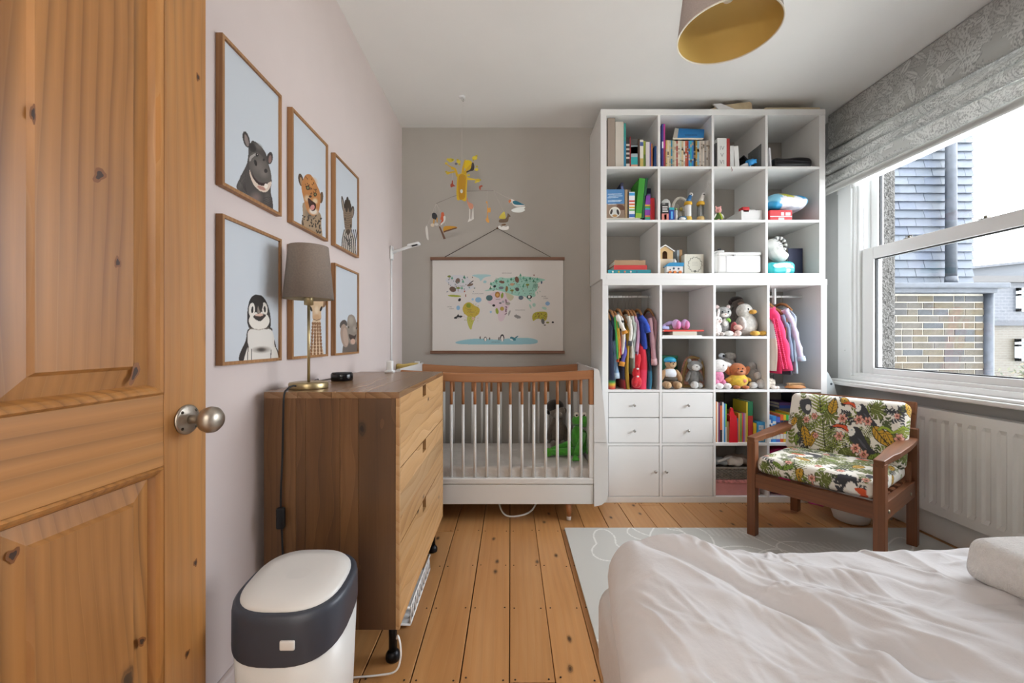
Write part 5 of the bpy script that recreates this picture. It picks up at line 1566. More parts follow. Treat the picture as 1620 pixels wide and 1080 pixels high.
for x, y, rx_, ry_, c, a in ((365, 298, 24, 30, '#7d6a60', 20), (312, 388, 36, 28, '#6a5446', 20), (498, 340, 34, 14, '#7a6458', -15), (510, 312, 30, 5, '#3a3230', -35), (330, 458, 70, 11, '#a3ad3e', 3), (370, 685, 48, 14, '#26282c', -12), (385, 500, 14, 18, '#2b2b2e', 30), (370, 585, 20, 24, '#8db9d8', 0), (585, 500, 34, 28, '#8fb8d4', 0), (525, 495, 12, 12, '#9ec3da', 0),
                             (703, 480, 36, 30, '#4d6b6d', 0), (790, 446, 28, 32, '#b07a3c', 0), (790, 448, 14, 16, '#d8a860', 0), (840, 455, 14, 30, '#8fa03c', 10), (998, 285, 22, 34, '#7a5444', -15), (835, 310, 30, 14, '#7a5848', 10), (830, 372, 28, 14, '#74767e', 0), (760, 355, 16, 12, '#24242a', -10), (888, 385, 14, 30, '#8a6a3a', 10), (948, 335, 26, 14, '#c49a7a', 0), (1000, 388, 22, 20, '#5a5a58', 30), (1040, 478, 26, 22, '#5f6f7c', 0), (1130, 470, 28, 20, '#2a2a2c', 0), (1128, 468, 14, 14, '#e6e2dc', 0), (1195, 350, 28, 24, '#7fa99a', 0), (1325, 540, 24, 22, '#8fb4d8', 0), (1003, 680, 38, 16, '#8a8886', 15), (915, 640, 10, 30, '#a3a19c', 20), (838, 595, 22, 22, '#b59a4a', 0), (785, 620, 16, 32, '#9aab3e', -10), (750, 560, 16, 12, '#222226', 0), (480, 560, 24, 26, '#8a9a30', 0), (1275, 730, 18, 30, '#6f6f70', -10), (1380, 740, 12, 10, '#26262a', 0), (1325, 742, 18, 9, '#8f9048', 0), (1295, 770, 12, 6, '#55524c', 0), (1260, 315, 8, 16, '#3f5a78', 0), (605, 905, 6, 16, '#5a4a44', 0), (660, 918, 16, 24, '#4a4444', 0), (660, 922, 10, 20, '#e6e2dc', 0), (840, 905, 22, 38, '#2e2c2e', 0), (840, 915, 13, 32, '#e6e2dc', 0), (706, 915, 7, 14, '#6a625e', 0), (805, 915, 7, 18, '#5a5450', 0), (955, 915, 34, 16, '#3f7d8c', 25), (990, 900, 26, 7, '#3f7d8c', -35), (940, 925, 20, 8, '#d8e2e2', 25), (820, 535, 14, 10, '#6f6f70', 0), (850, 520, 14, 12, '#a8a8ac', 0), (900, 540, 26, 16, '#a29c94', 0), (718, 630, 12, 12, '#9ec3da', 0), (450, 455, 5, 16, '#8a4a3a', 0), (438, 410, 8, 10, '#b06a50', 30), (545, 375, 8, 8, '#8a9a90', 0), (1180, 238, 6, 8, '#7a3a3a', 0)):
    E(x, y, rx_, ry_, c, a)
G([(352, 672), (372, 650), (385, 676)], '#26282c'); E(372, 692, 18, 5, '#d8d6d2', -12); G([(985, 650), (1003, 672), (1020, 690), (1000, 700)], '#8a8886')
for _ in range(60):
    x, y = rg.uniform(420, 600), rg.uniform(540, 740); E(x, y, 4, 4, rg.choice(['#8a6a2c', '#7d8a2c', '#a0622c']), 0, .5 if 430 < x < 590 else 0)
for _ in range(90):
    x, y = rg.uniform(740, 1250), rg.uniform(270, 440); E(x, y, 4, 5, rg.choice(['#4f8a70', '#3f7a60', '#6aa98c', '#7a5a44']))
for _ in range(26): E(rg.uniform(240, 540), rg.uniform(250, 420), 5, 6, rg.choice(['#5f9a80', '#7a8a96', '#6a5446']))
for _ in range(22): E(rg.uniform(870, 890), rg.uniform(500, 660), 5, 6, '#7a5a6a')
for _ in range(30): E(rg.uniform(1180, 1310), rg.uniform(640, 700), 5, 6, rg.choice(['#8a8a2c', '#7a4a3a', '#96a03c']))
obj('map_sheet', grid_mesh('map_sheet', P_, cols=p.C), vcol('map_paper', .7), mp_, solid=.0008)
m_bar = wood('map_bar_wood', '#5a3a26', '#74503a', '#86604a', 'x', rings=16, rough=.5, hue=.02, wave=.3)
for z in (mz1 + .004, mz0 - .004):
    obj('hanging_bar', MB().box(mx0 - .014, mx1 + .010, 3.112, 3.137, z - .011, z + .011), m_bar, mp_, bevel=.002)
ax_, az_ = Xp(787, 3.13), Zp(361, 3.13)
obj('cord', MB().tube([(Xp(702, 3.125), 3.125, mz1 + .012), (ax_, 3.13, az_), (Xp(873, 3.125), 3.125, mz1 + .012)], .0022, 6), mat('map_cord', '#3a3028', .8), mp_)
obj('wall_hook', MB().lathe([(.004, 3.139), (.004, 3.126), (.007, 3.124), (0, 3.123)], (ax_, 0, az_), 10, 'y'), m_bar, mp_)
def text(body, x, z, size, parent, m, loc_y, rot=(math.pi / 2, 0, 0), align='CENTER', ext=0.0):
    cu = bpy.data.curves.new('lettering', 'FONT'); cu.body = body; cu.size = size; cu.align_x = align; cu.extrude = ext
    cu.materials.append(m)
    o = bpy.data.objects.new('lettering', cu); COL.objects.link(o)
    bpy.context.view_layer.update()
    me = bpy.data.meshes.new_from_object(o.evaluated_get(bpy.context.evaluated_depsgraph_get()))
    bpy.data.objects.remove(o); me.materials.clear(); me.materials.append(m)
    o = bpy.data.objects.new('lettering', me); COL.objects.link(o)
    o.parent = parent
    if parent.type == 'EMPTY': o.matrix_parent_inverse = parent.matrix_basis.inverted()
    o.location = (x, loc_y, z); o.rotation_euler = rot
    return o
ink = mat('print_ink', '#5a5a5c', .8)
for tx_, x, y in (('NORTH AMERICA', 385, 358), ('ARCTIC OCEAN', 890, 220), ('ATLANTIC OCEAN', 580, 440), ('AFRICA', 796, 500), ('PACIFIC', 280, 580), ('OCEAN', 300, 600), ('SOUTH', 490, 612), ('AMERICA', 515, 636), ('INDIAN OCEAN', 1032, 614), ('PACIFIC', 1285, 468), ('OCEAN', 1305, 488), ('ASIA', 1020, 346), ('ANTARCTICA', 770, 956)):
    u_, v_ = k(x, y); text(tx_, Xp(u_, 3.12), Zp(v_, 3.12), .010, mp_, ink, 3.1185)

# ------------------------------------------------------------------ hanging mobile
MD = 2.74
mb_ = thing('hanging_mobile', 'cardboard baby mobile of a yellow baobab tree and african animals', 'mobile', (Xp(731, MD), MD, Zp(310, MD)))
km = K(660, 240, 7.2)
def card(name, pts, col, dy=0.0, parent=mb_, smooth=True):
    pts = np.array(pts, float)
    if smooth:
        o2 = []
        n = len(pts)
        for i in range(n):
            p0, p1, p2, p3 = pts[i - 1], pts[i], pts[(i + 1) % n], pts[(i + 2) % n]
            for q in range(3):
                t_ = q / 3; o2.append(.5 * (2 * p1 + (p2 - p0) * t_ + (2 * p0 - 5 * p1 + 4 * p2 - p3) * t_ ** 2 + (3 * p1 - p0 - 3 * p2 + p3) * t_ ** 3))
        pts = np.array(o2)
    poly = []
    for x, y in pts:
        u_, v_ = km(x, y); poly.append((Xp(u_, MD), Zp(v_, MD)))
    return obj(name, MB().prism(poly, 'y', MD + dy - .001, MD + dy + .001), cmat(col, .75), parent)
def ecard(name, cx_, cy_, rx_, ry_, col, a=0, dy=0.0, parent=mb_):
    t_ = math.radians(a)
    return card(name, [(cx_ + rx_ * math.cos(q) * math.cos(t_) - ry_ * math.sin(q) * math.sin(t_), cy_ + rx_ * math.cos(q) * math.sin(t_) + ry_ * math.sin(q) * math.cos(t_)) for q in [2 * math.pi * i / 14 for i in range(14)]], col, dy, parent, False)
tr_ = card('tree_trunk', [(455, 300), (470, 255), (555, 255), (570, 300), (565, 420), (556, 560), (500, 545), (450, 535)], '#d8b52e')
card('trunk_ochre', [(475, 280), (550, 275), (552, 400), (545, 520), (500, 545), (475, 510)], '#b98a1e', -.003, tr_)  # darker ochre layer on the trunk card
ecard('trunk_owl', 506, 452, 15, 22, '#cfd3c8', 0, -.005, tr_)
card('branch', [(465, 270), (440, 190), (370, 160), (325, 128), (330, 142), (380, 178), (425, 215), (445, 280)], '#cfa92c', 0, tr_)
card('branch', [(500, 260), (510, 190), (540, 90), (550, 95), (535, 190), (540, 255)], '#cfa92c', 0.004, tr_)
card('branch', [(530, 250), (560, 190), (635, 120), (640, 130), (580, 205), (560, 260)], '#cfa92c', 0, tr_)
card('branch', [(565, 295), (610, 300), (700, 318), (702, 326), (620, 322), (568, 318)], '#d8b93c', 0, tr_)
card('branch', [(420, 220), (350, 235), (340, 250), (430, 235)], '#cfa92c', 0, tr_)
card('foliage', [(535, 110), (575, 90), (620, 110), (630, 170), (600, 200), (560, 200), (535, 170)], '#ddbf1e', .006, tr_)
for x, y, r_ in ((380, 95, 22), (350, 85, 12), (405, 90, 12), (330, 130, 12), (470, 110, 18), (460, 90, 10), (350, 240, 16), (330, 225, 9), (690, 325, 20), (715, 318, 10), (665, 345, 10), (655, 70, 22), (675, 45, 10), (675, 200, 16), (680, 165, 9), (400, 190, 12), (585, 265, 12), (480, 140, 10), (640, 90, 8)):
    ecard('leaf_cluster', x, y, r_ * 1.35, r_ * 1.05, '#d6c23c' if r_ > 11 else '#b9a83a', 0, .003, tr_)
card('monkey', [(625, 130), (645, 135), (652, 180), (640, 215), (600, 225), (565, 240), (562, 228), (600, 210), (615, 180)], '#3a3432', -.004)
ecard('bird', 445, 140, 16, 13, '#6a6a72', 0, -.004)
card('monkey', [(395, 330), (405, 330), (412, 370), (435, 390), (410, 395), (385, 405), (378, 375), (392, 360)], '#a8482e', .0)
card('monkey', [(705, 395), (735, 380), (745, 395), (725, 405), (722, 435), (708, 425)], '#9a4a30', .0)
card('giraffe', [(565, 560), (572, 520), (580, 565), (600, 580), (635, 600), (638, 640), (608, 655), (588, 630)], '#c98c72')
card('giraffe_legs', [(592, 650), (605, 652), (603, 765), (618, 768), (630, 650), (642, 620), (645, 765), (615, 785), (575, 800), (585, 775), (592, 760)], '#d6d3cc', 0, smooth=False)
card('flamingo', [(780, 575), (800, 565), (806, 640), (835, 635), (835, 690), (806, 692), (806, 740), (822, 800), (800, 805), (780, 770), (795, 740), (797, 600)], '#d59a4a')
card('ostrich', [(170, 705), (200, 695), (225, 720), (225, 760), (195, 772), (172, 750)], '#2f2f33')
card('ostrich_leg', [(185, 765), (200, 770), (195, 815), (180, 812)], '#c99a5c', 0); card('ostrich_leg', [(218, 755), (232, 752), (232, 800), (222, 800)], '#c99a5c', 0)
ecard('egg', 175, 835, 22, 20, '#dccfb8'); ecard('egg', 220, 827, 22, 16, '#d3cfc6')
card('bird', [(275, 695), (300, 690), (310, 730), (322, 760), (305, 800), (270, 835), (262, 820), (280, 780), (262, 770), (272, 730)], '#c8603c'); card('bird_wing', [(300, 740), (322, 735), (318, 790), (275, 836), (268, 820), (300, 790)], '#e0ded8', -.003)
card('leopard', [(300, 860), (340, 845), (440, 852), (455, 868), (430, 880), (330, 905), (300, 920)], '#c8922c', 0); card('branch', [(245, 850), (262, 850), (300, 930), (325, 990), (300, 995), (280, 940)], '#6a5040', 0, smooth=False); card('branch', [(300, 905), (450, 860), (450, 875), (305, 920)], '#6a4a34', -.003, smooth=False)
card('feather', [(100, 850), (115, 850), (125, 940), (130, 1000), (118, 1000), (105, 970), (95, 890)], '#dcdad4')
card('bird', [(1045, 555), (1075, 540), (1120, 560), (1200, 590), (1225, 610), (1150, 625), (1100, 610), (1075, 580), (1045, 580)], '#e2e0da'); card('bird_wing', [(1090, 565), (1130, 562), (1190, 590), (1222, 606), (1130, 605), (1095, 590)], '#23687c', -.003); card('bird_beak', [(1040, 560), (1065, 545), (1070, 565), (1050, 585)], '#cf7a4a', -.003)
card('bird', [(1070, 665), (1120, 640), (1200, 625), (1232, 630), (1215, 650), (1230, 665), (1180, 690), (1110, 688)], '#dfe3de')
card('antelope', [(930, 790), (945, 768), (1000, 765), (1025, 735), (1030, 705), (1040, 705), (1065, 735), (1045, 745), (1035, 790), (1005, 805), (940, 805)], '#6b5744'); card('grass_clump', [(920, 860), (940, 840), (960, 860), (980, 845), (1010, 855), (1040, 845), (1035, 885), (960, 888)], '#e2e0da')
ecard('antelope_fawn', 985, 832, 28, 10, '#7a5c40', -10, -.003); card('shrub', [(930, 750), (985, 680), (1000, 700), (1005, 760)], '#c9b84a', .004)
m_rod = mat('mobile_wire', '#8a8078', .4, .6)
def P2(x, y): u_, v_ = km(x, y); return (Xp(u_, MD), MD, Zp(v_, MD))
for a, b_ in (((555, 448), (870, 442)), ((410, 508), (215, 590)), ((405, 510), (560, 470))): obj('rod', MB().tube([P2(*a), P2(*b_)], .0012, 6), m_rod, mb_)
m_thr = mat('mobile_thread', '#cfcac2', .6)
for a, b_ in (((870, 442), (985, 680)), ((870, 442), (1100, 560)), ((215, 590), (200, 700)), ((215, 590), (285, 695)), ((215, 590), (335, 850)), ((215, 590), (110, 855)), ((565, 450), (570, 530)), ((800, 443), (795, 575)), ((400, 240), (398, 335)), ((712, 325), (715, 395))): obj('thread', MB().tube([P2(*a), P2(*b_)], .0005, 4), m_thr, mb_)
hk = (Xp(731, MD), MD, ZC)
obj('thread', MB().tube([P2(508, 262), (hk[0], MD, ZC - .03)], .0006, 4), m_thr, mb_)
h_ = thing('ceiling_hook', 'small white adhesive hook on the ceiling above the cot', 'hook', (hk[0], MD, ZC))
obj('hook_pad', MB().lathe([(.022, ZC - .0005), (.021, ZC - .003), (.006, ZC - .005)], (hk[0], MD, 0), 20), m_upvc, h_)
obj('hook_wire', MB().tube([(hk[0], MD, ZC - .004), (hk[0], MD, ZC - .022), (hk[0] + .007, MD, ZC - .032), (hk[0] + .012, MD, ZC - .024), (hk[0] + .010, MD, ZC - .018)], .002, 8), m_knob, h_)

# ------------------------------------------------------------------ baby camera
bc = thing('baby_monitor', 'white wall-mounted baby camera on an arm above the cot', 'camera', (XL, 2.84, 1.6))
yb = 2.84
obj('wall_plate', MB().rbox((XL + .009, yb, Zp(400, yb)), (.016, .045, .095), .008, 3), m_upvc, bc)
p0 = Vector((XL + .016, yb, Zp(399, yb))); p1 = Vector((Xp(648, 2.79), 2.79, Zp(390, 2.79)))
obj('arm', MB().tube([p0, p0.lerp(p1, .5), p1], [.012, .009, .010], 12), m_upvc, bc)
hd = MB().rbox((0, 0, 0), (.085, .05, .022), .0105, 4); Mh = Matrix.Translation((Xp(654, 2.79) + .004, 2.785, Zp(387.5, 2.79))) @ Matrix.Rotation(math.radians(-14), 4, 'Y')
obj('camera_head', hd.xf(Mh), m_upvc, bc)
obj('lens', MB().rbox((.008, -.022, -.010), (.040, .014, .008), .0035, 3).xf(Mh), m_black, bc)
obj('cable_cover', MB().tube([(XL + .006, yb, Zp(410, yb)), (XL + .006, yb, .75)], .006, 8), m_upvc, bc)

# yellow cloth and charger at the far corner
yc = thing('muslin_cloth', 'folded yellow muslin cloth over the corner of the cot', 'cloth', (Xp(640, 2.95), 2.98, .885))
obj('fold', MB().rbox((Xp(645, 2.97), 2.985, .876), (.17, .05, .05), .018, 4, .02, lambda w: (w[0], w[1] + .004 * math.sin(w[0] * 60), w[2] + .005 * math.sin(w[0] * 40))), cloth('#cdb469'), yc)
bk2 = thing('board_book', 'white board book standing behind the yellow cloth', 'book', (Xp(659, 2.97), 2.985, .85))
obj('cover', MB().box(Xp(655.5, 2.97), Xp(663, 2.97), 2.975, 2.995, .845, .915), m_upvc, bk2, bevel=.002)
obj('pages', MB().box(Xp(656.5, 2.97), Xp(662, 2.97), 2.9735, 2.9955, .849, .911), mat('page_cream', '#d9d2c2', .9), bk2)
cg = thing('plug_charger', 'small white charger standing on the far end of the chest of drawers', 'charger', (Xp(617, 2.1), 2.12, DZ1))
obj('body', MB().rbox((Xp(617, 2.13), 2.13, DZ1 + .031), (.03, .03, .06), .006, 3), m_upvc, cg)
obj('prong_base', MB().rbox((Xp(617, 2.13), 2.13, DZ1 + .006), (.045, .04, .012), .004, 3), m_upvc, cg)
# dotted cushion beside the shelving
dc = thing('spotted_board', 'pale rounded board with dark spots standing between shelving and wall', 'board', (2.14, 2.9, 0))
t = NT('spotted_fabric'); vec = t.coord(); vo = t.new('ShaderNodeTexVoronoi'); vo.inputs['Scale'].default_value = 26; t.link(vec, vo.inputs['Vector'])
t.base(t.ramp(vo.outputs['Distance'], [(.0, '#3a444c'), (.20, '#3a444c'), (.24, '#c9d0d2'), (1, '#d2d8d8')])); t.b.inputs['Roughness'].default_value = .6
pl_ = [(2.08, 0.0), (2.235, 0.0), (2.235, .5), (2.222, .64), (2.19, .76), (2.15, .84), (2.10, .90), (2.08, .91)]
obj('panel', MB().prism(pl_, 'y', 2.84, 2.86), t.m, dc, bevel=.004)
# ------------------------------------------------------------------ books
ORD = ['first', 'second', 'third', 'fourth', 'fifth', 'sixth', 'seventh', 'eighth', 'ninth', 'tenth', 'eleventh', 'twelfth', 'thirteenth', 'fourteenth', 'fifteenth', 'sixteenth', 'seventeenth', 'eighteenth', 'nineteenth', 'twentieth', 'twenty-first', 'twenty-second', 'twenty-third', 'twenty-fourth', 'twenty-fifth', 'twenty-sixth', 'twenty-seventh', 'twenty-eighth', 'twenty-ninth', 'thirtieth']
PAGE = mat('book_pages', '#d8d0bf', .9, var=.05, vscale=300)
BD = 2.78
def book(label, x0, x1, z0, z1, col, y0=BD, dep=.17, bands=(), lean=0.0, group=None, name='book', rough=.5):
    """upright book, spine to the room; bands are (from, to, colour) fractions of the spine"""
    root = thing(name, label, 'book', ((x0 + x1) / 2, y0 + dep / 2, z0), group=group)
    w = x1 - x0; h = z1 - z0; t_ = min(.0025, w * .22)
    b = MB(); b.box(x0, x1, y0, y0 + t_, z0, z1); b.box(x0, x0 + t_, y0 + t_, y0 + dep, z0, z1); b.box(x1 - t_, x1, y0 + t_, y0 + dep, z0, z1)
    pg = MB(); pg.box(x0 + t_, x1 - t_, y0 + t_, y0 + dep - .004, z0 + .002, z1 - .003)
    M = Matrix.Identity(4)
    if lean:
        px_ = x1 if lean > 0 else x0
        M = Matrix.Translation((px_, 0, z0)) @ Matrix.Rotation(lean, 4, 'Y') @ Matrix.Translation((-px_, 0, -z0))
    obj('cover', b.xf(M), cmat(col, rough), root)
    obj('pages', pg.xf(M), PAGE, root)
    for f0, f1, c in bands:
        q = MB(); q.box(x0 + .0004, x1 - .0004, y0 - .0005, y0 + .0004, z0 + h * f0, z0 + h * f1); obj('spine_print', q.xf(M), cmat(c, rough), root)
    return root
def shelfrow(cells, rc, where, specs, group):
    x0, x1, z0, z1 = cells[rc]
    n = len(specs)
    for i, s_ in enumerate(specs):
        (a, b_, top, col, desc) = s_[:5]; kw = s_[5] if len(s_) > 5 else {}
        book('%s, %s from left in %s' % (desc, ORD[i], where), max(Xp(a, BD), x0 + .001), min(Xp(b_, BD), x1 - .001), z0 + .0005, min(Zp(top, BD), z1 - .004), col, group=group, **kw)
shelfrow(CU, (0, 0), 'the top left cubby', [
    (961.5, 973, 184, '#9c8e82', 'tall taupe cloth-bound volume'), (973.6, 986.6, 192.5, '#cbc4b8', 'tall thick cream album'),
    (986.8, 990.3, 195, '#2f7fa0', 'slim tall blue and teal book', dict(bands=[(.6, 1, '#2f8f86')])), (990.6, 996, 217, '#3b3532', 'dark paperback with white lettering', dict(bands=[(.3, .36, '#cfc8be'), (.44, .5, '#cfc8be'), (.58, .64, '#cfc8be'), (.72, .78, '#cfc8be'), (0, .14, '#d8d4cc')])),
    (996.2, 998, 216, '#8e2f33', 'thin dark red book'), (998.2, 1008.8, 220, '#4b4a48', 'portrait-covered thick paperback in teal and peach', dict(bands=[(0, .12, '#d9a58c'), (.12, .38, '#2ea3a5'), (.38, .78, '#9fb2b8'), (.5, .74, '#4f7d92')])),
    (1009, 1012.2, 219.5, '#4e3c30', 'thin brown book'), (1012.4, 1017.8, 221, '#e4dfd2', 'white book with yellow foot', dict(bands=[(0, .34, '#c9b264'), (.78, .92, '#4a5f9a')])),
    (1018, 1021.4, 223, '#8f9a3a', 'thin olive green book', dict(bands=[(0, .5, '#5f7a34')])), (1021.8, 1027.6, 224.5, '#ded7d8', 'white paperback'),
    (1027.8, 1030, 225, '#6f63a0', 'thin purple book'), (1030.2, 1032.4, 227, '#c9743c', 'thin orange book'), (1034, 1039.6, 231, '#1f4a86', 'navy hardback leaning on the cubby wall', dict(lean=.05))], 'books in the top left cubby')
rg = random.Random(31)
sp2 = [(1047, 1049.6, 196, '#3f3f86', 'tall indigo album', dict(bands=[(.45, .6, '#e2e0e8')])), (1049.8, 1052.3, 196, '#b83a86', 'tall pink album', dict(bands=[(0, .45, '#9a2f44')]))]
x = 1053.2
cols2 = ['#c9a36a', '#d4c7a8', '#c4b28c', '#2f7f9a', '#b9b08e', '#cfc4ae', '#a0453a', '#d9d0bc', '#b9c2b0', '#cdb98f', '#d8d0c4', '#b5533a', '#8f3b32', '#2c86c2', '#2fa0a8', '#2a74b8', '#2b2f33', '#a8862f', '#7fa8b8', '#c9b8a8', '#b8b0a4', '#d2c8bc', '#9a9590', '#cfc9c0', '#b3aca4', '#d8d2ca']
for i, c in enumerate(cols2):
    w_ = 2.55 + rg.uniform(-.25, .55)
    nm_ = 'slim beige comic paperback' if i not in (3, 6, 11, 12, 13, 14, 15, 16, 17, 18) else {3: 'slim blue paperback', 6: 'slim dark red paperback', 11: 'slim rust paperback', 12: 'slim maroon paperback', 13: 'bright blue slim paperback', 14: 'turquoise slim paperback', 15: 'deep blue slim paperback', 16: 'black slim paperback', 17: 'ochre slim paperback', 18: 'pale blue slim paperback'}[i]
    sp2.append((x, x + w_, 222 + rg.uniform(-.6, 1.2), c, nm_, dict(bands=[(q0, q0 + rg.uniform(.02, .12), rg.choice(['#7a6a5a', '#b8ac9c', '#a89a88', '#94887a', '#c9bfae'])) for q0 in [rg.uniform(.03, .85) for _ in range(3)]])))
    x += w_ + .12
    if x > 1126: break
shelfrow(CU, (0, 1), 'the second top cubby', sp2, 'comic paperbacks in the top row')
# tilted blue magazine lying on the paperbacks
z_ = Zp(221.5, BD)
mgz = thing('magazine', 'bright blue magazine lying tilted on top of the paperbacks', 'magazine', (Xp(1090, 2.8), 2.86, z_))
Mm = Matrix.Translation((Xp(1062, 2.80), 2.782, z_ + .003)) @ Matrix.Rotation(math.radians(50), 4, 'X')
obj('cover', MB().prism([(.03, 0), (.205, 0), (.245, .125), (.075, .14)], 'z', .0121, .0135).xf(Mm), cmat('#2a8ad0', .4), mgz)
obj('pages', MB().prism([(.0, .0), (.204, .0), (.247, .128), (.052, .144)], 'z', .0013, .012).xf(Mm), PAGE, mgz)
obj('cover_print', MB().prism([(0, 0.0), (.0295, 0), (.0745, .14), (.05, .146)], 'z', .0121, .0135).xf(Mm), cmat('#d6cfc2', .5), mgz)
obj('title_print', MB().box(.09, .17, .03, .045, .0136, .0141).xf(Mm), cmat('#1f5a9a', .5), mgz)
shelfrow(CU, (0, 2), 'the third top cubby', [(1132, 1134.4, 226, '#3a3838', 'thin black book'), (1135, 1149.4, 218.2, '#dcdcd8', 'thick white slipcase volume lettered IV V VI'), (1149.8, 1154.4, 219, '#a8302c', 'red hardback with ribbon marker'), (1155.2, 1161.2, 230.5, '#d3d3d0', 'plain white book'), (1163, 1170, 231, '#dcdcd9', 'white book leaning to the right', dict(lean=-.06))], 'books in the third top cubby')
zc_ = CU[(0, 2)][2]
sv = [o for o in bpy.data.objects if o.get('label', '').startswith('thick white slipcase')][0]
inkg = mat('grey_lettering', '#8a8a88', .6)
for i, tx_ in enumerate(('IV', 'V', 'VI')): text(tx_, Xp(1142.2, BD), Zp(237 + i * 11.2, BD) + .0, .038, sv, inkg, BD - .0008)
tag(obj('bookmark_ribbon', MB().tube([(Xp(1152.5, BD), BD, zc_ + .002), (Xp(1153.6, BD), BD - .028, zc_ - .004), (Xp(1154.0, BD), 2.744, zc_ - .028), (Xp(1153, BD), 2.743, zc_ - .036)], .0016, 6), cmat('#8e2a2c', .6)), 'red ribbon hanging over the shelf edge', 'ribbon')
tb = thing('tablet_computer', 'black tablet leaning in the third cubby of the top row', 'tablet', (Xp(1180, 2.82), 2.84, zc_))
Mt = Matrix.Translation((Xp(1193, 2.84), 2.80, zc_ + .006)) @ Matrix.Rotation(math.radians(-46), 4, 'Y')
obj('body', MB().box(-.006, .002, 0, .2, 0, .128).xf(Mt), cmat('#1c1c20', .3), tb, bevel=.002)
obj('screen', MB().box(-.0072, -.0061, .008, .192, .006, .122).xf(Mt), cmat('#2a2a30', .12), tb)
ac = thing('acrylic_stand', 'clear acrylic sheet standing in the third top cubby', 'stand', (Xp(1200, 2.86), 2.86, zc_))
obj('sheet', MB().box(Xp(1203, 2.80), Xp(1203.8, 2.80), 2.80, 2.95, zc_ + .0005, Zp(228, 2.80)), glass('acrylic', (.82, .84, .85), .15), ac)
obj('sheet_edge', MB().box(Xp(1203, 2.80), Xp(1204.2, 2.80), 2.796, 2.80, zc_ + .0005, Zp(228, 2.80)), cmat('#7d8284', .3), ac)
ts = thing('plastic_clip_toy', 'blue and white plastic toy lying in the third top cubby', 'toy', (Xp(1186, 2.78), 2.78, zc_))
b = MB(); b.tube([(Xp(1173, 2.78), 2.79, zc_ + .012), (Xp(1182, 2.78), 2.785, zc_ + .022), (Xp(1186, 2.78), 2.78, zc_ + .028)], [.010, .016, .02], 12); obj('handle', b, m_upvc, ts)
b = MB(); b.tube([(Xp(1183, 2.77), 2.775, zc_ + .027), (Xp(1192, 2.77), 2.772, zc_ + .042)], [.022, .019], 12); obj('grip', b, cmat('#2f94d8', .35), ts)
for dz_, dx_ in ((.052, 4), (.034, 5)):
    b = MB(); b.tube([(Xp(1191, 2.77), 2.772, zc_ + .042), (Xp(1195 + dx_ * .4, 2.77), 2.772, zc_ + dz_)], [.010, .006], 10); obj('prong', b, cmat('#2f94d8', .35), ts)
zc_ = CU[(0, 3)][2]
book('thin white folder leaning in the top right cubby', Xp(1218.5, BD), Xp(1221, BD), zc_ + .0005, zc_ + .135, '#d8d6da', lean=-.06, name='folder')
bp = thing('black_pouch', 'black padded zip pouch lying in the top right cubby', 'pouch', (Xp(1254, 2.82), 2.86, zc_))
obj('body', MB().rbox((Xp(1254, 2.80), 2.87, zc_ + .043), (.262, .17, .074), .03, 4, .03, lambda w: (w[0], w[1], w[2] + .004 * math.sin(w[0] * 30))), cmat('#17171b', .32, var=.2, vscale=20), bp)
obj('zip', MB().tube([(Xp(1226, 2.78), 2.783, zc_ + .045), (Xp(1254, 2.78), 2.782, zc_ + .050), (Xp(1282, 2.78), 2.783, zc_ + .045)], .003, 6), cmat('#3a3a40', .3), bp)
tag(obj('paper_sheets', MB().box(Xp(1226, BD), Xp(1289, BD), 2.775, 2.98, zc_ + .0005, zc_ + .005), cmat('#cfd0d0', .7)), 'white papers under the black pouch', 'papers')

# ---- second row
x0, x1, z0, z1 = CU[(1, 0)]
for i, (c, d_) in enumerate((('#3f93a8', 'teal picture book lying flat at the bottom of the pile, middle left cubby'), ('#d6d6d2', 'white picture book lying flat under the standing books, middle left cubby'))):
    r_ = thing('book', d_, 'book', (x0 + .1, 2.87, z0 + i * .009), group='flat picture books')
    za = z0 + .0005 + i * .0085
    obj('cover', MB().box(x0 + .003, Xp(1016 - i * 3, BD), 2.768, 2.99, za, za + .001).box(x0 + .003, Xp(1016 - i * 3, BD), 2.768, 2.99, za + .007, za + .008), cmat(c, .5), r_)
    obj('pages', MB().box(x0 + .004, Xp(1015 - i * 3, BD), 2.7695, 2.985, za + .001, za + .007), PAGE, r_)
zf = z0 + .0185
fb = thing('picture_book', 'face-out picture book with blue sky and badger roundel', 'book', (Xp(974, BD), 2.79, zf))
xa, xb = x0 + .002, Xp(988, BD); zt = Zp(299.5, BD)
nu_, nv_ = 110, 170
gx, gz = np.meshgrid(np.linspace(xa, xb, nu_), np.linspace(zf, zt, nv_))
P_ = np.stack([gx, np.full_like(gx, 2.7795), gz], -1); X, Y = proj(P_); p = Paint(X, Y, '#4f82b4'); k = K(950, 270, 9.0)
p.put(p.Y > k(0, 470)[1], '#8f7a68'); p.ell(*k(290, 520), 7, 4, '#6a4a3a', 20)
for y, a, b_ in ((335, 110, 300), (362, 120, 310), (385, 105, 250), (425, 110, 300), (440, 110, 280), (480, 110, 220)): p.line([k(a, y), k(b_, y - 5)], 1.2, '#c9d8e4', .8)
p.ell(*k(205, 590), 8.8, 8.4, '#e0dccf'); p.ell(*k(205, 600), 7.6, 7, '#cfd2cc'); p.ell(*k(155, 585), 1.8, 4.2, '#3a3230', 15); p.ell(*k(248, 588), 2, 4.5, '#3a3230', -15); p.ell(*k(205, 640), 4, 2, '#b98f5a')
obj('front_cover', grid_mesh('front_cover', P_, cols=p.C), vcol('book_cover_print', .4), fb)
obj('pages', MB().box(xa + .001, xb - .001, 2.7815, 2.793, zf + .002, zt - .002), PAGE, fb)
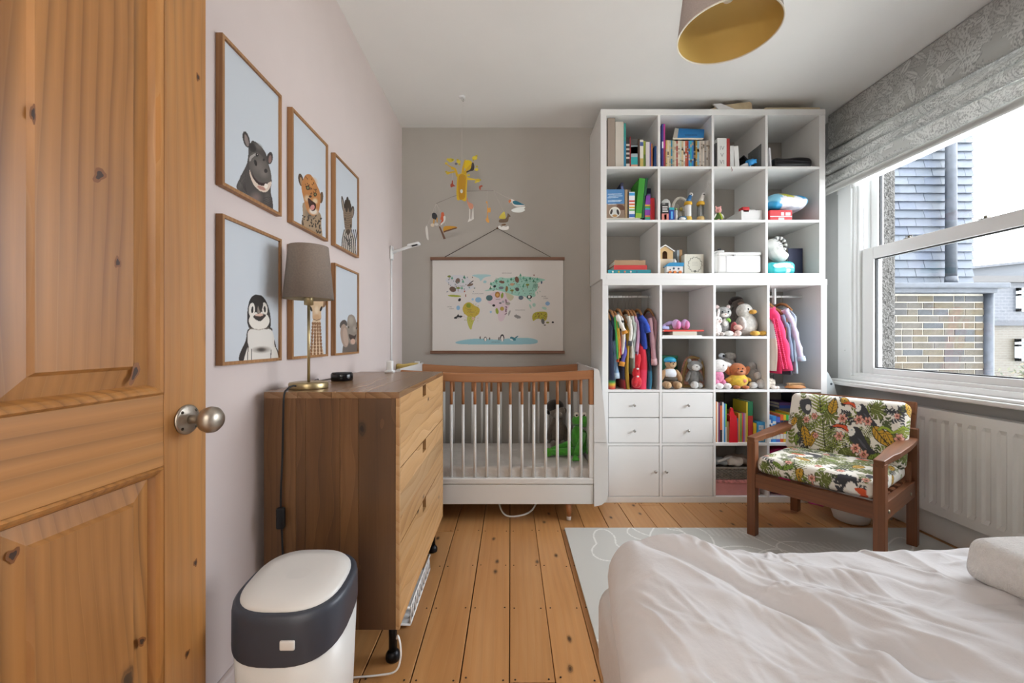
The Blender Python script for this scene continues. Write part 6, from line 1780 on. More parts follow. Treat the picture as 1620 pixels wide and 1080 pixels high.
obj('cover', MB().box(xa, xb, 2.780, 2.7815, zf, zt).box(xa, xb, 2.793, 2.7945, zf, zt), cmat('#4f82b4', .5), fb)
G_ = 'books in the middle left cubby'
W_ = 'the middle left cubby'
def bk(label, a, b_, top, col, zb=None, **kw): return book(label, Xp(a, BD), Xp(b_, BD), zb if zb else zf, Zp(top, BD), col, group=G_, **kw)
bk('dark navy book standing behind the badger picture book', 983.6, 987.6, 287, '#26283f', y0=2.80, bands=[(.7, .9, '#5a6a9a')])
bk('thin cream-edged brown book right of the badger picture book', 988.8, 992.6, 299.5, '#a88d6a')
bk('thin black book beside the white spotted book', 992.8, 994.8, 303, '#2a2826')
bk('white book with row of coloured spots on its spine', 995.2, 1004.2, 303.5, '#e4e6ea', bands=[(.86, .97, '#3f9ad0'), (.62, .68, '#c9402f'), (.5, .56, '#d86a3a'), (.38, .44, '#d8b83a'), (.28, .34, '#58a84a'), (.04, .16, '#3a6ab0')])
bk('large green picture book leaning to the right in the middle left cubby', 1005.2, 1014.6, 282, '#3f9a34', bands=[(0, .12, '#8fb83a')], lean=.10, dep=.2)
bk('dark green board against the large green picture book', 1015.2, 1018.8, 281.5, '#1f5a3c', lean=.10, dep=.2)
zz = z0 + .0005
bk('purple book with rainbow spots', 1020.4, 1028.8, 309, '#8a44a8', zb=zz, bands=[(.58, .64, '#d8a83a'), (.5, .57, '#58a84a'), (.44, .5, '#3a9ab8'), (.16, .22, '#d87a3a'), (.08, .15, '#48a86a'), (.02, .08, '#3a7ab8')])
bk('plain red book right of the purple one', 1029.2, 1035.6, 313, '#c0262c', zb=zz)
bk('tall navy book behind the red one', 1029.8, 1036, 291, '#1f2440', zb=zz, y0=2.86, dep=.12, bands=[(.75, .85, '#8a9ac0')])
bk('black book behind the purple one', 1021, 1027, 296, '#20221f', zb=zz, y0=2.90, dep=.09)

def soft(name, label, cat, c, size, r, col, group=None, m=None, rot=None, fn=None):
    root = thing(name, label, cat, c, group=group)
    b = MB(); b.rbox((0, 0, 0), size, r, 4, .03, fn)
    M = Matrix.Translation(c) @ (rot if rot is not None else Matrix.Identity(4))
    return root, obj('body', b.xf(M), m or cmat(col, .6), root), M

x0, x1, z0, z1 = CU[(1, 1)]
# cell with fan, boxes, penguin bottles
def bxx(name, label, cat, a, b_, top, col, y=2.775, dep=.06, prints=(), z=None):
    zb = (z if z is not None else z0) + .0005; zt = Zp(top, BD); xa, xb = Xp(a, BD), Xp(b_, BD)
    r_ = thing(name, label, cat, ((xa + xb) / 2, y + dep / 2, zb))
    o = obj('carton', MB().box(xa, xb, y, y + dep, zb, zt), cmat(col, .45), r_, bevel=.001)
    for (u0, u1, v0, v1, c) in prints:
        obj('print', MB().box(xa + (xb - xa) * u0, xa + (xb - xa) * u1, y - .0006, y, zb + (zt - zb) * v0, zb + (zt - zb) * v1), cmat(c, .45), r_)
    return r_
wd_ = thing('white_humidifier', 'white rounded appliance at the back of the fan cubby', 'appliance', (Xp(1055, 2.85), 2.87, z0))
obj('body', MB().lathe([(.03, z0 + .001), (.034, z0 + .02), (.034, z0 + .13), (.026, z0 + .16), (.012, z0 + .172), (0, z0 + .174)], (Xp(1054, 2.86), 2.87, 0), 28), m_binw, wd_)
obj('base_ring', MB().lathe([(.036, z0 + .0005), (.036, z0 + .012), (.033, z0 + .014)], (Xp(1054, 2.86), 2.87, 0), 28), cmat('#b8b8b6', .4), wd_)
bxx('medicine_box', 'black and white printed carton with pink foot beside the fan', 'box', 1046.6, 1057.4, 321, '#3a3836', prints=[(.1, .9, .5, .56, '#d8d6d2'), (.1, .8, .62, .68, '#d8d6d2'), (.1, .85, .74, .8, '#d8d6d2'), (0, 1, 0, .4, '#d8867c'), (.35, .7, .08, .36, '#3a2a26'), (.08, .5, .9, .98, '#8a8886')])
bxx('small_carton', 'deep blue carton with teal lid band in the fan cubby', 'box', 1058.4, 1066.2, 328.5, '#1f3f9a', prints=[(0, 1, .82, 1, '#2fa0a8'), (.35, .7, .15, .7, '#5fb0e0')])
bxx('small_carton', 'pink carton behind the deep blue one', 'box', 1059, 1069, 325.5, '#c8508a', y=2.842)
tb_ = thing('cream_tube', 'small white tube standing between pink carton and fan', 'tube', (Xp(1070.5, BD), 2.79, z0))
obj('tube', MB().lathe([(.008, z0 + .0005), (.009, z0 + .02), (.008, z0 + .075)], (Xp(1070.6, BD), 2.79, 0), 14), m_binw, tb_)
obj('cap', MB().lathe([(.006, z0 + .075), (.006, z0 + .088)], (Xp(1070.6, BD), 2.79, 0), 12), cmat('#8fb86a', .4), tb_)
fan = thing('desk_fan', 'small round cream desk fan with wire guard', 'fan', (Xp(1078, 2.85), 2.86, z0))
fc = (Xp(1077, 2.85), 2.85, z0 + .098)
b = MB(); n = 40
ring_ = [(fc[0] + .064 * math.cos(q) * .92, fc[1] + .012 * math.cos(q), fc[2] + .078 * math.sin(q)) for q in [2 * math.pi * i / n for i in range(n + 1)]]
b.tube(ring_, .009, 10, False); obj('guard_ring', b, cmat('#cfc9bc', .5), fan)
b = MB()
for i in range(20):
    q = math.pi * 2 * i / 20; b.tube([fc, (fc[0] + .060 * math.cos(q) * .92, fc[1] + .011 * math.cos(q), fc[2] + .074 * math.sin(q))], .0012, 5)
g_ = obj('guard_wires', b, cmat('#b8b2a4', .5), fan); g_['kind'] = 'stuff'
obj('hub', MB().blob((fc[0], fc[1] - .006, fc[2]), (.013, .008, .013)), cmat('#b9ab5a', .5), fan)
for i in range(3):
    q = i * 2.094 + .3; obj('blade', MB().blob((fc[0] + .03 * math.cos(q), fc[1] + .012, fc[2] + .035 * math.sin(q)), (.024, .003, .016), Ry(-q)), cmat('#c9c4b8', .5), fan)
obj('stand', MB().tube([(fc[0], fc[1] + .03, z0 + .001), (fc[0], fc[1] + .03, fc[2])], [.03, .010], 14), cmat('#cfc9bc', .5), fan)
tag(obj('blue_soother_case', MB().rbox((Xp(1081, BD), 2.80, z0 + .017), (.05, .05, .033), .012, 4), cmat('#2a6a8c', .4)), 'small dark blue case in front of the fan', 'case')
tag(obj('white_soother_pot', MB().blob((Xp(1079, 2.775), 2.772, z0 + .012), (.022, .016, .0118)), m_binw), 'small white dome-shaped pot at the shelf edge before the fan', 'pot')
for i, (pxc, c, lab) in enumerate(((1090.5, '#2f6aa0', 'straw bottle with yellow collar and blue penguin spout beside the fan'), (1110.5, '#e2ded8', 'straw bottle with yellow collar and white penguin spout by the cubby wall'))):
    r_ = thing('straw_bottle', lab, 'bottle', (Xp(pxc, BD), 2.80, z0), group='penguin straw bottles')
    xc = Xp(pxc, BD); yc_ = 2.80
    obj('base', MB().lathe([(.022, z0 + .0005), (.025, z0 + .006), (.025, z0 + .024), (.020, z0 + .033)], (xc, yc_, 0), 24), cmat('#d8b878' if i else '#d9b44a', .4), r_)
    obj('flask', MB().lathe([(.0195, z0 + .031), (.0205, z0 + .04), (.0205, z0 + .108), (.019, z0 + .112)], (xc, yc_, 0), 24), m_binw if i == 0 else glass('bottle_clear', (.85, .87, .88), .2), r_)
    if i: obj('flask_liner', MB().lathe([(.006, z0 + .034), (.006, z0 + .11)], (xc, yc_, 0), 12), cmat('#cfd0d0', .5), r_)
    obj('collar', MB().lathe([(.024, z0 + .110), (.026, z0 + .114), (.026, z0 + .126), (.020, z0 + .134)], (xc, yc_, 0), 24), cmat('#d8a828', .4), r_)
    obj('spout', MB().tube([(xc, yc_, z0 + .130), (xc + .006, yc_, z0 + .150), (xc + .017, yc_, z0 + .176)], [.018, .0145, .0105], 14), cmat(c, .4), r_)
    obj('spout_tip', MB().blob((xc + .020, yc_, z0 + .182), (.0125, .0115, .013)), m_binw, r_)
    obj('beak', MB().blob((xc + .018, yc_ - .012, z0 + .180), (.005, .005, .003)), cmat('#3a3432', .5), r_)

def ball(root, name, c, r, col, rot=None, m=None, nu=18, nv=12):
    return obj(name, MB().blob(c, r, rot, nu, nv), m or fuzzy(col), root)
x0, x1, z0, z1 = CU[(1, 2)]
pg = thing('pig_doll', 'small pink pig doll in green dress at the left of its cubby', 'doll', (Xp(1137, BD), 2.82, z0))
xc, yc_ = Xp(1136.5, 2.80), 2.80
obj('dress', MB().lathe([(.030, z0 + .004), (.029, z0 + .02), (.015, z0 + .052), (.010, z0 + .058)], (xc, yc_, 0), 20), cloth('#4c6a2c'), pg)
obj('scarf', MB().tube([(xc, yc_ - .016, z0 + .056), (xc + .006, yc_ - .026, z0 + .03), (xc + .009, yc_ - .03, z0 + .012)], .005, 8), cloth('#b8c83a'), pg)
ball(pg, 'head', (xc, yc_, z0 + .078), (.020, .019, .021), '#d99a92'); ball(pg, 'snout', (xc - .004, yc_ - .018, z0 + .075), (.009, .007, .007), '#cf8a84')
for s_ in (-1, 1):
    ball(pg, 'ear', (xc + s_ * .013, yc_, z0 + .097), (.006, .004, .010), '#d99a92', Ry(s_ * .5)); ball(pg, 'arm', (xc + s_ * .025, yc_ - .006, z0 + .038), (.006, .006, .018), '#e0dcd6', Ry(s_ * -.5)); ball(pg, 'leg', (xc + s_ * .012, yc_ - .022, z0 + .006), (.008, .014, .006), '#d3a89a')
wb = thing('white_tray_box', 'white open storage box full of plugs in the middle row', 'box', (Xp(1185, 2.8), 2.86, z0))
xa, xb = Xp(1173, 2.775), x1 - .004; zt = z0 + .07
b = MB()
for q in ((xa, xb, 2.775, 2.779), (xa, xb, 2.971, 2.975)): b.box(q[0], q[1], q[2], q[3], z0 + .001, zt)
obj('front_and_back', b, m_binw, wb)
b = MB(); b.prism([(2.779, z0 + .001), (2.971, z0 + .001), (2.971, zt), (2.779, zt)], 'x', xa, xa + .004); b.prism([(2.779, z0 + .001), (2.971, z0 + .001), (2.971, zt), (2.779, zt)], 'x', xb - .004, xb)
obj('side', b, m_binw, wb); obj('base', MB().box(xa, xb, 2.775, 2.975, z0 + .0005, z0 + .004), m_binw, wb)
for i, (pxc, c, sz, lab) in enumerate(((1171.5, '#b8282c', (.05, .05, .04), 'red pouch poking out of the white storage box'), (1181, '#d8d8d6', (.03, .03, .026), 'small white plug at the left of the storage box'), (1190, '#e0e0de', (.036, .03, .034), 'white plug standing in the middle of the storage box'), (1199, '#6f7072', (.034, .04, .03), 'grey adaptor at the right of the storage box'))):
    tag(obj('plug' if i else 'red_pouch', MB().rbox((Xp(pxc, 2.82) if i else xa + .006 + .025, 2.80 + .012 * i, zt + (.002 if i else .004)), sz, .006, 3), cmat(c, .45)), lab, 'plug' if i else 'pouch')
x0, x1, z0, z1 = CU[(1, 3)]
rp = bxx('red_carton', 'red and white package at the front of the right middle cubby', 'package', 1217.6, 1252.4, 332.5, '#c8282e', dep=.13, z=z0, prints=[(0, 1, .36, .44, '#e6dcdc'), (.5, .63, .5, .8, '#e8e4e2'), (.7, .92, .5, .78, '#e6dcdc'), (.38, .64, 0, .3, '#bfe0d8')])
nz_ = thing('nappy_pack', 'big white and blue plastic pack lying on the red package', 'package', (Xp(1245, 2.86), 2.88, z0 + .08))
b = MB(); b.rbox((0, 0, 0), (.262, .20, .105), .05, 6, .008, lambda w: (w[0] + .006 * math.sin(w[2] * 60), w[1], w[2] * (1 - .35 * (max(0, w[0] - .02) / .11) ** 2) + .004 * math.sin(w[0] * 50 + w[1] * 40)))
L_ = np.array(b.v); X_ = L_[:, 0] * 1000; Z_ = L_[:, 2] * 1000
p = Paint(X_, -Z_, '#e2e4ea')
p.ell(-95, -20, 40, 40, '#7fc0d8'); p.ell(-115, 35, 70, 28, '#2f94c4', 8); p.ell(-20, -38, 45, 12, '#b4b43a', 12); p.ell(75, -45, 55, 20, '#2f94c4', 25); p.ell(128, -5, 16, 50, '#3fa8cc'); p.ell(20, 5, 95, 22, '#e9e6ec', 6); p.ell(40, 45, 60, 10, '#b8c0cc')
b.xf(Matrix.Translation((Xp(1243, 2.83), 2.872, z0 + .135)) @ Matrix.Rotation(math.radians(4), 4, 'Y'))
me = b.mesh('wrapper'); set_col(me, p.C); obj('wrapper', me, vcol('plastic_wrap', .3, bump=.5, bscale=40, bdist=.004), nz_)
tag(obj('purple_bottle', MB().lathe([(.018, z0 + .0005), (.02, z0 + .02), (.018, z0 + .06), (.008, z0 + .07)], (Xp(1256, 2.87), 2.93, 0), 18), cmat('#6a5a7a', .4)), 'small mauve bottle behind the red package', 'bottle')

# ---- third row
x0, x1, z0, z1 = CU[(2, 0)]
zc_ = z0 + .0005
for i, (a, b_, hh, c, d_) in enumerate(((962, 1029.5, .027, '#2a8a96', 'thick teal children\'s book at the bottom of the pile of three'), (971, 1023.5, .030, '#c23a38', 'red book in the middle of the pile of three'), (972, 1021, .032, '#a98a6a', 'tan book on top of the pile of three'))):
    r_ = thing('book', d_, 'book', (Xp((a + b_) / 2, BD), 2.86, zc_), group='pile of three books')
    xa, xb = max(Xp(a, BD), x0 + .002), Xp(b_, BD)
    obj('cover', MB().box(xa, xb, 2.776, 2.779, zc_, zc_ + hh).box(xa, xb, 2.779, 2.95, zc_, zc_ + .0025).box(xa, xb, 2.779, 2.95, zc_ + hh - .0025, zc_ + hh), cmat(c, .5), r_)
    obj('pages', MB().box(xa + .004, xb - .004, 2.779, 2.945, zc_ + .0025, zc_ + hh - .0025), PAGE, r_)
    for j in range(5 if i == 0 else 0):
        obj('spine_print', MB().blob((xa + .03 + j * .04, 2.7757, zc_ + hh * .5), (.006, .0008, .007)), cmat(['#d8e0d8', '#c9a83a', '#d87a5a', '#d8d0c8', '#3a6a8a'][j], .5), r_)
    zc_ += hh + .0006
x0, x1, z0, z1 = CU[(2, 1)]
cr = bxx('cream_box', 'plain cream box carrying the wooden birdhouse', 'box', 1046.8, 1071, 407, '#d3c2a8', y=2.83, dep=.10, z=z0)
zt = Zp(407, BD) + .0005
bh = thing('wooden_birdhouse', 'little wooden birdhouse with white roof on the cream box', 'birdhouse', (Xp(1053, 2.85), 2.87, zt))
xa, xb = x0 + .006, Xp(1062.5, 2.86); zp_ = zt + .052; zk = zt + .085
xm = (xa + xb) / 2
hole = [(xm + .017 * math.cos(q), zt + .034 + .020 * math.sin(q)) for q in [math.pi * i / 10 for i in range(11)]]
poly = [(xa, zt), (xm - .017, zt)] + [(xm - .017, zt + .034)] + list(reversed(hole)) + [(xm + .017, zt)] + [(xb, zt), (xb, zp_), (xm, zk), (xa, zp_)]
obj('front', MB().prism(poly, 'y', 2.835, 2.840), cmat('#c9a878', .6), bh)
obj('body', MB().prism([(xa, zt), (xb, zt), (xb, zp_), (xm, zk), (xa, zp_)], 'y', 2.865, 2.90), cmat('#6a4a30', .7), bh)
obj('side', MB().box(xa, xa + .004, 2.84, 2.865, zt, zp_).box(xb - .004, xb, 2.84, 2.865, zt, zp_), cmat('#c9a878', .6), bh)
obj('roof', MB().prism([(xa - .008, zp_ - .006), (xm, zk + .003), (xb + .008, zp_ - .006), (xb + .008, zp_ + .002), (xm, zk + .011), (xa - .008, zp_ + .002)], 'y', 2.825, 2.905), m_binw, bh)
for i, (a, b_, top, c, d_) in enumerate(((1071.4, 1074.6, 395.5, '#a8b4bc', 'thin pale blue book between cream box and wreath box'), (1075, 1079.4, 394.8, '#b08a5a', 'tan book beside the wreath-printed box'))):
    book(d_, Xp(a, 2.86), Xp(b_, 2.86), z0 + .0005, Zp(top, 2.86), c, y0=2.86, dep=.13)
hb = thing('toy_house', 'white toy house with blue roof on orange wheels', 'toy', (Xp(1066, BD), 2.80, z0))
xa, xb = Xp(1053.5, 2.775), Xp(1081.5, 2.775)
obj('wall', MB().box(xa + .006, xb - .004, 2.775, 2.822, z0 + .010, z0 + .052), m_binw, hb, bevel=.002)
obj('roof', MB().prism([(xa - .003, z0 + .050), (xa + .022, z0 + .074), (xb, z0 + .074), (xb, z0 + .068), (xb - .002, z0 + .050)], 'y', 2.770, 2.826), cmat('#2a86b4', .4), hb)
obj('chimney_knob', MB().lathe([(.014, z0 + .074), (.012, z0 + .09), (.006, z0 + .094), (.007, z0 + .102), (0, z0 + .106)], (Xp(1068, 2.79), 2.80, 0), 14), m_binw, hb)
for dx_ in (.018, .05, .085): obj('wheel', MB().lathe([(.010, 2.768), (.010, 2.778)], (xa + dx_ + .008, 0, z0 + .0105), 16, 'y'), cmat('#cf7a3a', .4), hb)
for j, (dx_, dz_, rr) in enumerate(((.028, .028, .005), (.052, .036, .008), (.084, .034, .007))): obj('painted_mark', MB().lathe([(rr, 2.7748), (rr * .6, 2.7742)], (xa + dx_, 0, z0 + dz_), 10, 'y'), cmat('#3a4a5c', .5), hb)
wx0 = thing('wreath_box', 'square cream gift box printed with a leafy wreath', 'box', (Xp(1097, BD), 2.83, z0))
xa, xb, zt = Xp(1083, 2.80), Xp(1113.2, 2.80), z0 + .135
gx, gz = np.meshgrid(np.linspace(xa, xb, 90), np.linspace(z0 + .001, zt, 90)); P_ = np.stack([gx, np.full_like(gx, 2.7995), gz], -1)
p = Paint((gx - (xa + xb) / 2) * 1000 - 6, -(gz - z0 - .066) * 1000, '#d2cfc0')
for q in range(26):
    a = q / 26 * 6.283; p.leaf(44 * math.cos(a), 48 * math.sin(a), 13, 5, math.degrees(a) + 70 + (q % 2) * 40, '#7a7a6a', nv=0)
for y in (-14, -4, 6): p.line([(-18, y), (18, y - 2)], 1.6, '#a5a294')
p.ell(0, 44, 7, 7, '#55554c')
obj('front_print', grid_mesh('front_print', P_, cols=p.C), vcol('card_print', .6), wx0)
obj('carton', MB().box(xa, xb, 2.80, 2.885, z0 + .0005, zt), cmat('#cfccbe', .6), wx0)
x0, x1, z0, z1 = CU[(2, 2)]
wa = thing('white_appliance', 'white rounded bread-bin style appliance filling the third cubby', 'appliance', (Xp(1170, 2.8), 2.86, z0))
obj('body', MB().rbox((Xp(1169.5, 2.775), 2.868, z0 + .066), (.305, .19, .131), .026, 5, .04), m_binw, wa)
obj('lid', MB().rbox((Xp(1171, 2.77), 2.866, z0 + .134), (.290, .186, .022), .010, 4, .04), m_binw, wa)
obj('front_panel', MB().rbox((Xp(1176, 2.77), 2.7735, z0 + .065), (.225, .006, .105), .003, 3), mat('appliance_face', '#e3e3e4', .3), wa)
obj('latch', MB().prism([(-.008, 0), (.008, 0), (.005, -.012), (-.005, -.012)], 'y', 2.769, 2.775).xf(Matrix.Translation((Xp(1162, 2.77), 0, z0 + .128))), cmat('#a8a8a8', .4), wa)
obj('side_handle', MB().rbox((Xp(1209, 2.775) - .002, 2.83, z0 + .075), (.012, .08, .09), .005, 3), m_binw, wa)
wc_ = thing('coiled_lead', 'coiled white lead with black plug on the white appliance', 'lead', (Xp(1142, 2.8), 2.83, z0 + .146))
obj('coil', MB().tube([(Xp(1142, 2.8) + .03 * math.cos(q), 2.84 + .03 * math.sin(q), z0 + .149 + .003 * q / 3) for q in [i * .4 for i in range(36)]], .0035, 6), m_binw, wc_)
obj('plug', MB().rbox((Xp(1142, 2.8), 2.835, z0 + .172), (.02, .016, .016), .004, 3), m_black, wc_)
x0, x1, z0, z1 = CU[(2, 3)]
wp = thing('wipes_pack', 'turquoise and white pack of wipes in the lower right cubby', 'package', (Xp(1237, BD), 2.84, z0))
b = MB(); b.rbox((0, 0, 0), (.172, .12, .085), .028, 5, .008, lambda w: (w[0], w[1], w[2] + .004 * math.sin(w[0] * 45))); L_ = np.array(b.v)
p = Paint(L_[:, 0] * 1000, -L_[:, 2] * 1000, '#2fb0b4'); p.ell(-10, -18, 60, 15, '#d3e2e2', -5); p.ell(30, -8, 40, 10, '#dfe8e8', 8); p.poly([(20, 10), (48, 8), (48, 34), (20, 34)], '#d8e6e6', smooth=False); p.line([(-86, 2), (86, 2)], 3, '#1f9098')
b.xf(Matrix.Translation((Xp(1237.5, 2.80), 2.845, z0 + .0435)))
me = b.mesh('wrapper'); set_col(me, p.C); obj('wrapper', me, vcol('plastic_wrap', .3, bump=.5, bscale=40, bdist=.004), wp)
sg = thing('mesh_bag_toy', 'clear plastic bag of striped baby cloths on top of the wipes', 'bag', (Xp(1232, 2.82), 2.86, z0 + .09))
b = MB(); b.rbox((0, 0, 0), (.085, .10, .175), .036, 5, .006, lambda w: (w[0] + .006 * math.sin(w[2] * 70) + .004 * math.sin(w[1] * 90), w[1], w[2]))
L_ = np.array(b.v); p = Paint(L_[:, 0] * 1000, -L_[:, 2] * 1000, '#d2d2ce')
for q in range(8): p.line([(12, -80 + q * 13), (44, -72 + q * 13)], 6, '#5a5a58')
p.ell(-18, 20, 16, 55, '#e4e4e0'); p.ell(0, -20, 8, 60, '#bcbcb8', 10)
b.xf(Matrix.Translation((Xp(1234, 2.82), 2.868, z0 + .172)) @ Matrix.Rotation(math.radians(-33), 4, 'Y'))
me = b.mesh('bag'); set_col(me, p.C); obj('bag', me, vcol('plastic_wrap', .3, bump=.5, bscale=40, bdist=.004), sg)
for i in range(11):
    q0, q1 = math.radians(-40 + i * 17), math.radians(-40 + (i + 1) * 17)
    b = MB(); b.tube([(Xp(1236, 2.82) + .045 * math.cos(q), 2.85, z0 + .205 + .050 * math.sin(q)) for q in (q0, (q0 + q1) / 2, q1)], .013, 10); obj('striped_band', b, cmat('#5f605e' if i % 2 else '#d2d2cd', .8), sg)
nf = thing('navy_folder', 'tall navy folder standing behind the wipes', 'folder', (Xp(1258, 2.86), 2.90, z0))
obj('cover', MB().box(Xp(1247, 2.88), Xp(1270, 2.88), 2.88, 2.884, z0 + .0005, z0 + .192), cmat('#2f3450', .6), nf, bevel=.001)
obj('pages', MB().box(Xp(1247.5, 2.88), Xp(1269.5, 2.88), 2.885, 2.90, z0 + .002, z0 + .189), PAGE, nf)
obj('back_cover', MB().box(Xp(1247, 2.88), Xp(1270, 2.88), 2.901, 2.904, z0 + .0005, z0 + .192), cmat('#2f3450', .6), nf)

# ---- on top of the upper unit
zt = CU[(0, 0)][3] + OT
kb_ = thing('paper_bag', 'crumpled brown paper bag with white tissue on top of the shelving', 'bag', (Xp(1150, 2.9), 2.9, zt))
b = MB(); b.prism([(Xp(1121, 2.765), zt + .002), (Xp(1136, 2.765), zt + .03), (Xp(1186, 2.765), zt + .056), (Xp(1189, 2.765), zt + .045), (Xp(1190, 2.765), zt + .002)], 'y', 2.762, 2.90); obj('bag', b, mat('kraft_paper', '#b5a283', .85, var=.08, vscale=20, bump=.5, bscale=30, bdist=.006), kb_)
b = MB(); b.prism([(Xp(1128, 2.755), zt + .036), (Xp(1140, 2.755), zt + .040), (Xp(1162, 2.755), zt + .002), (Xp(1136, 2.755), zt + .002)], 'y', 2.752, 2.7615); obj('tissue', b, cmat('#d8d6d4', .8), kb_)
tag(obj('flat_parcel', MB().box(Xp(1210, 2.76), Xp(1297, 2.76), 2.756, 3.02, zt + .0005, zt + .016), mat('kraft_card', '#c2b393', .85), bevel=.003), 'flat brown card parcel on the right of the shelving top', 'parcel')

# ------------------------------------------------------------------ hanging clothes
def garment(name, label, cat, xpx, wpx, top, bot, col, bands=(), sleeve=None, hook=True, depth=.15, dfront=2.79, group=None, flare=1.0, cuff=None, rcell=(0, 0), seed=0):
    """garment hung on a rail along x: thin across x, deep along y; bands are (py0, py1, colour)"""
    yc_ = 2.93
    xc = Xp(xpx, 2.82); hw = wpx * 2.82 / F / 2
    zt, zb = Zp(top, 2.82), Zp(bot, 2.82)
    root = thing(name, label, cat, (xc, yc_, zb), group=group)
    rg_ = random.Random(seed + int(xpx * 10)); ph = rg_.uniform(0, 6)
    nr, nn = 34, 28
    P_ = np.zeros((nr, nn + 1, 3)); C_ = np.zeros((nr, nn + 1, 3)); base = srgb(col)
    for j in range(nr):
        t_ = j / (nr - 1); z = zt + (zb - zt) * t_
        sh_ = min(1, .28 + (t_ / .16) ** .7 * .72) if t_ < .16 else 1.0
        hd_ = depth * sh_ * (1 + .06 * t_); hx = hw * (.35 + .65 * min(1, t_ / .2)) * (1 + (flare - 1) * t_)
        for i in range(nn + 1):
            a = 2 * math.pi * i / nn
            c_, s_ = math.cos(a), math.sin(a)
            wv_ = 1 + .22 * math.sin(5 * a + ph + 2 * t_) * min(1, t_ * 2)
            P_[j, i] = (xc + hx * math.copysign(abs(c_) ** .8, c_) * wv_ + .006 * math.sin(6 * t_ + ph), yc_ + hd_ * math.copysign(abs(s_) ** .85, s_) , z)
        cc = base
        pyz = CY - (z - CH) * F / 2.82
        for b0, b1, bc_ in bands:
            if b0 <= pyz <= b1: cc = srgb(bc_)
        C_[j] = cc
    obj('fabric', grid_mesh('fabric', P_, cols=C_), vcol('garment_fabric', .9, bump=.4, bscale=300, sheen=.15, bdist=.002), root, solid=.0015)
    for s_ in ([sleeve] if sleeve and not isinstance(sleeve, list) else (sleeve or [])):
        pts, rr, sc2 = s_[:3]
        yy = yc_ - depth - .004
        w3 = [(Xp(px_, 2.78), yy + .02 * (1 - k_ / max(1, len(pts) - 1)), Zp(py_, 2.78)) for k_, (px_, py_) in enumerate(pts)]
        b = MB()
        fine = []
        for k_ in range(len(w3) - 1):
            for q in range(4): fine.append(Vector(w3[k_]).lerp(Vector(w3[k_ + 1]), q / 4))
        fine.append(Vector(w3[-1]))
        rl = [rr * (.85 + .15 * math.sin(k_ * 2.1 + ph)) for k_ in range(len(fine))]
        b.tube(fine, rl, 12)
        so_ = obj('sleeve', b, cloth(sc2), root)
        if cuff:
            obj('cuff', MB().tube([fine[-2], fine[-1] + Vector((0, 0, -.004))], rr * 1.12, 12), cloth(cuff), so_)
    if hook:
        m_h = cmat('#a8764a', .5); zr = Zp(469, 2.93) if rcell == (0, 0) else Zp(466.5, 2.93)
        zs_ = zt + .012
        hb_ = MB(); hb_.tube([(xc, yc_ - .115, zs_ - .035), (xc, yc_ - .05, zs_ + .006), (xc, yc_, zs_ + .016), (xc, yc_ + .05, zs_ + .006), (xc, yc_ + .115, zs_ - .035)], [.006, .009, .010, .009, .006], 10)
        h_ = obj('hanger', hb_, m_h, root)
        zr = CL[(0, 0)][3] - .058
        obj('hanger_hook', MB().tube([(xc, yc_, zs_ + .02), (xc, yc_, zr - .02), (xc, yc_ - .011, zr - .008), (xc, yc_ - .010, zr + .006), (xc, yc_, zr + .0115), (xc, yc_ + .010, zr + .006)], .0016, 6), m_knob, h_)
    return root
GC = 'clothes hanging in the left rail'
garment('dungarees', 'pale blue denim dungarees at the left end of the left rail', 'clothing', 971, 11, 496, 600, '#6f93b8', bands=[(496, 540, '#2c3a52')], sleeve=([(972, 540), (975, 565), (977, 598)], .017, '#86a6c6'), cuff='#b8ccdc', group=GC, depth=.13)
garment('navy_dress', 'navy dress with rainbow hem at the left of the rail', 'clothing', 965.5, 10, 500, 617.5, '#232a42', bands=[(603, 606, '#3f9a4a'), (606, 609, '#d8b23a'), (609, 612, '#cf6a3a'), (612, 614, '#b8303a')], group=GC, flare=1.5, depth=.15, hook=True)
garment('rainbow_top', 'rainbow striped top, green yellow and red', 'clothing', 976.5, 5, 498, 572, '#cf5a2c', bands=[(498, 520, '#2f8a4a'), (520, 536, '#d8b23a'), (536, 552, '#d8823a')], sleeve=[([(973.5, 501), (975, 530), (977, 568)], .008, '#3f9a4a'), ([(976.4, 502), (978, 530), (980, 566)], .007, '#d8b23a'), ([(979, 504), (980.5, 530), (982, 562)], .006, '#b8303a')], group=GC)
garment('striped_jumper', 'white and black striped jumper with violet sleeve and orange cuff', 'clothing', 983.5, 9, 494, 560, '#ddd8ce', bands=[(508, 510, '#22222a'), (514, 516, '#22222a'), (520, 522, '#22222a')], sleeve=[([(977, 498), (982, 512), (989, 527)], .017, '#e0dbd2'), ([(987, 530), (989, 555), (983, 578)], .017, '#55509a')], cuff='#cf8a2c', group=GC)
garment('mustard_dress', 'long mustard dress hanging behind the striped jumper', 'clothing', 991, 7.5, 505, 616, '#b08a2c', group=GC, flare=1.2)
garment('red_trousers', 'red and navy leggings beside the mustard dress', 'clothing', 986.6, 4, 545, 616, '#a82c34', bands=[(560, 600, '#2a3050')], group=GC, hook=False, depth=.14)
garment('white_shirt', 'cream short-sleeved top near the middle of the left rail', 'clothing', 996.5, 8, 496, 566, '#d6d2c8', sleeve=([(995, 500), (999, 520), (996, 546)], .014, '#dcd8ce'), cuff='#4a4a4c', group=GC)
garment('grey_shirt', 'grey-green top beside the cream one', 'clothing', 1001.5, 6, 496, 592, '#aab2ac', sleeve=([(1001, 500), (1005, 520), (1000, 540)], .011, '#b8c0b8'), group=GC)
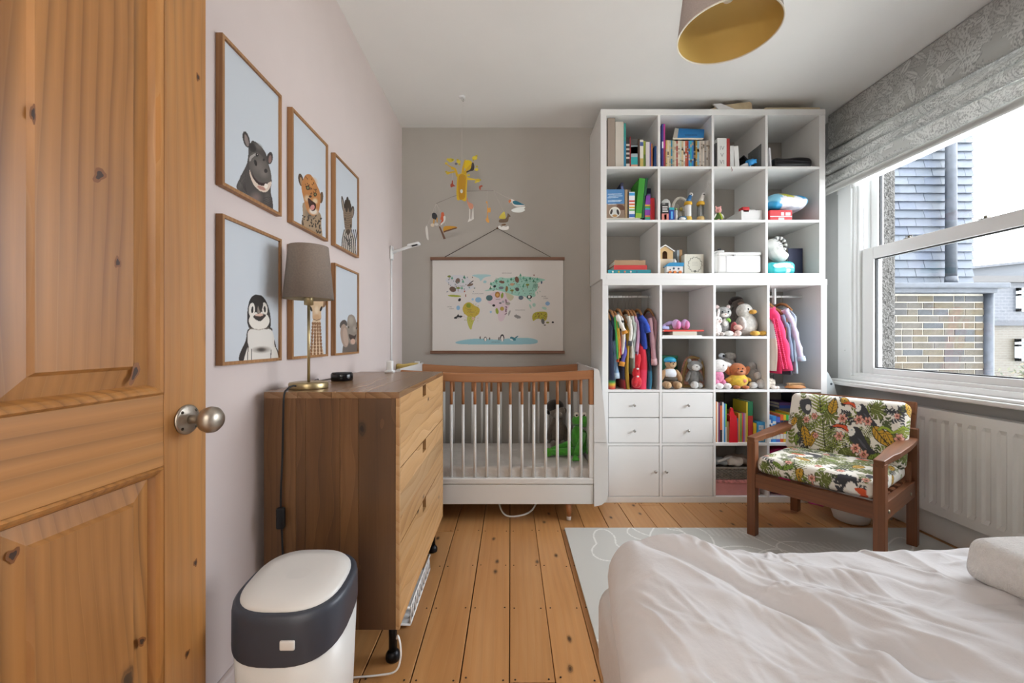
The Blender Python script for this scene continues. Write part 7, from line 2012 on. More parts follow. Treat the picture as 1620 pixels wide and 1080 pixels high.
garment('lilac_top', 'lilac top in the middle of the left rail', 'clothing', 1006.5, 5.5, 496, 570, '#b28aa6', sleeve=([(1006, 500), (1010, 525), (1007, 556)], .011, '#bf98b2'), group=GC)
garment('blue_ruffle_top', 'royal blue ruffled top with puffed sleeve', 'clothing', 1016, 15, 495, 552, '#1f3c96', sleeve=([(1014, 500), (1022, 512), (1025, 526)], .022, '#2a4cb0'), group=GC)
garment('red_tulle_dress', 'bright red tulle dress spilling over the shelf edge', 'clothing', 1013, 16, 536, 617.5, '#c41f34', bands=[(585, 618, '#d2304e')], group=GC, hook=False, flare=1.5, depth=.155, sleeve=([(1010, 560), (1006, 590), (1008, 610)], .026, '#c8202c'))
garment('teal_leggings', 'dark teal leggings beside the red tulle dress', 'clothing', 1026, 9, 540, 618, '#1f4a5e', bands=[(585, 618, '#3f86a8')], group=GC, hook=False, depth=.14)
garment('pink_cardigan', 'dusty pink cardigan with rolled cuff at the right end of the left rail', 'clothing', 1033.5, 8, 494, 578, '#b08a90', sleeve=([(1029, 503), (1033, 540), (1035, 576)], .018, '#c49aa2'), cuff='#d6b2b6', group=GC)
hr = thing('red_ladybird_bag', 'round red bag with white heart buttons hanging before the red dress', 'bag', (Xp(1007, 2.765), 2.765, Zp(612, 2.765)))
ball(hr, 'body', (Xp(1007, 2.765), 2.762, Zp(604, 2.765)), (.034, .014, .040), '#cf2430'); ball(hr, 'wing', (Xp(1004, 2.765), 2.752, Zp(603, 2.765)), (.018, .010, .032), '#c01c28', Ry(.2)); ball(hr, 'strap_end', (Xp(1009, 2.765), 2.764, Zp(584, 2.765)), (.010, .008, .034), '#b81a26')
for yv in (583, 595): ball(hr, 'button', (Xp(1008, 2.76), 2.7465, Zp(yv, 2.76)), (.009, .003, .006), '#e6dcdc')
GR = 'clothes hanging in the right rail'
garment('cream_dress', 'cream dress at the left end of the right rail', 'clothing', 1221, 8, 500, 586, '#d8cabb', group=GR, rcell=(0, 3), bands=[(500, 535, '#cfcfd0')])
gk = garment('pink_jumper', 'bright pink cable-knit jumper on the right rail', 'clothing', 1227, 13, 484, 590, '#d8295c', group=GR, rcell=(0, 3), sleeve=([(1221, 488), (1229, 505), (1240, 545), (1245, 586)], .034, '#dc2f62'))
for dx_ in (-2.5, 2.5):
    b = MB()
    for q in range(26):
        px_ = 1227 + dx_ * 1.1 + q * .62; py_ = 505 + q * 3.1
        b.blob((Xp(px_, 2.74), 2.7415 + .004 * abs(dx_) / 2.5, Zp(py_, 2.74)), (.0065, .006, .0065), None, 8, 6)
    o = obj('cable_stitch', b, cloth('#e23a6c'), gk); o['kind'] = 'stuff'
garment('grey_jacket', 'grey blue jacket behind the pink jumper', 'clothing', 1243, 9, 494, 592, '#6d7688', group=GR, rcell=(0, 3), sleeve=([(1239, 498), (1247, 520), (1252, 572)], .017, '#77829a'), bands=[(575, 592, '#3a3444')])
garment('striped_shirt', 'pale lilac and blue striped shirt with turned cuff on the right rail', 'clothing', 1252, 9, 485, 590, '#aebccc', group=GR, rcell=(0, 3), sleeve=([(1244, 489), (1254, 510), (1262, 545), (1267, 570)], .024, '#c4bcd4'), cuff='#b8cade')
garment('brown_top', 'brown top between the pink jumper and grey jacket', 'clothing', 1237.5, 5, 492, 575, '#8a5a44', group=GR, rcell=(0, 3))

# ------------------------------------------------------------------ soft toys and the rest of the lower unit
x0, x1, z0, z1 = CL[(0, 1)]
for i, (a, b_, hh, c, d_) in enumerate(((1048, 1110, .006, '#d8d6d2', 'flat white pad at the bottom beneath the headphones'), (1064, 1102, .024, '#c9bfae', 'cream book lying under the red one'), (1050, 1113, .011, '#d2402f', 'thin orange red book under the headphones'))):
    za = z0 + .0005 + (0, .0065, .031)[i]
    r_ = thing('book', d_, 'book', (Xp((a + b_) / 2, BD), 2.86, za))
    obj('cover', MB().box(Xp(a, BD), Xp(b_, BD), 2.776, 2.95, za, za + .0015).box(Xp(a, BD), Xp(b_, BD), 2.776, 2.95, za + hh - .0015, za + hh).box(Xp(a, BD), Xp(b_, BD), 2.7745, 2.776, za, za + hh), cmat(c, .5), r_)
    obj('pages', MB().box(Xp(a, BD) + .003, Xp(b_, BD) - .003, 2.778, 2.948, za + .0015, za + hh - .0015), PAGE, r_)
zh = z0 + .0425
hp = thing('headphones', 'lilac and pink children headphones on the red book', 'headphones', (Xp(1076, 2.8), 2.84, zh))
b = MB(); b.tube([(Xp(1053, 2.8), 2.83, zh + .016), (Xp(1057, 2.8), 2.86, zh + .03), (Xp(1068, 2.8), 2.90, zh + .05), (Xp(1080, 2.8), 2.91, zh + .05), (Xp(1088, 2.8), 2.88, zh + .045)], [.012, .014, .014, .014, .012], 12); obj('headband', b, cmat('#b9a3cf', .4), hp)
for pxc in (1071, 1085):
    obj('ear_cup', MB().blob((Xp(pxc, 2.8), 2.815, zh + .037), (.026, .022, .035)), cmat('#cfa6d2', .4), hp); obj('ear_pad', MB().blob((Xp(pxc + 2, 2.8), 2.807, zh + .034), (.020, .022, .030)), cmat('#d884b4', .6), hp)
obj('slider', MB().rbox((Xp(1055, 2.8), 2.82, zh + .014), (.04, .03, .022), .007, 3), cmat('#a8b4e0', .4), hp)

def toy(name, label, x, y, z, cat='soft toy', group='soft toys on the shelves'): return thing(name, label, cat, (x, y, z), group=group)
x0, x1, z0, z1 = CL[(1, 1)]
# teddy with turquoise hat
bx, by = Xp(1060, 2.84), 2.85
td = toy('teddy_bear', 'brown teddy bear in a turquoise hat and white top', bx, by, z0)
B_ = '#a8835c'
ball(td, 'body', (bx, by, z0 + .080), (.046, .040, .068), B_); ball(td, 'top', (bx, by - .003, z0 + .098), (.0475, .043, .040), '#d6dae0', m=cloth('#d8dce2')); ball(td, 'skirt', (bx, by - .004, z0 + .064), (.052, .046, .022), '', m=cloth('#4a4238'))
ball(td, 'head', (bx + .006, by - .006, z0 + .168), (.038, .034, .037), B_); ball(td, 'muzzle', (bx + .008, by - .036, z0 + .160), (.018, .012, .014), '#c9a880'); ball(td, 'nose', (bx + .009, by - .048, z0 + .166), (.006, .004, .004), '#2a1e18')
ball(td, 'hat', (bx + .002, by - .001, z0 + .190), (.040, .037, .022), '', m=cmat('#2a9ab8', .5)); ball(td, 'hat_band', (bx + .003, by - .004, z0 + .182), (.0412, .0385, .010), '', m=cmat('#1f7fb0', .5))
for s_ in (-1, 1):
    ball(td, 'eye', (bx + .007 + s_ * .013, by - .036, z0 + .175), .004, '#1a1412'); ball(td, 'leg', (bx - .006 + s_ * .033, by - .055, z0 + .026), (.026, .05, .0255), B_); ball(td, 'arm', (bx + s_ * .055, by - .012, z0 + .085), (.020, .022, .045), B_, Ry(-s_ * .45)); ball(td, 'foot_pad', (bx - .006 + s_ * .034, by - .096, z0 + .028), (.018, .010, .02), '#c9a880')
# carrier with cat
cx_, cy_ = Xp(1100, 2.86), 2.90
cv = thing('doll_carrier', 'flowery padded doll carrier standing behind the grey cat', 'carrier', (cx_, cy_, z0))
sh_ = [(-.075, .0), (.075, .0), (.082, .03), (.066, .12), (.052, .175), (.03, .2), (0, .208), (-.03, .2), (-.048, .17), (-.062, .12), (-.08, .03)]
obj('back_panel', MB().prism([(cx_ + a, z0 + .001 + b_) for a, b_ in sh_], 'y', cy_ - .01, cy_ + .02), mat('flower_fabric', '#b98878', .9, var=.3, vscale=60), cv, bevel=.008)
b = MB(); b.tube([(cx_ + a, cy_ - .016, z0 + .008 + b_ * .96) for a, b_ in sh_ + [sh_[0]]], .010, 10); obj('binding', b, cloth('#a88a58'), cv)
ct = toy('cat_toy', 'grey and white plush cat sitting in the flowery carrier', cx_ - .012, 2.84, z0)
gx_ = cx_ - .014
ball(ct, 'body', (gx_, 2.855, z0 + .072), (.042, .034, .066), '#7d7c7a'); ball(ct, 'head', (gx_ + .004, 2.845, z0 + .150), (.050, .038, .036), '#8f8e8c'); ball(ct, 'muzzle', (gx_ - .002, 2.812, z0 + .142), (.028, .012, .022), '#d8d6d2'); ball(ct, 'nose', (gx_ - .001, 2.801, z0 + .147), (.005, .004, .004), '#5a4a48')
for s_ in (-1, 1):
    ball(ct, 'eye', (gx_ + .004 + s_ * .018, 2.812, z0 + .156), .004, '#1a1816'); ball(ct, 'ear', (gx_ + .004 + s_ * .034, 2.85, z0 + .182), (.014, .008, .018), '#8f8e8c', Ry(s_ * .4)); ball(ct, 'arm', (gx_ + s_ * .042, 2.845, z0 + .08), (.013, .016, .04), '#7d7c7a', Ry(-s_ * .35))
ball(ct, 'foot', (gx_ - .018, 2.80, z0 + .026), (.026, .024, .0255), '#c9c7c4'); ball(ct, 'foot', (gx_ + .025, 2.825, z0 + .02), (.02, .03, .0195), '#b8b6b2')
gb = bxx('green_box', 'dark green plastic box behind teddy and cat', 'box', 1064, 1090, 566, '#1f5a3c', y=2.97, dep=.12, z=z0)
obj('lid', MB().box(Xp(1063.5, BD), Xp(1090.5, BD), 2.965, 3.095, Zp(568, BD), Zp(564, BD)), cmat('#2a6a48', .4), gb, bevel=.002)

# upper toys cubby: cat, bunny, duck, dark toy
x0, x1, z0, z1 = CL[(0, 2)]
dx0, dy0 = Xp(1184, 2.83), 2.85
dk = toy('duck_toy', 'big white plush duck with yellow beak and feet', dx0, dy0, z0)
Wt = '#d6d3cc'
ball(dk, 'body', (dx0 + .004, dy0 + .01, z0 + .078), (.072, .058, .078), Wt); ball(dk, 'head', (dx0 - .020, dy0 - .006, z0 + .172), (.052, .047, .050), Wt); ball(dk, 'beak', (dx0 + .012, dy0 - .050, z0 + .163), (.026, .024, .016), '#cf9a3a', Rz(.5)); ball(dk, 'wing', (dx0 - .046, dy0 - .028, z0 + .09), (.020, .034, .045), '#dedbd6', Ry(-.25))
ball(dk, 'eye', (dx0 - .018, dy0 - .050, z0 + .182), .006, '#2a3038', m=cmat('#20242a', .2))
for s_ in (0, 1): ball(dk, 'foot', (dx0 + .020 + s_ * .055, dy0 - .062, z0 + .020), (.030, .030, .018), '#d3a544', Rz(.4 if s_ else -.3))
cx_, cy_ = Xp(1147, 2.82), 2.85
tc_ = toy('cat_toy', 'grey tabby plush cat with green bow beside the duck', cx_, cy_, z0)
tab = mat('tabby_plush', '#8a8986', .95, var=.45, vscale=38, bump=.6, bscale=240, bdist=.006)
ball(tc_, 'body', (cx_ + .004, cy_, z0 + .065), (.036, .034, .062), '', m=tab); ball(tc_, 'head', (cx_, cy_ - .008, z0 + .158), (.050, .040, .042), '', m=tab); ball(tc_, 'muzzle', (cx_ - .006, cy_ - .042, z0 + .142), (.024, .012, .014), '#dcd6d0'); ball(tc_, 'nose', (cx_ - .006, cy_ - .053, z0 + .148), (.006, .004, .004), '#c98a86'); ball(tc_, 'chest', (cx_ + .002, cy_ - .026, z0 + .09), (.018, .012, .03), '#dedad4')
obj('bow', MB().blob((cx_ + .016, cy_ - .042, z0 + .112), (.014, .007, .010)).blob((cx_ + .024, cy_ - .042, z0 + .105), (.009, .006, .012)), cloth('#7fae4a'), tc_)
for s_ in (-1, 1): ball(tc_, 'ear', (cx_ + s_ * .036, cy_, z0 + .196), (.014, .007, .018), '#c9b4ae', Ry(s_ * .5)); ball(tc_, 'eye', (cx_ - .004 + s_ * .020, cy_ - .044, z0 + .164), .006, '', m=cmat('#20282c', .2))
ball(tc_, 'paw', (cx_ + .012, cy_ - .055, z0 + .019), (.03, .028, .0185), '#dcdad6')
bx, by = x0 + .032, 2.80
bn_ = toy('bunny_toy', 'small white plush bunny at the left edge of the upper toy cubby', bx, by, z0)
ball(bn_, 'body', (bx, by, z0 + .045), (.028, .028, .045), '#e0d8d4'); ball(bn_, 'head', (bx - .001, by - .006, z0 + .105), (.030, .027, .028), '#e2dad6'); ball(bn_, 'muzzle', (bx + .008, by - .03, z0 + .1), (.012, .009, .009), '#e8c9c4')
for s_ in (-1, 1): ball(bn_, 'ear', (bx + s_ * .012, by + .005, z0 + .152), (.008, .006, .032), '#e0d6d2', Ry(s_ * .12)); ball(bn_, 'foot', (bx + s_ * .016, by - .03, z0 + .014), (.013, .028, .0135), '#dfd6d2'); ball(bn_, 'eye', (bx + s_ * .010, by - .031, z0 + .113), .003, '#2a2422')
mx_, my_ = Xp(1167, 2.96), 2.98
mk = toy('monkey_toy', 'dark brown and grey plush at the back between cat and duck', mx_, my_, z0)
ball(mk, 'body', (mx_, my_, z0 + .11), (.05, .045, .11), '#6a615c'); ball(mk, 'head', (mx_ + .008, my_ - .006, z0 + .238), (.042, .038, .038), '#6f625a'); ball(mk, 'hair', (mx_ + .004, my_ + .004, z0 + .256), (.046, .04, .030), '#2a1e1e'); ball(mk, 'ear', (mx_ - .042, my_ - .002, z0 + .242), (.014, .009, .018), '#3a2a2a'); ball(mk, 'muzzle', (mx_ + .014, my_ - .038, z0 + .230), (.024, .014, .014), '#a88a7c')
px_, py_ = Xp(1166, 2.79), 2.79
pk_ = toy('pink_plush', 'little pink and red plush lying between cat and duck', px_, py_, z0)
ball(pk_, 'body', (px_ - .004, py_ + .03, z0 + .05), (.022, .024, .048), '#a84a4c'); ball(pk_, 'head', (px_ + .006, py_, z0 + .058), (.028, .022, .020), '#d8a89a'); ball(pk_, 'foot', (px_ + .002, py_ - .008, z0 + .020), (.022, .02, .0195), '#dcc0b8'); ball(pk_, 'foot', (px_ - .020, py_ - .004, z0 + .012), (.014, .018, .0118), '#d8b4aa')

# lower toys cubby
x0, x1, z0, z1 = CL[(1, 2)]
dx0, dy0 = Xp(1171, 2.80), 2.825
dg = toy('bear_toy', 'plump orange brown plush animal in a yellow jumper', dx0, dy0, z0)
Or = '#b5683a'
ball(dg, 'jumper', (dx0, dy0 + .006, z0 + .052), (.066, .050, .052), '', m=fuzzy('#d9b63a')); ball(dg, 'head', (dx0 - .002, dy0 + .008, z0 + .122), (.056, .046, .050), Or); ball(dg, 'muzzle', (dx0 - .002, dy0 - .036, z0 + .112), (.026, .012, .016), '#c9825a'); ball(dg, 'nose', (dx0 - .002, dy0 - .048, z0 + .119), (.009, .006, .006), '#2a1c18')
for s_ in (-1, 1):
    ball(dg, 'ear', (dx0 + s_ * .060, dy0 + .012, z0 + .118), (.022, .016, .036), '#a85c32', Ry(s_ * .6)); ball(dg, 'sleeve', (dx0 + s_ * .066, dy0, z0 + .060), (.024, .020, .014), '', Ry(s_ * .5), fuzzy('#d3a032')); ball(dg, 'eye', (dx0 - .002 + s_ * .014, dy0 - .034, z0 + .136), .005, '', m=cmat('#1c1614', .2)); ball(dg, 'foot', (dx0 + s_ * .03, dy0 - .036, z0 + .012), (.022, .026, .0118), Or)
# plain round pocket detail on the jumper
obj('pocket', MB().blob((dx0 + .022, dy0 - .040, z0 + .055), (.014, .006, .012)), fuzzy('#d88a7a'), dg)
bx, by = Xp(1141, 2.80), 2.82
rb2 = toy('rabbit_toy', 'white plush rabbit in pink trousers slumped at the left', bx, by, z0)
ball(rb2, 'head', (bx + .004, by + .012, z0 + .150), (.050, .044, .046), '#dcd8d4'); ball(rb2, 'ear', (bx + .065, by + .03, z0 + .158), (.055, .02, .018), '#dcd6d2', Ry(.35)); ball(rb2, 'body', (bx - .004, by + .012, z0 + .075), (.036, .036, .050), '', m=fuzzy('#d884a4'))
for s_ in (-1, 1): ball(rb2, 'leg', (bx - .004 + s_ * .022, by - .008, z0 + .036), (.018, .024, .028), '', m=fuzzy('#cf7a9c')); ball(rb2, 'foot', (bx + .006 + s_ * .026, by - .038, z0 + .0205), (.025, .024, .0198), '#e2dede')
ball(rb2, 'eye', (bx + .01, by - .030, z0 + .158), .004, '#2a2422')
gx_, gy_ = Xp(1149, 2.96), 2.97
gs = toy('seal_toy', 'grey plush with big eyes at the back of the lower toy cubby', gx_, gy_, z0)
ball(gs, 'body', (gx_, gy_, z0 + .105), (.085, .055, .104), '#8f8a84'); ball(gs, 'head', (gx_ + .025, gy_ - .01, z0 + .212), (.042, .034, .030), '#a29c94'); ball(gs, 'eye', (gx_ - .042, gy_ - .03, z0 + .215), (.022, .018, .020), '', m=cmat('#c9ccd0', .3)); ball(gs, 'pupil', (gx_ - .036, gy_ - .046, z0 + .215), (.010, .006, .010), '', m=cmat('#101418', .15))
sx_, sy2 = Xp(1206, 2.80), 2.82
wf = toy('sheep_toy', 'white fluffy plush with pale round paws at the right of its cubby', sx_, sy2, z0)
ball(wf, 'body', (sx_ - .022, sy2 + .06, z0 + .070), (.050, .050, .069), '#a8a6a4'); ball(wf, 'paw', (sx_, sy2 - .012, z0 + .033), (.033, .032, .0325), '#e0dfde'); ball(wf, 'paw', (sx_ - .056, sy2 - .010, z0 + .023), (.028, .026, .0225), '#d3d2d0'); ball(wf, 'paw', (sx_ - .014, sy2 + .010, z0 + .085), (.024, .022, .026), '#d8d6d4'); ball(wf, 'head', (sx_ - .03, sy2 + .06, z0 + .145), (.034, .032, .030), '#b0aeac')

# right rail floor: brush and patterned pouch
x0, x1, z0, z1 = CL[(1, 3)]
hbr = thing('hair_brush', 'wooden paddle hair brush lying bristles up on the right shelf', 'brush', (Xp(1257, 2.78), 2.80, z0))
obj('paddle', MB().blob((Xp(1258, 2.80), 2.80, z0 + .012), (.070, .034, .011), None, 28, 10), cmat('#b87a44', .45), hbr)
obj('cushion', MB().blob((Xp(1258, 2.80), 2.80, z0 + .020), (.058, .026, .008), None, 24, 8), cmat('#c99a6a', .6), hbr)
b = MB()
for i in range(15):
    for j in range(5):
        xx = Xp(1258, 2.80) - .048 + i * .007; yy2 = 2.782 + j * .009; b.tube([(xx, yy2, z0 + .022), (xx, yy2, z0 + .040)], .0011, 4)
o = obj('bristles', b, cmat('#c9a070', .6), hbr); o['kind'] = 'stuff'
pc = thing('patterned_pouch', 'small black and white patterned pouch at the left of the brush', 'pouch', (Xp(1222, 2.8), 2.82, z0))
obj('body', MB().rbox((x0 + .038, 2.82, z0 + .036), (.066, .06, .070), .02, 4, .02), mat('leopard_print', '#a88a80', .7, var=.75, vscale=70), pc)
obj('strap', MB().tube([(x0 + .01, 2.80, z0 + .07), (x0 + .02, 2.80, z0 + .10), (x0 + .055, 2.80, z0 + .095), (x0 + .062, 2.80, z0 + .05)], .004, 8), m_black, pc)
obj('ruffle', MB().blob((x0 + .05, 2.785, z0 + .012), (.018, .014, .0118)).blob((x0 + .075, 2.79, z0 + .011), (.014, .014, .0108)), cloth('#d8ccc4'), pc)

# book row three, third column
zz = CL[(2, 2)]
kk = K(1120, 620, 5.68)
sp3 = []
for (a, b_, top, c, d_, kw) in ((66, 80, 85, '#c9783a', 'slim orange picture book', {}), (81, 92, 90, '#d8cfc0', 'slim cream picture book', {}), (93, 108, 95, '#6f2f5a', 'slim plum picture book', {}), (109, 128, 85, '#2a2422', 'black picture book with orange edge', dict(bands=[(.3, .9, '#c9602c')])), (129, 142, 92, '#d8d8d8', 'slim white picture book', {}), (143, 156, 105, '#3f8ac0', 'slim sky blue picture book', {}), (157, 168, 108, '#7fb04a', 'slim lime picture book', dict(bands=[(.0, .4, '#d8d4c8')])), (169, 192, 265, '#b5966a', 'short tan board book', {})):
    u0 = kk(a, 0)[0]; u1 = kk(b_, 0)[0]; sp3.append((u0, u1, kk(0, top)[1], c, d_, kw))
shelfrow(CL, (2, 2), 'the third column book cubby', sp3, 'picture books in the third column')
sp4 = []
for (a, b_, top, c, d_, kw) in ((258, 272, 235, '#3f6a8a', 'slim blue storybook right of the red bag', {}), (273, 288, 190, '#c98a3a', 'slim ochre storybook right of the red bag', {}), (289, 304, 190, '#6a9a4a', 'slim green storybook', {}), (305, 316, 190, '#c94a3a', 'slim red storybook', {}), (317, 330, 190, '#8a5aa0', 'slim violet storybook', {}), (331, 343, 190, '#c9a878', 'slim tan storybook', {}), (345, 357, 90, '#c9b23a', 'tall thin yellow annual', {}), (360, 404, 85, '#1f6a44', 'tall green annual', dict(bands=[(0, .65, '#a8302c')]))):
    u0 = kk(a, 0)[0]; u1 = kk(b_, 0)[0]
    book('%s in the third column' % d_, Xp(u0, BD), Xp(u1, BD), zz[2] + .0005, Zp(kk(0, top)[1], BD), c, group='storybooks in the third column', **kw)
book('large black picture book standing behind the short storybooks', Xp(kk(210, 0)[0], 2.87), Xp(kk(340, 0)[0], 2.87), zz[2] + .0005, zz[2] + .315, '#23211f', y0=2.955, dep=.016)
rbg = thing('red_gift_bag', 'glossy red bag standing between the picture books', 'bag', (Xp(kk(230, 0)[0], 2.77), 2.79, zz[2]))
u = lambda q: Xp(kk(q, 0)[0], 2.77); v_ = lambda q: Zp(kk(0, q)[1], 2.77)
obj('body', MB().prism([(u(196), zz[2] + .001), (u(262), zz[2] + .001), (u(258), v_(280)), (u(250), v_(215)), (u(205), v_(215)), (u(202), v_(290))], 'y', 2.768, 2.83), cmat('#c4202c', .25), rbg, bevel=.004)
obj('handle', MB().prism([(u(205), v_(215)), (u(250), v_(215)), (u(238), v_(180)), (u(232), v_(150)), (u(222), v_(148)), (u(214), v_(180))], 'y', 2.785, 2.80), cmat('#c4202c', .25), rbg, bevel=.003)
bxx('yellow_card_box', 'yellow card game box beside the green annual', 'box', kk(405, 0)[0], kk(432, 0)[0], kk(0, 280)[1], '#cfa82c', z=zz[2], prints=[(.1, .9, .1, .3, '#b8502c')])
bxx('blue_card_box', 'sky blue card game box printed with a white face', 'box', kk(438, 0)[0], kk(510, 0)[0], kk(0, 268)[1], '#3f9ad0', z=zz[2], prints=[(.2, .8, .62, .84, '#dfe8ee'), (.3, .42, .70, .78, '#22303c'), (.58, .7, .70, .78, '#22303c'), (.15, .85, .05, .38, '#b8b4a4'), (.2, .8, .42, .52, '#e4eef4')])
# fourth column books
zz4 = CL[(2, 3)]
sp5 = []
for (a, b_, top, c, d_) in ((548, 566, 250, '#d8dce0', 'white board book'), (567, 580, 235, '#2f74c0', 'blue board book'), (582, 612, 215, '#3f94d8', 'light blue board book'), (614, 648, 225, '#5a6ac0', 'violet blue board book'), (650, 678, 205, '#d8622c', 'orange board book'), (680, 702, 205, '#d8b42c', 'yellow board book'), (704, 724, 205, '#3fa84a', 'bright green board book'), (726, 748, 215, '#c8d8d8', 'pale blue and white board book'), (750, 776, 195, '#d8a82c', 'golden board book')):
    sp5.append((kk(a, 0)[0], kk(b_, 0)[0], kk(0, top)[1], c, d_, dict(bands=[(.12, .3, '#e6e4da'), (.7, .8, '#2a3a5a' if a % 3 else '#e6e4da')])))
shelfrow(CL, (2, 3), 'the fourth column book cubby', sp5, 'board books in the fourth column')
zc_ = zz4[2] + .195
for i, (c, d_, hh) in enumerate((('#2a4aa0', 'deep blue flat book at the back beside the armchair', .02), ('#5a3a7a', 'purple flat book on the deep blue one', .02))):
    r_ = thing('book', d_, 'book', (Xp(1256, 2.95), 2.98, zc_)); xa, xb = Xp(1237, 2.93), Xp(1275, 2.93)
    obj('cover', MB().box(xa, xb, 2.96, 3.10, zc_, zc_ + .002).box(xa, xb, 2.96, 3.10, zc_ + hh - .002, zc_ + hh).box(xa, xb, 2.958, 2.96, zc_, zc_ + hh), cmat(c, .5), r_); obj('pages', MB().box(xa + .003, xb - .003, 2.9602, 3.095, zc_ + .002, zc_ + hh - .002), PAGE, r_); zc_ += hh + .0005
bb = thing('black_case', 'black case standing on the flat books behind the armchair', 'case', (Xp(1260, 2.96), 3.0, zc_))
obj('body', MB().rbox((Xp(1262, 2.97), 3.02, zc_ + .042), (.10, .12, .082), .008, 3), cmat('#1a1c28', .5), bb); obj('clasp', MB().box(Xp(1258, 2.97), Xp(1263, 2.97), 2.956, 2.960, zc_ + .03, zc_ + .045), m_knob, bb)
rest = obj('wooden_box', MB().box(Xp(1236, 2.93), Xp(1276, 2.93), 2.962, 3.10, zz4[2] + .0005, zz4[2] + .1945), cmat('#6a6a70', .7), bevel=.003); tag(rest, 'grey storage box behind the board books holding the flat books', 'box')

# bottom cubbies
x0, x1, z0, z1 = CL[(3, 2)]
pb = thing('pink_box', 'dusty pink cardboard box with lid at the shelf bottom', 'box', ((x0 + x1) / 2, 2.87, z0))
obj('body', MB().box(x0 + .006, Xp(1201, BD), 2.776, 3.03, z0 + .0005, z0 + .082), mat('pink_card', '#c98a88', .7, var=.03, vscale=20), pb, bevel=.002)
obj('lid', MB().box(x0 + .004, Xp(1202, BD), 2.772, 3.034, z0 + .082, z0 + .103), mat('pink_foil', '#c48280', .35, var=.25, vscale=40), pb, bevel=.002)
wk = thing('wicker_basket', 'grey wicker basket of cloths on the pink box', 'basket', ((x0 + x1) / 2, 2.87, z0 + .104))
zb_ = z0 + .1045
xa, xb = x0 + .006, Xp(1196, BD)
obj('basket_core', MB().box(xa + .006, xb - .006, 2.784, 3.02, zb_, zb_ + .07), cmat('#4a4238', .9), wk)
b = MB()
for r_ in range(8):
    z = zb_ + .006 + r_ * .009
    b.tube([(xa + (xb - xa) * i / 40, 2.779 + .0035 * math.sin(i * 1.57 + (r_ % 2) * 3.14), z) for i in range(41)], .0042, 6)
o = obj('weave', b, mat('wicker_grey', '#7d756b', .8, var=.2, vscale=60), wk); o['kind'] = 'stuff'
b = MB(); b.tube([(xa, 2.779, zb_ + .076), (xb, 2.779, zb_ + .076), (xb, 3.02, zb_ + .076), (xa, 3.02, zb_ + .076), (xa, 2.779, zb_ + .076)], .006, 8); obj('rim', b, mat('wicker_grey', '#7d756b'), wk)
for i, (pxc, dy_, sz, c, lab) in enumerate(((1143, .06, (.09, .11, .035), '#a9aeb0', 'grey folded cloth at the left of the basket'), (1162, .03, (.10, .09, .05), '#cfc6bc', 'crumpled cream cloth in the middle of the basket'), (1180, .08, (.10, .12, .045), '#a8988c', 'taupe cloth at the right of the basket'))):
    tag(obj('folded_cloth', MB().rbox((Xp(pxc, 2.83), 2.82 + dy_, zb_ + .0775 + sz[2] / 2), sz, .016, 4, .012, lambda w: (w[0], w[1], w[2] + .006 * math.sin(w[0] * 90 + w[1] * 70) )), cloth(c)), lab, 'cloth', 'cloths in the wicker basket')
tag(obj('paper_roll', MB().tube([(Xp(1136, 2.80), 2.80, zb_ + .112), (Xp(1160, 2.81), 2.83, zb_ + .135)], .008, 12), cmat('#d6d4d0', .8)), 'white paper roll lying across the basket', 'roll')
x0, x1, z0, z1 = CL[(3, 3)]
mbg = thing('magenta_bag', 'shiny magenta drawstring bag in the bottom right cubby', 'bag', ((x0 + x1) / 2 - .05, 2.87, z0))
m_mag = mat('magenta_satin', '#c2246c', .35, var=.25, vscale=18, bump=.8, bscale=22, bdist=.012)
obj('bag', MB().rbox((x0 + .125, 2.87, z0 + .15), (.235, .19, .298), .07, 5, .03, lambda w: (w[0] * (1 - .1 * math.sin(w[2] * 20)), w[1], w[2] + .008 * math.sin(w[0] * 40))), m_mag, mbg)
obj('ribbon', MB().tube(spath([(x0 + .10, 2.775, z0 + .05), (x0 + .15, 2.765, z0 + .045), (x0 + .20, 2.755, z0 + .02), (x0 + .235, 2.742, z0 - .01), (x0 + .26, 2.738, z0 - .035), (x0 + .285, 2.72, .004), (x0 + .31, 2.69, .004)]), .0075, 8), cmat('#d83aa8', .35), mbg)
obj('bow', MB().blob((x0 + .07, 2.772, z0 + .052), (.045, .012, .020), Ry(.3)).blob((x0 + .125, 2.77, z0 + .048), (.04, .012, .016), Ry(-.2)), cmat('#d8288c', .35), mbg)

# ------------------------------------------------------------------ soft toys in the cot
zm = .3215
fx, fy = Xp(917, 2.72), 2.74
fr = thing('frog_toy', 'bright green plush frog slumped in the corner of the cot', 'soft toy', (fx, fy, zm), group='soft toys in the cot')
gm = fuzzy('#4fa83a')
ball(fr, 'body', (fx + .005, fy, zm + .095), (.055, .048, .094), '', Ry(-.25), gm); ball(fr, 'head', (fx + .012, fy - .012, zm + .222), (.062, .052, .046), '', None, gm)
ball(fr, 'mouth', (fx - .006, fy - .035, zm + .203), (.046, .034, .006), '', Ry(-.12), fuzzy('#2a6a24'))
for s_ in (-1, 1):
    ball(fr, 'eye', (fx + .004 + s_ * .024, fy - .028, zm + .262), .018, '', None, cmat('#e2dfd6', .4)); ball(fr, 'pupil', (fx + .001 + s_ * .024, fy - .045, zm + .262), (.006, .003, .006), '', None, cmat('#15181a', .3))
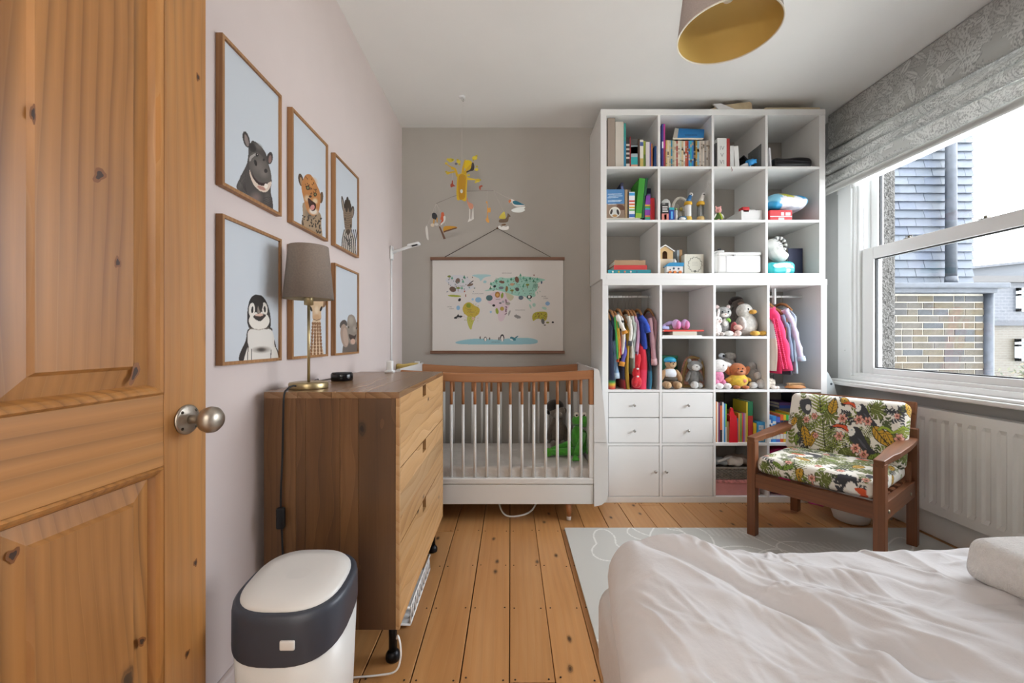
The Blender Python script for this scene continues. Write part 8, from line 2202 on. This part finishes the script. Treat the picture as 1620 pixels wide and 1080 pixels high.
obj('arm', MB().tube([(fx + .03, fy - .04, zm + .14), (fx - .01, fy - .09, zm + .085), (fx - .048, fy - .15, zm + .03)], [.022, .019, .017], 12), gm, fr)
for k_ in range(4): obj('finger', MB().tube([(fx - .048, fy - .15, zm + .03), (fx - .066 + k_ * .013, fy - .172, zm + .008)], [.012, .007], 8), fuzzy('#5cc046'), fr)
obj('arm', MB().tube([(fx + .05, fy - .01, zm + .15), (fx + .062, fy - .05, zm + .08), (fx + .045, fy - .08, zm + .022)], [.022, .019, .015], 12), gm, fr)
obj('leg', MB().tube([(fx - .01, fy - .03, zm + .03), (fx - .09, fy - .05, zm + .03), (fx - .19, fy - .06, zm + .027)], [.03, .026, .020], 12), gm, fr)
obj('leg', MB().tube([(fx + .02, fy + .02, zm + .035), (fx - .06, fy + .03, zm + .06), (fx - .13, fy + .01, zm + .04), (fx - .18, fy - .0, zm + .026)], [.03, .024, .021, .018], 12), gm, fr)
obj('foot', MB().blob((fx - .205, fy - .062, zm + .029), (.032, .018, .028)), fuzzy('#5cb83a'), fr)
ox, oy = Xp(880, 2.92), 2.95
om = thing('monkey_toy', 'dark brown plush toy slumped behind the green frog', 'soft toy', (ox, oy, zm), group='soft toys in the cot')
ball(om, 'body', (ox + .012, oy, zm + .11), (.055, .045, .105), '#6d6258'); ball(om, 'head', (ox + .01, oy - .012, zm + .245), (.055, .046, .050), '#83786e'); ball(om, 'hair', (ox - .006, oy - .002, zm + .280), (.062, .05, .048), '#221c1a')
ball(om, 'muzzle', (ox + .012, oy - .05, zm + .228), (.03, .018, .022), '#8f857c'); ball(om, 'ear', (ox + .062, oy, zm + .25), (.014, .01, .02), '#6a5e54'); ball(om, 'ear', (ox - .05, oy, zm + .24), (.014, .01, .02), '#221c1a')
for s_ in (-1, 1): ball(om, 'arm', (ox + .012 + s_ * .055, oy - .015, zm + .10), (.018, .02, .06), '#635850', Ry(-s_ * .2)); ball(om, 'leg', (ox + .012 + s_ * .032, oy - .06, zm + .026), (.024, .05, .0255), '#6d6258')
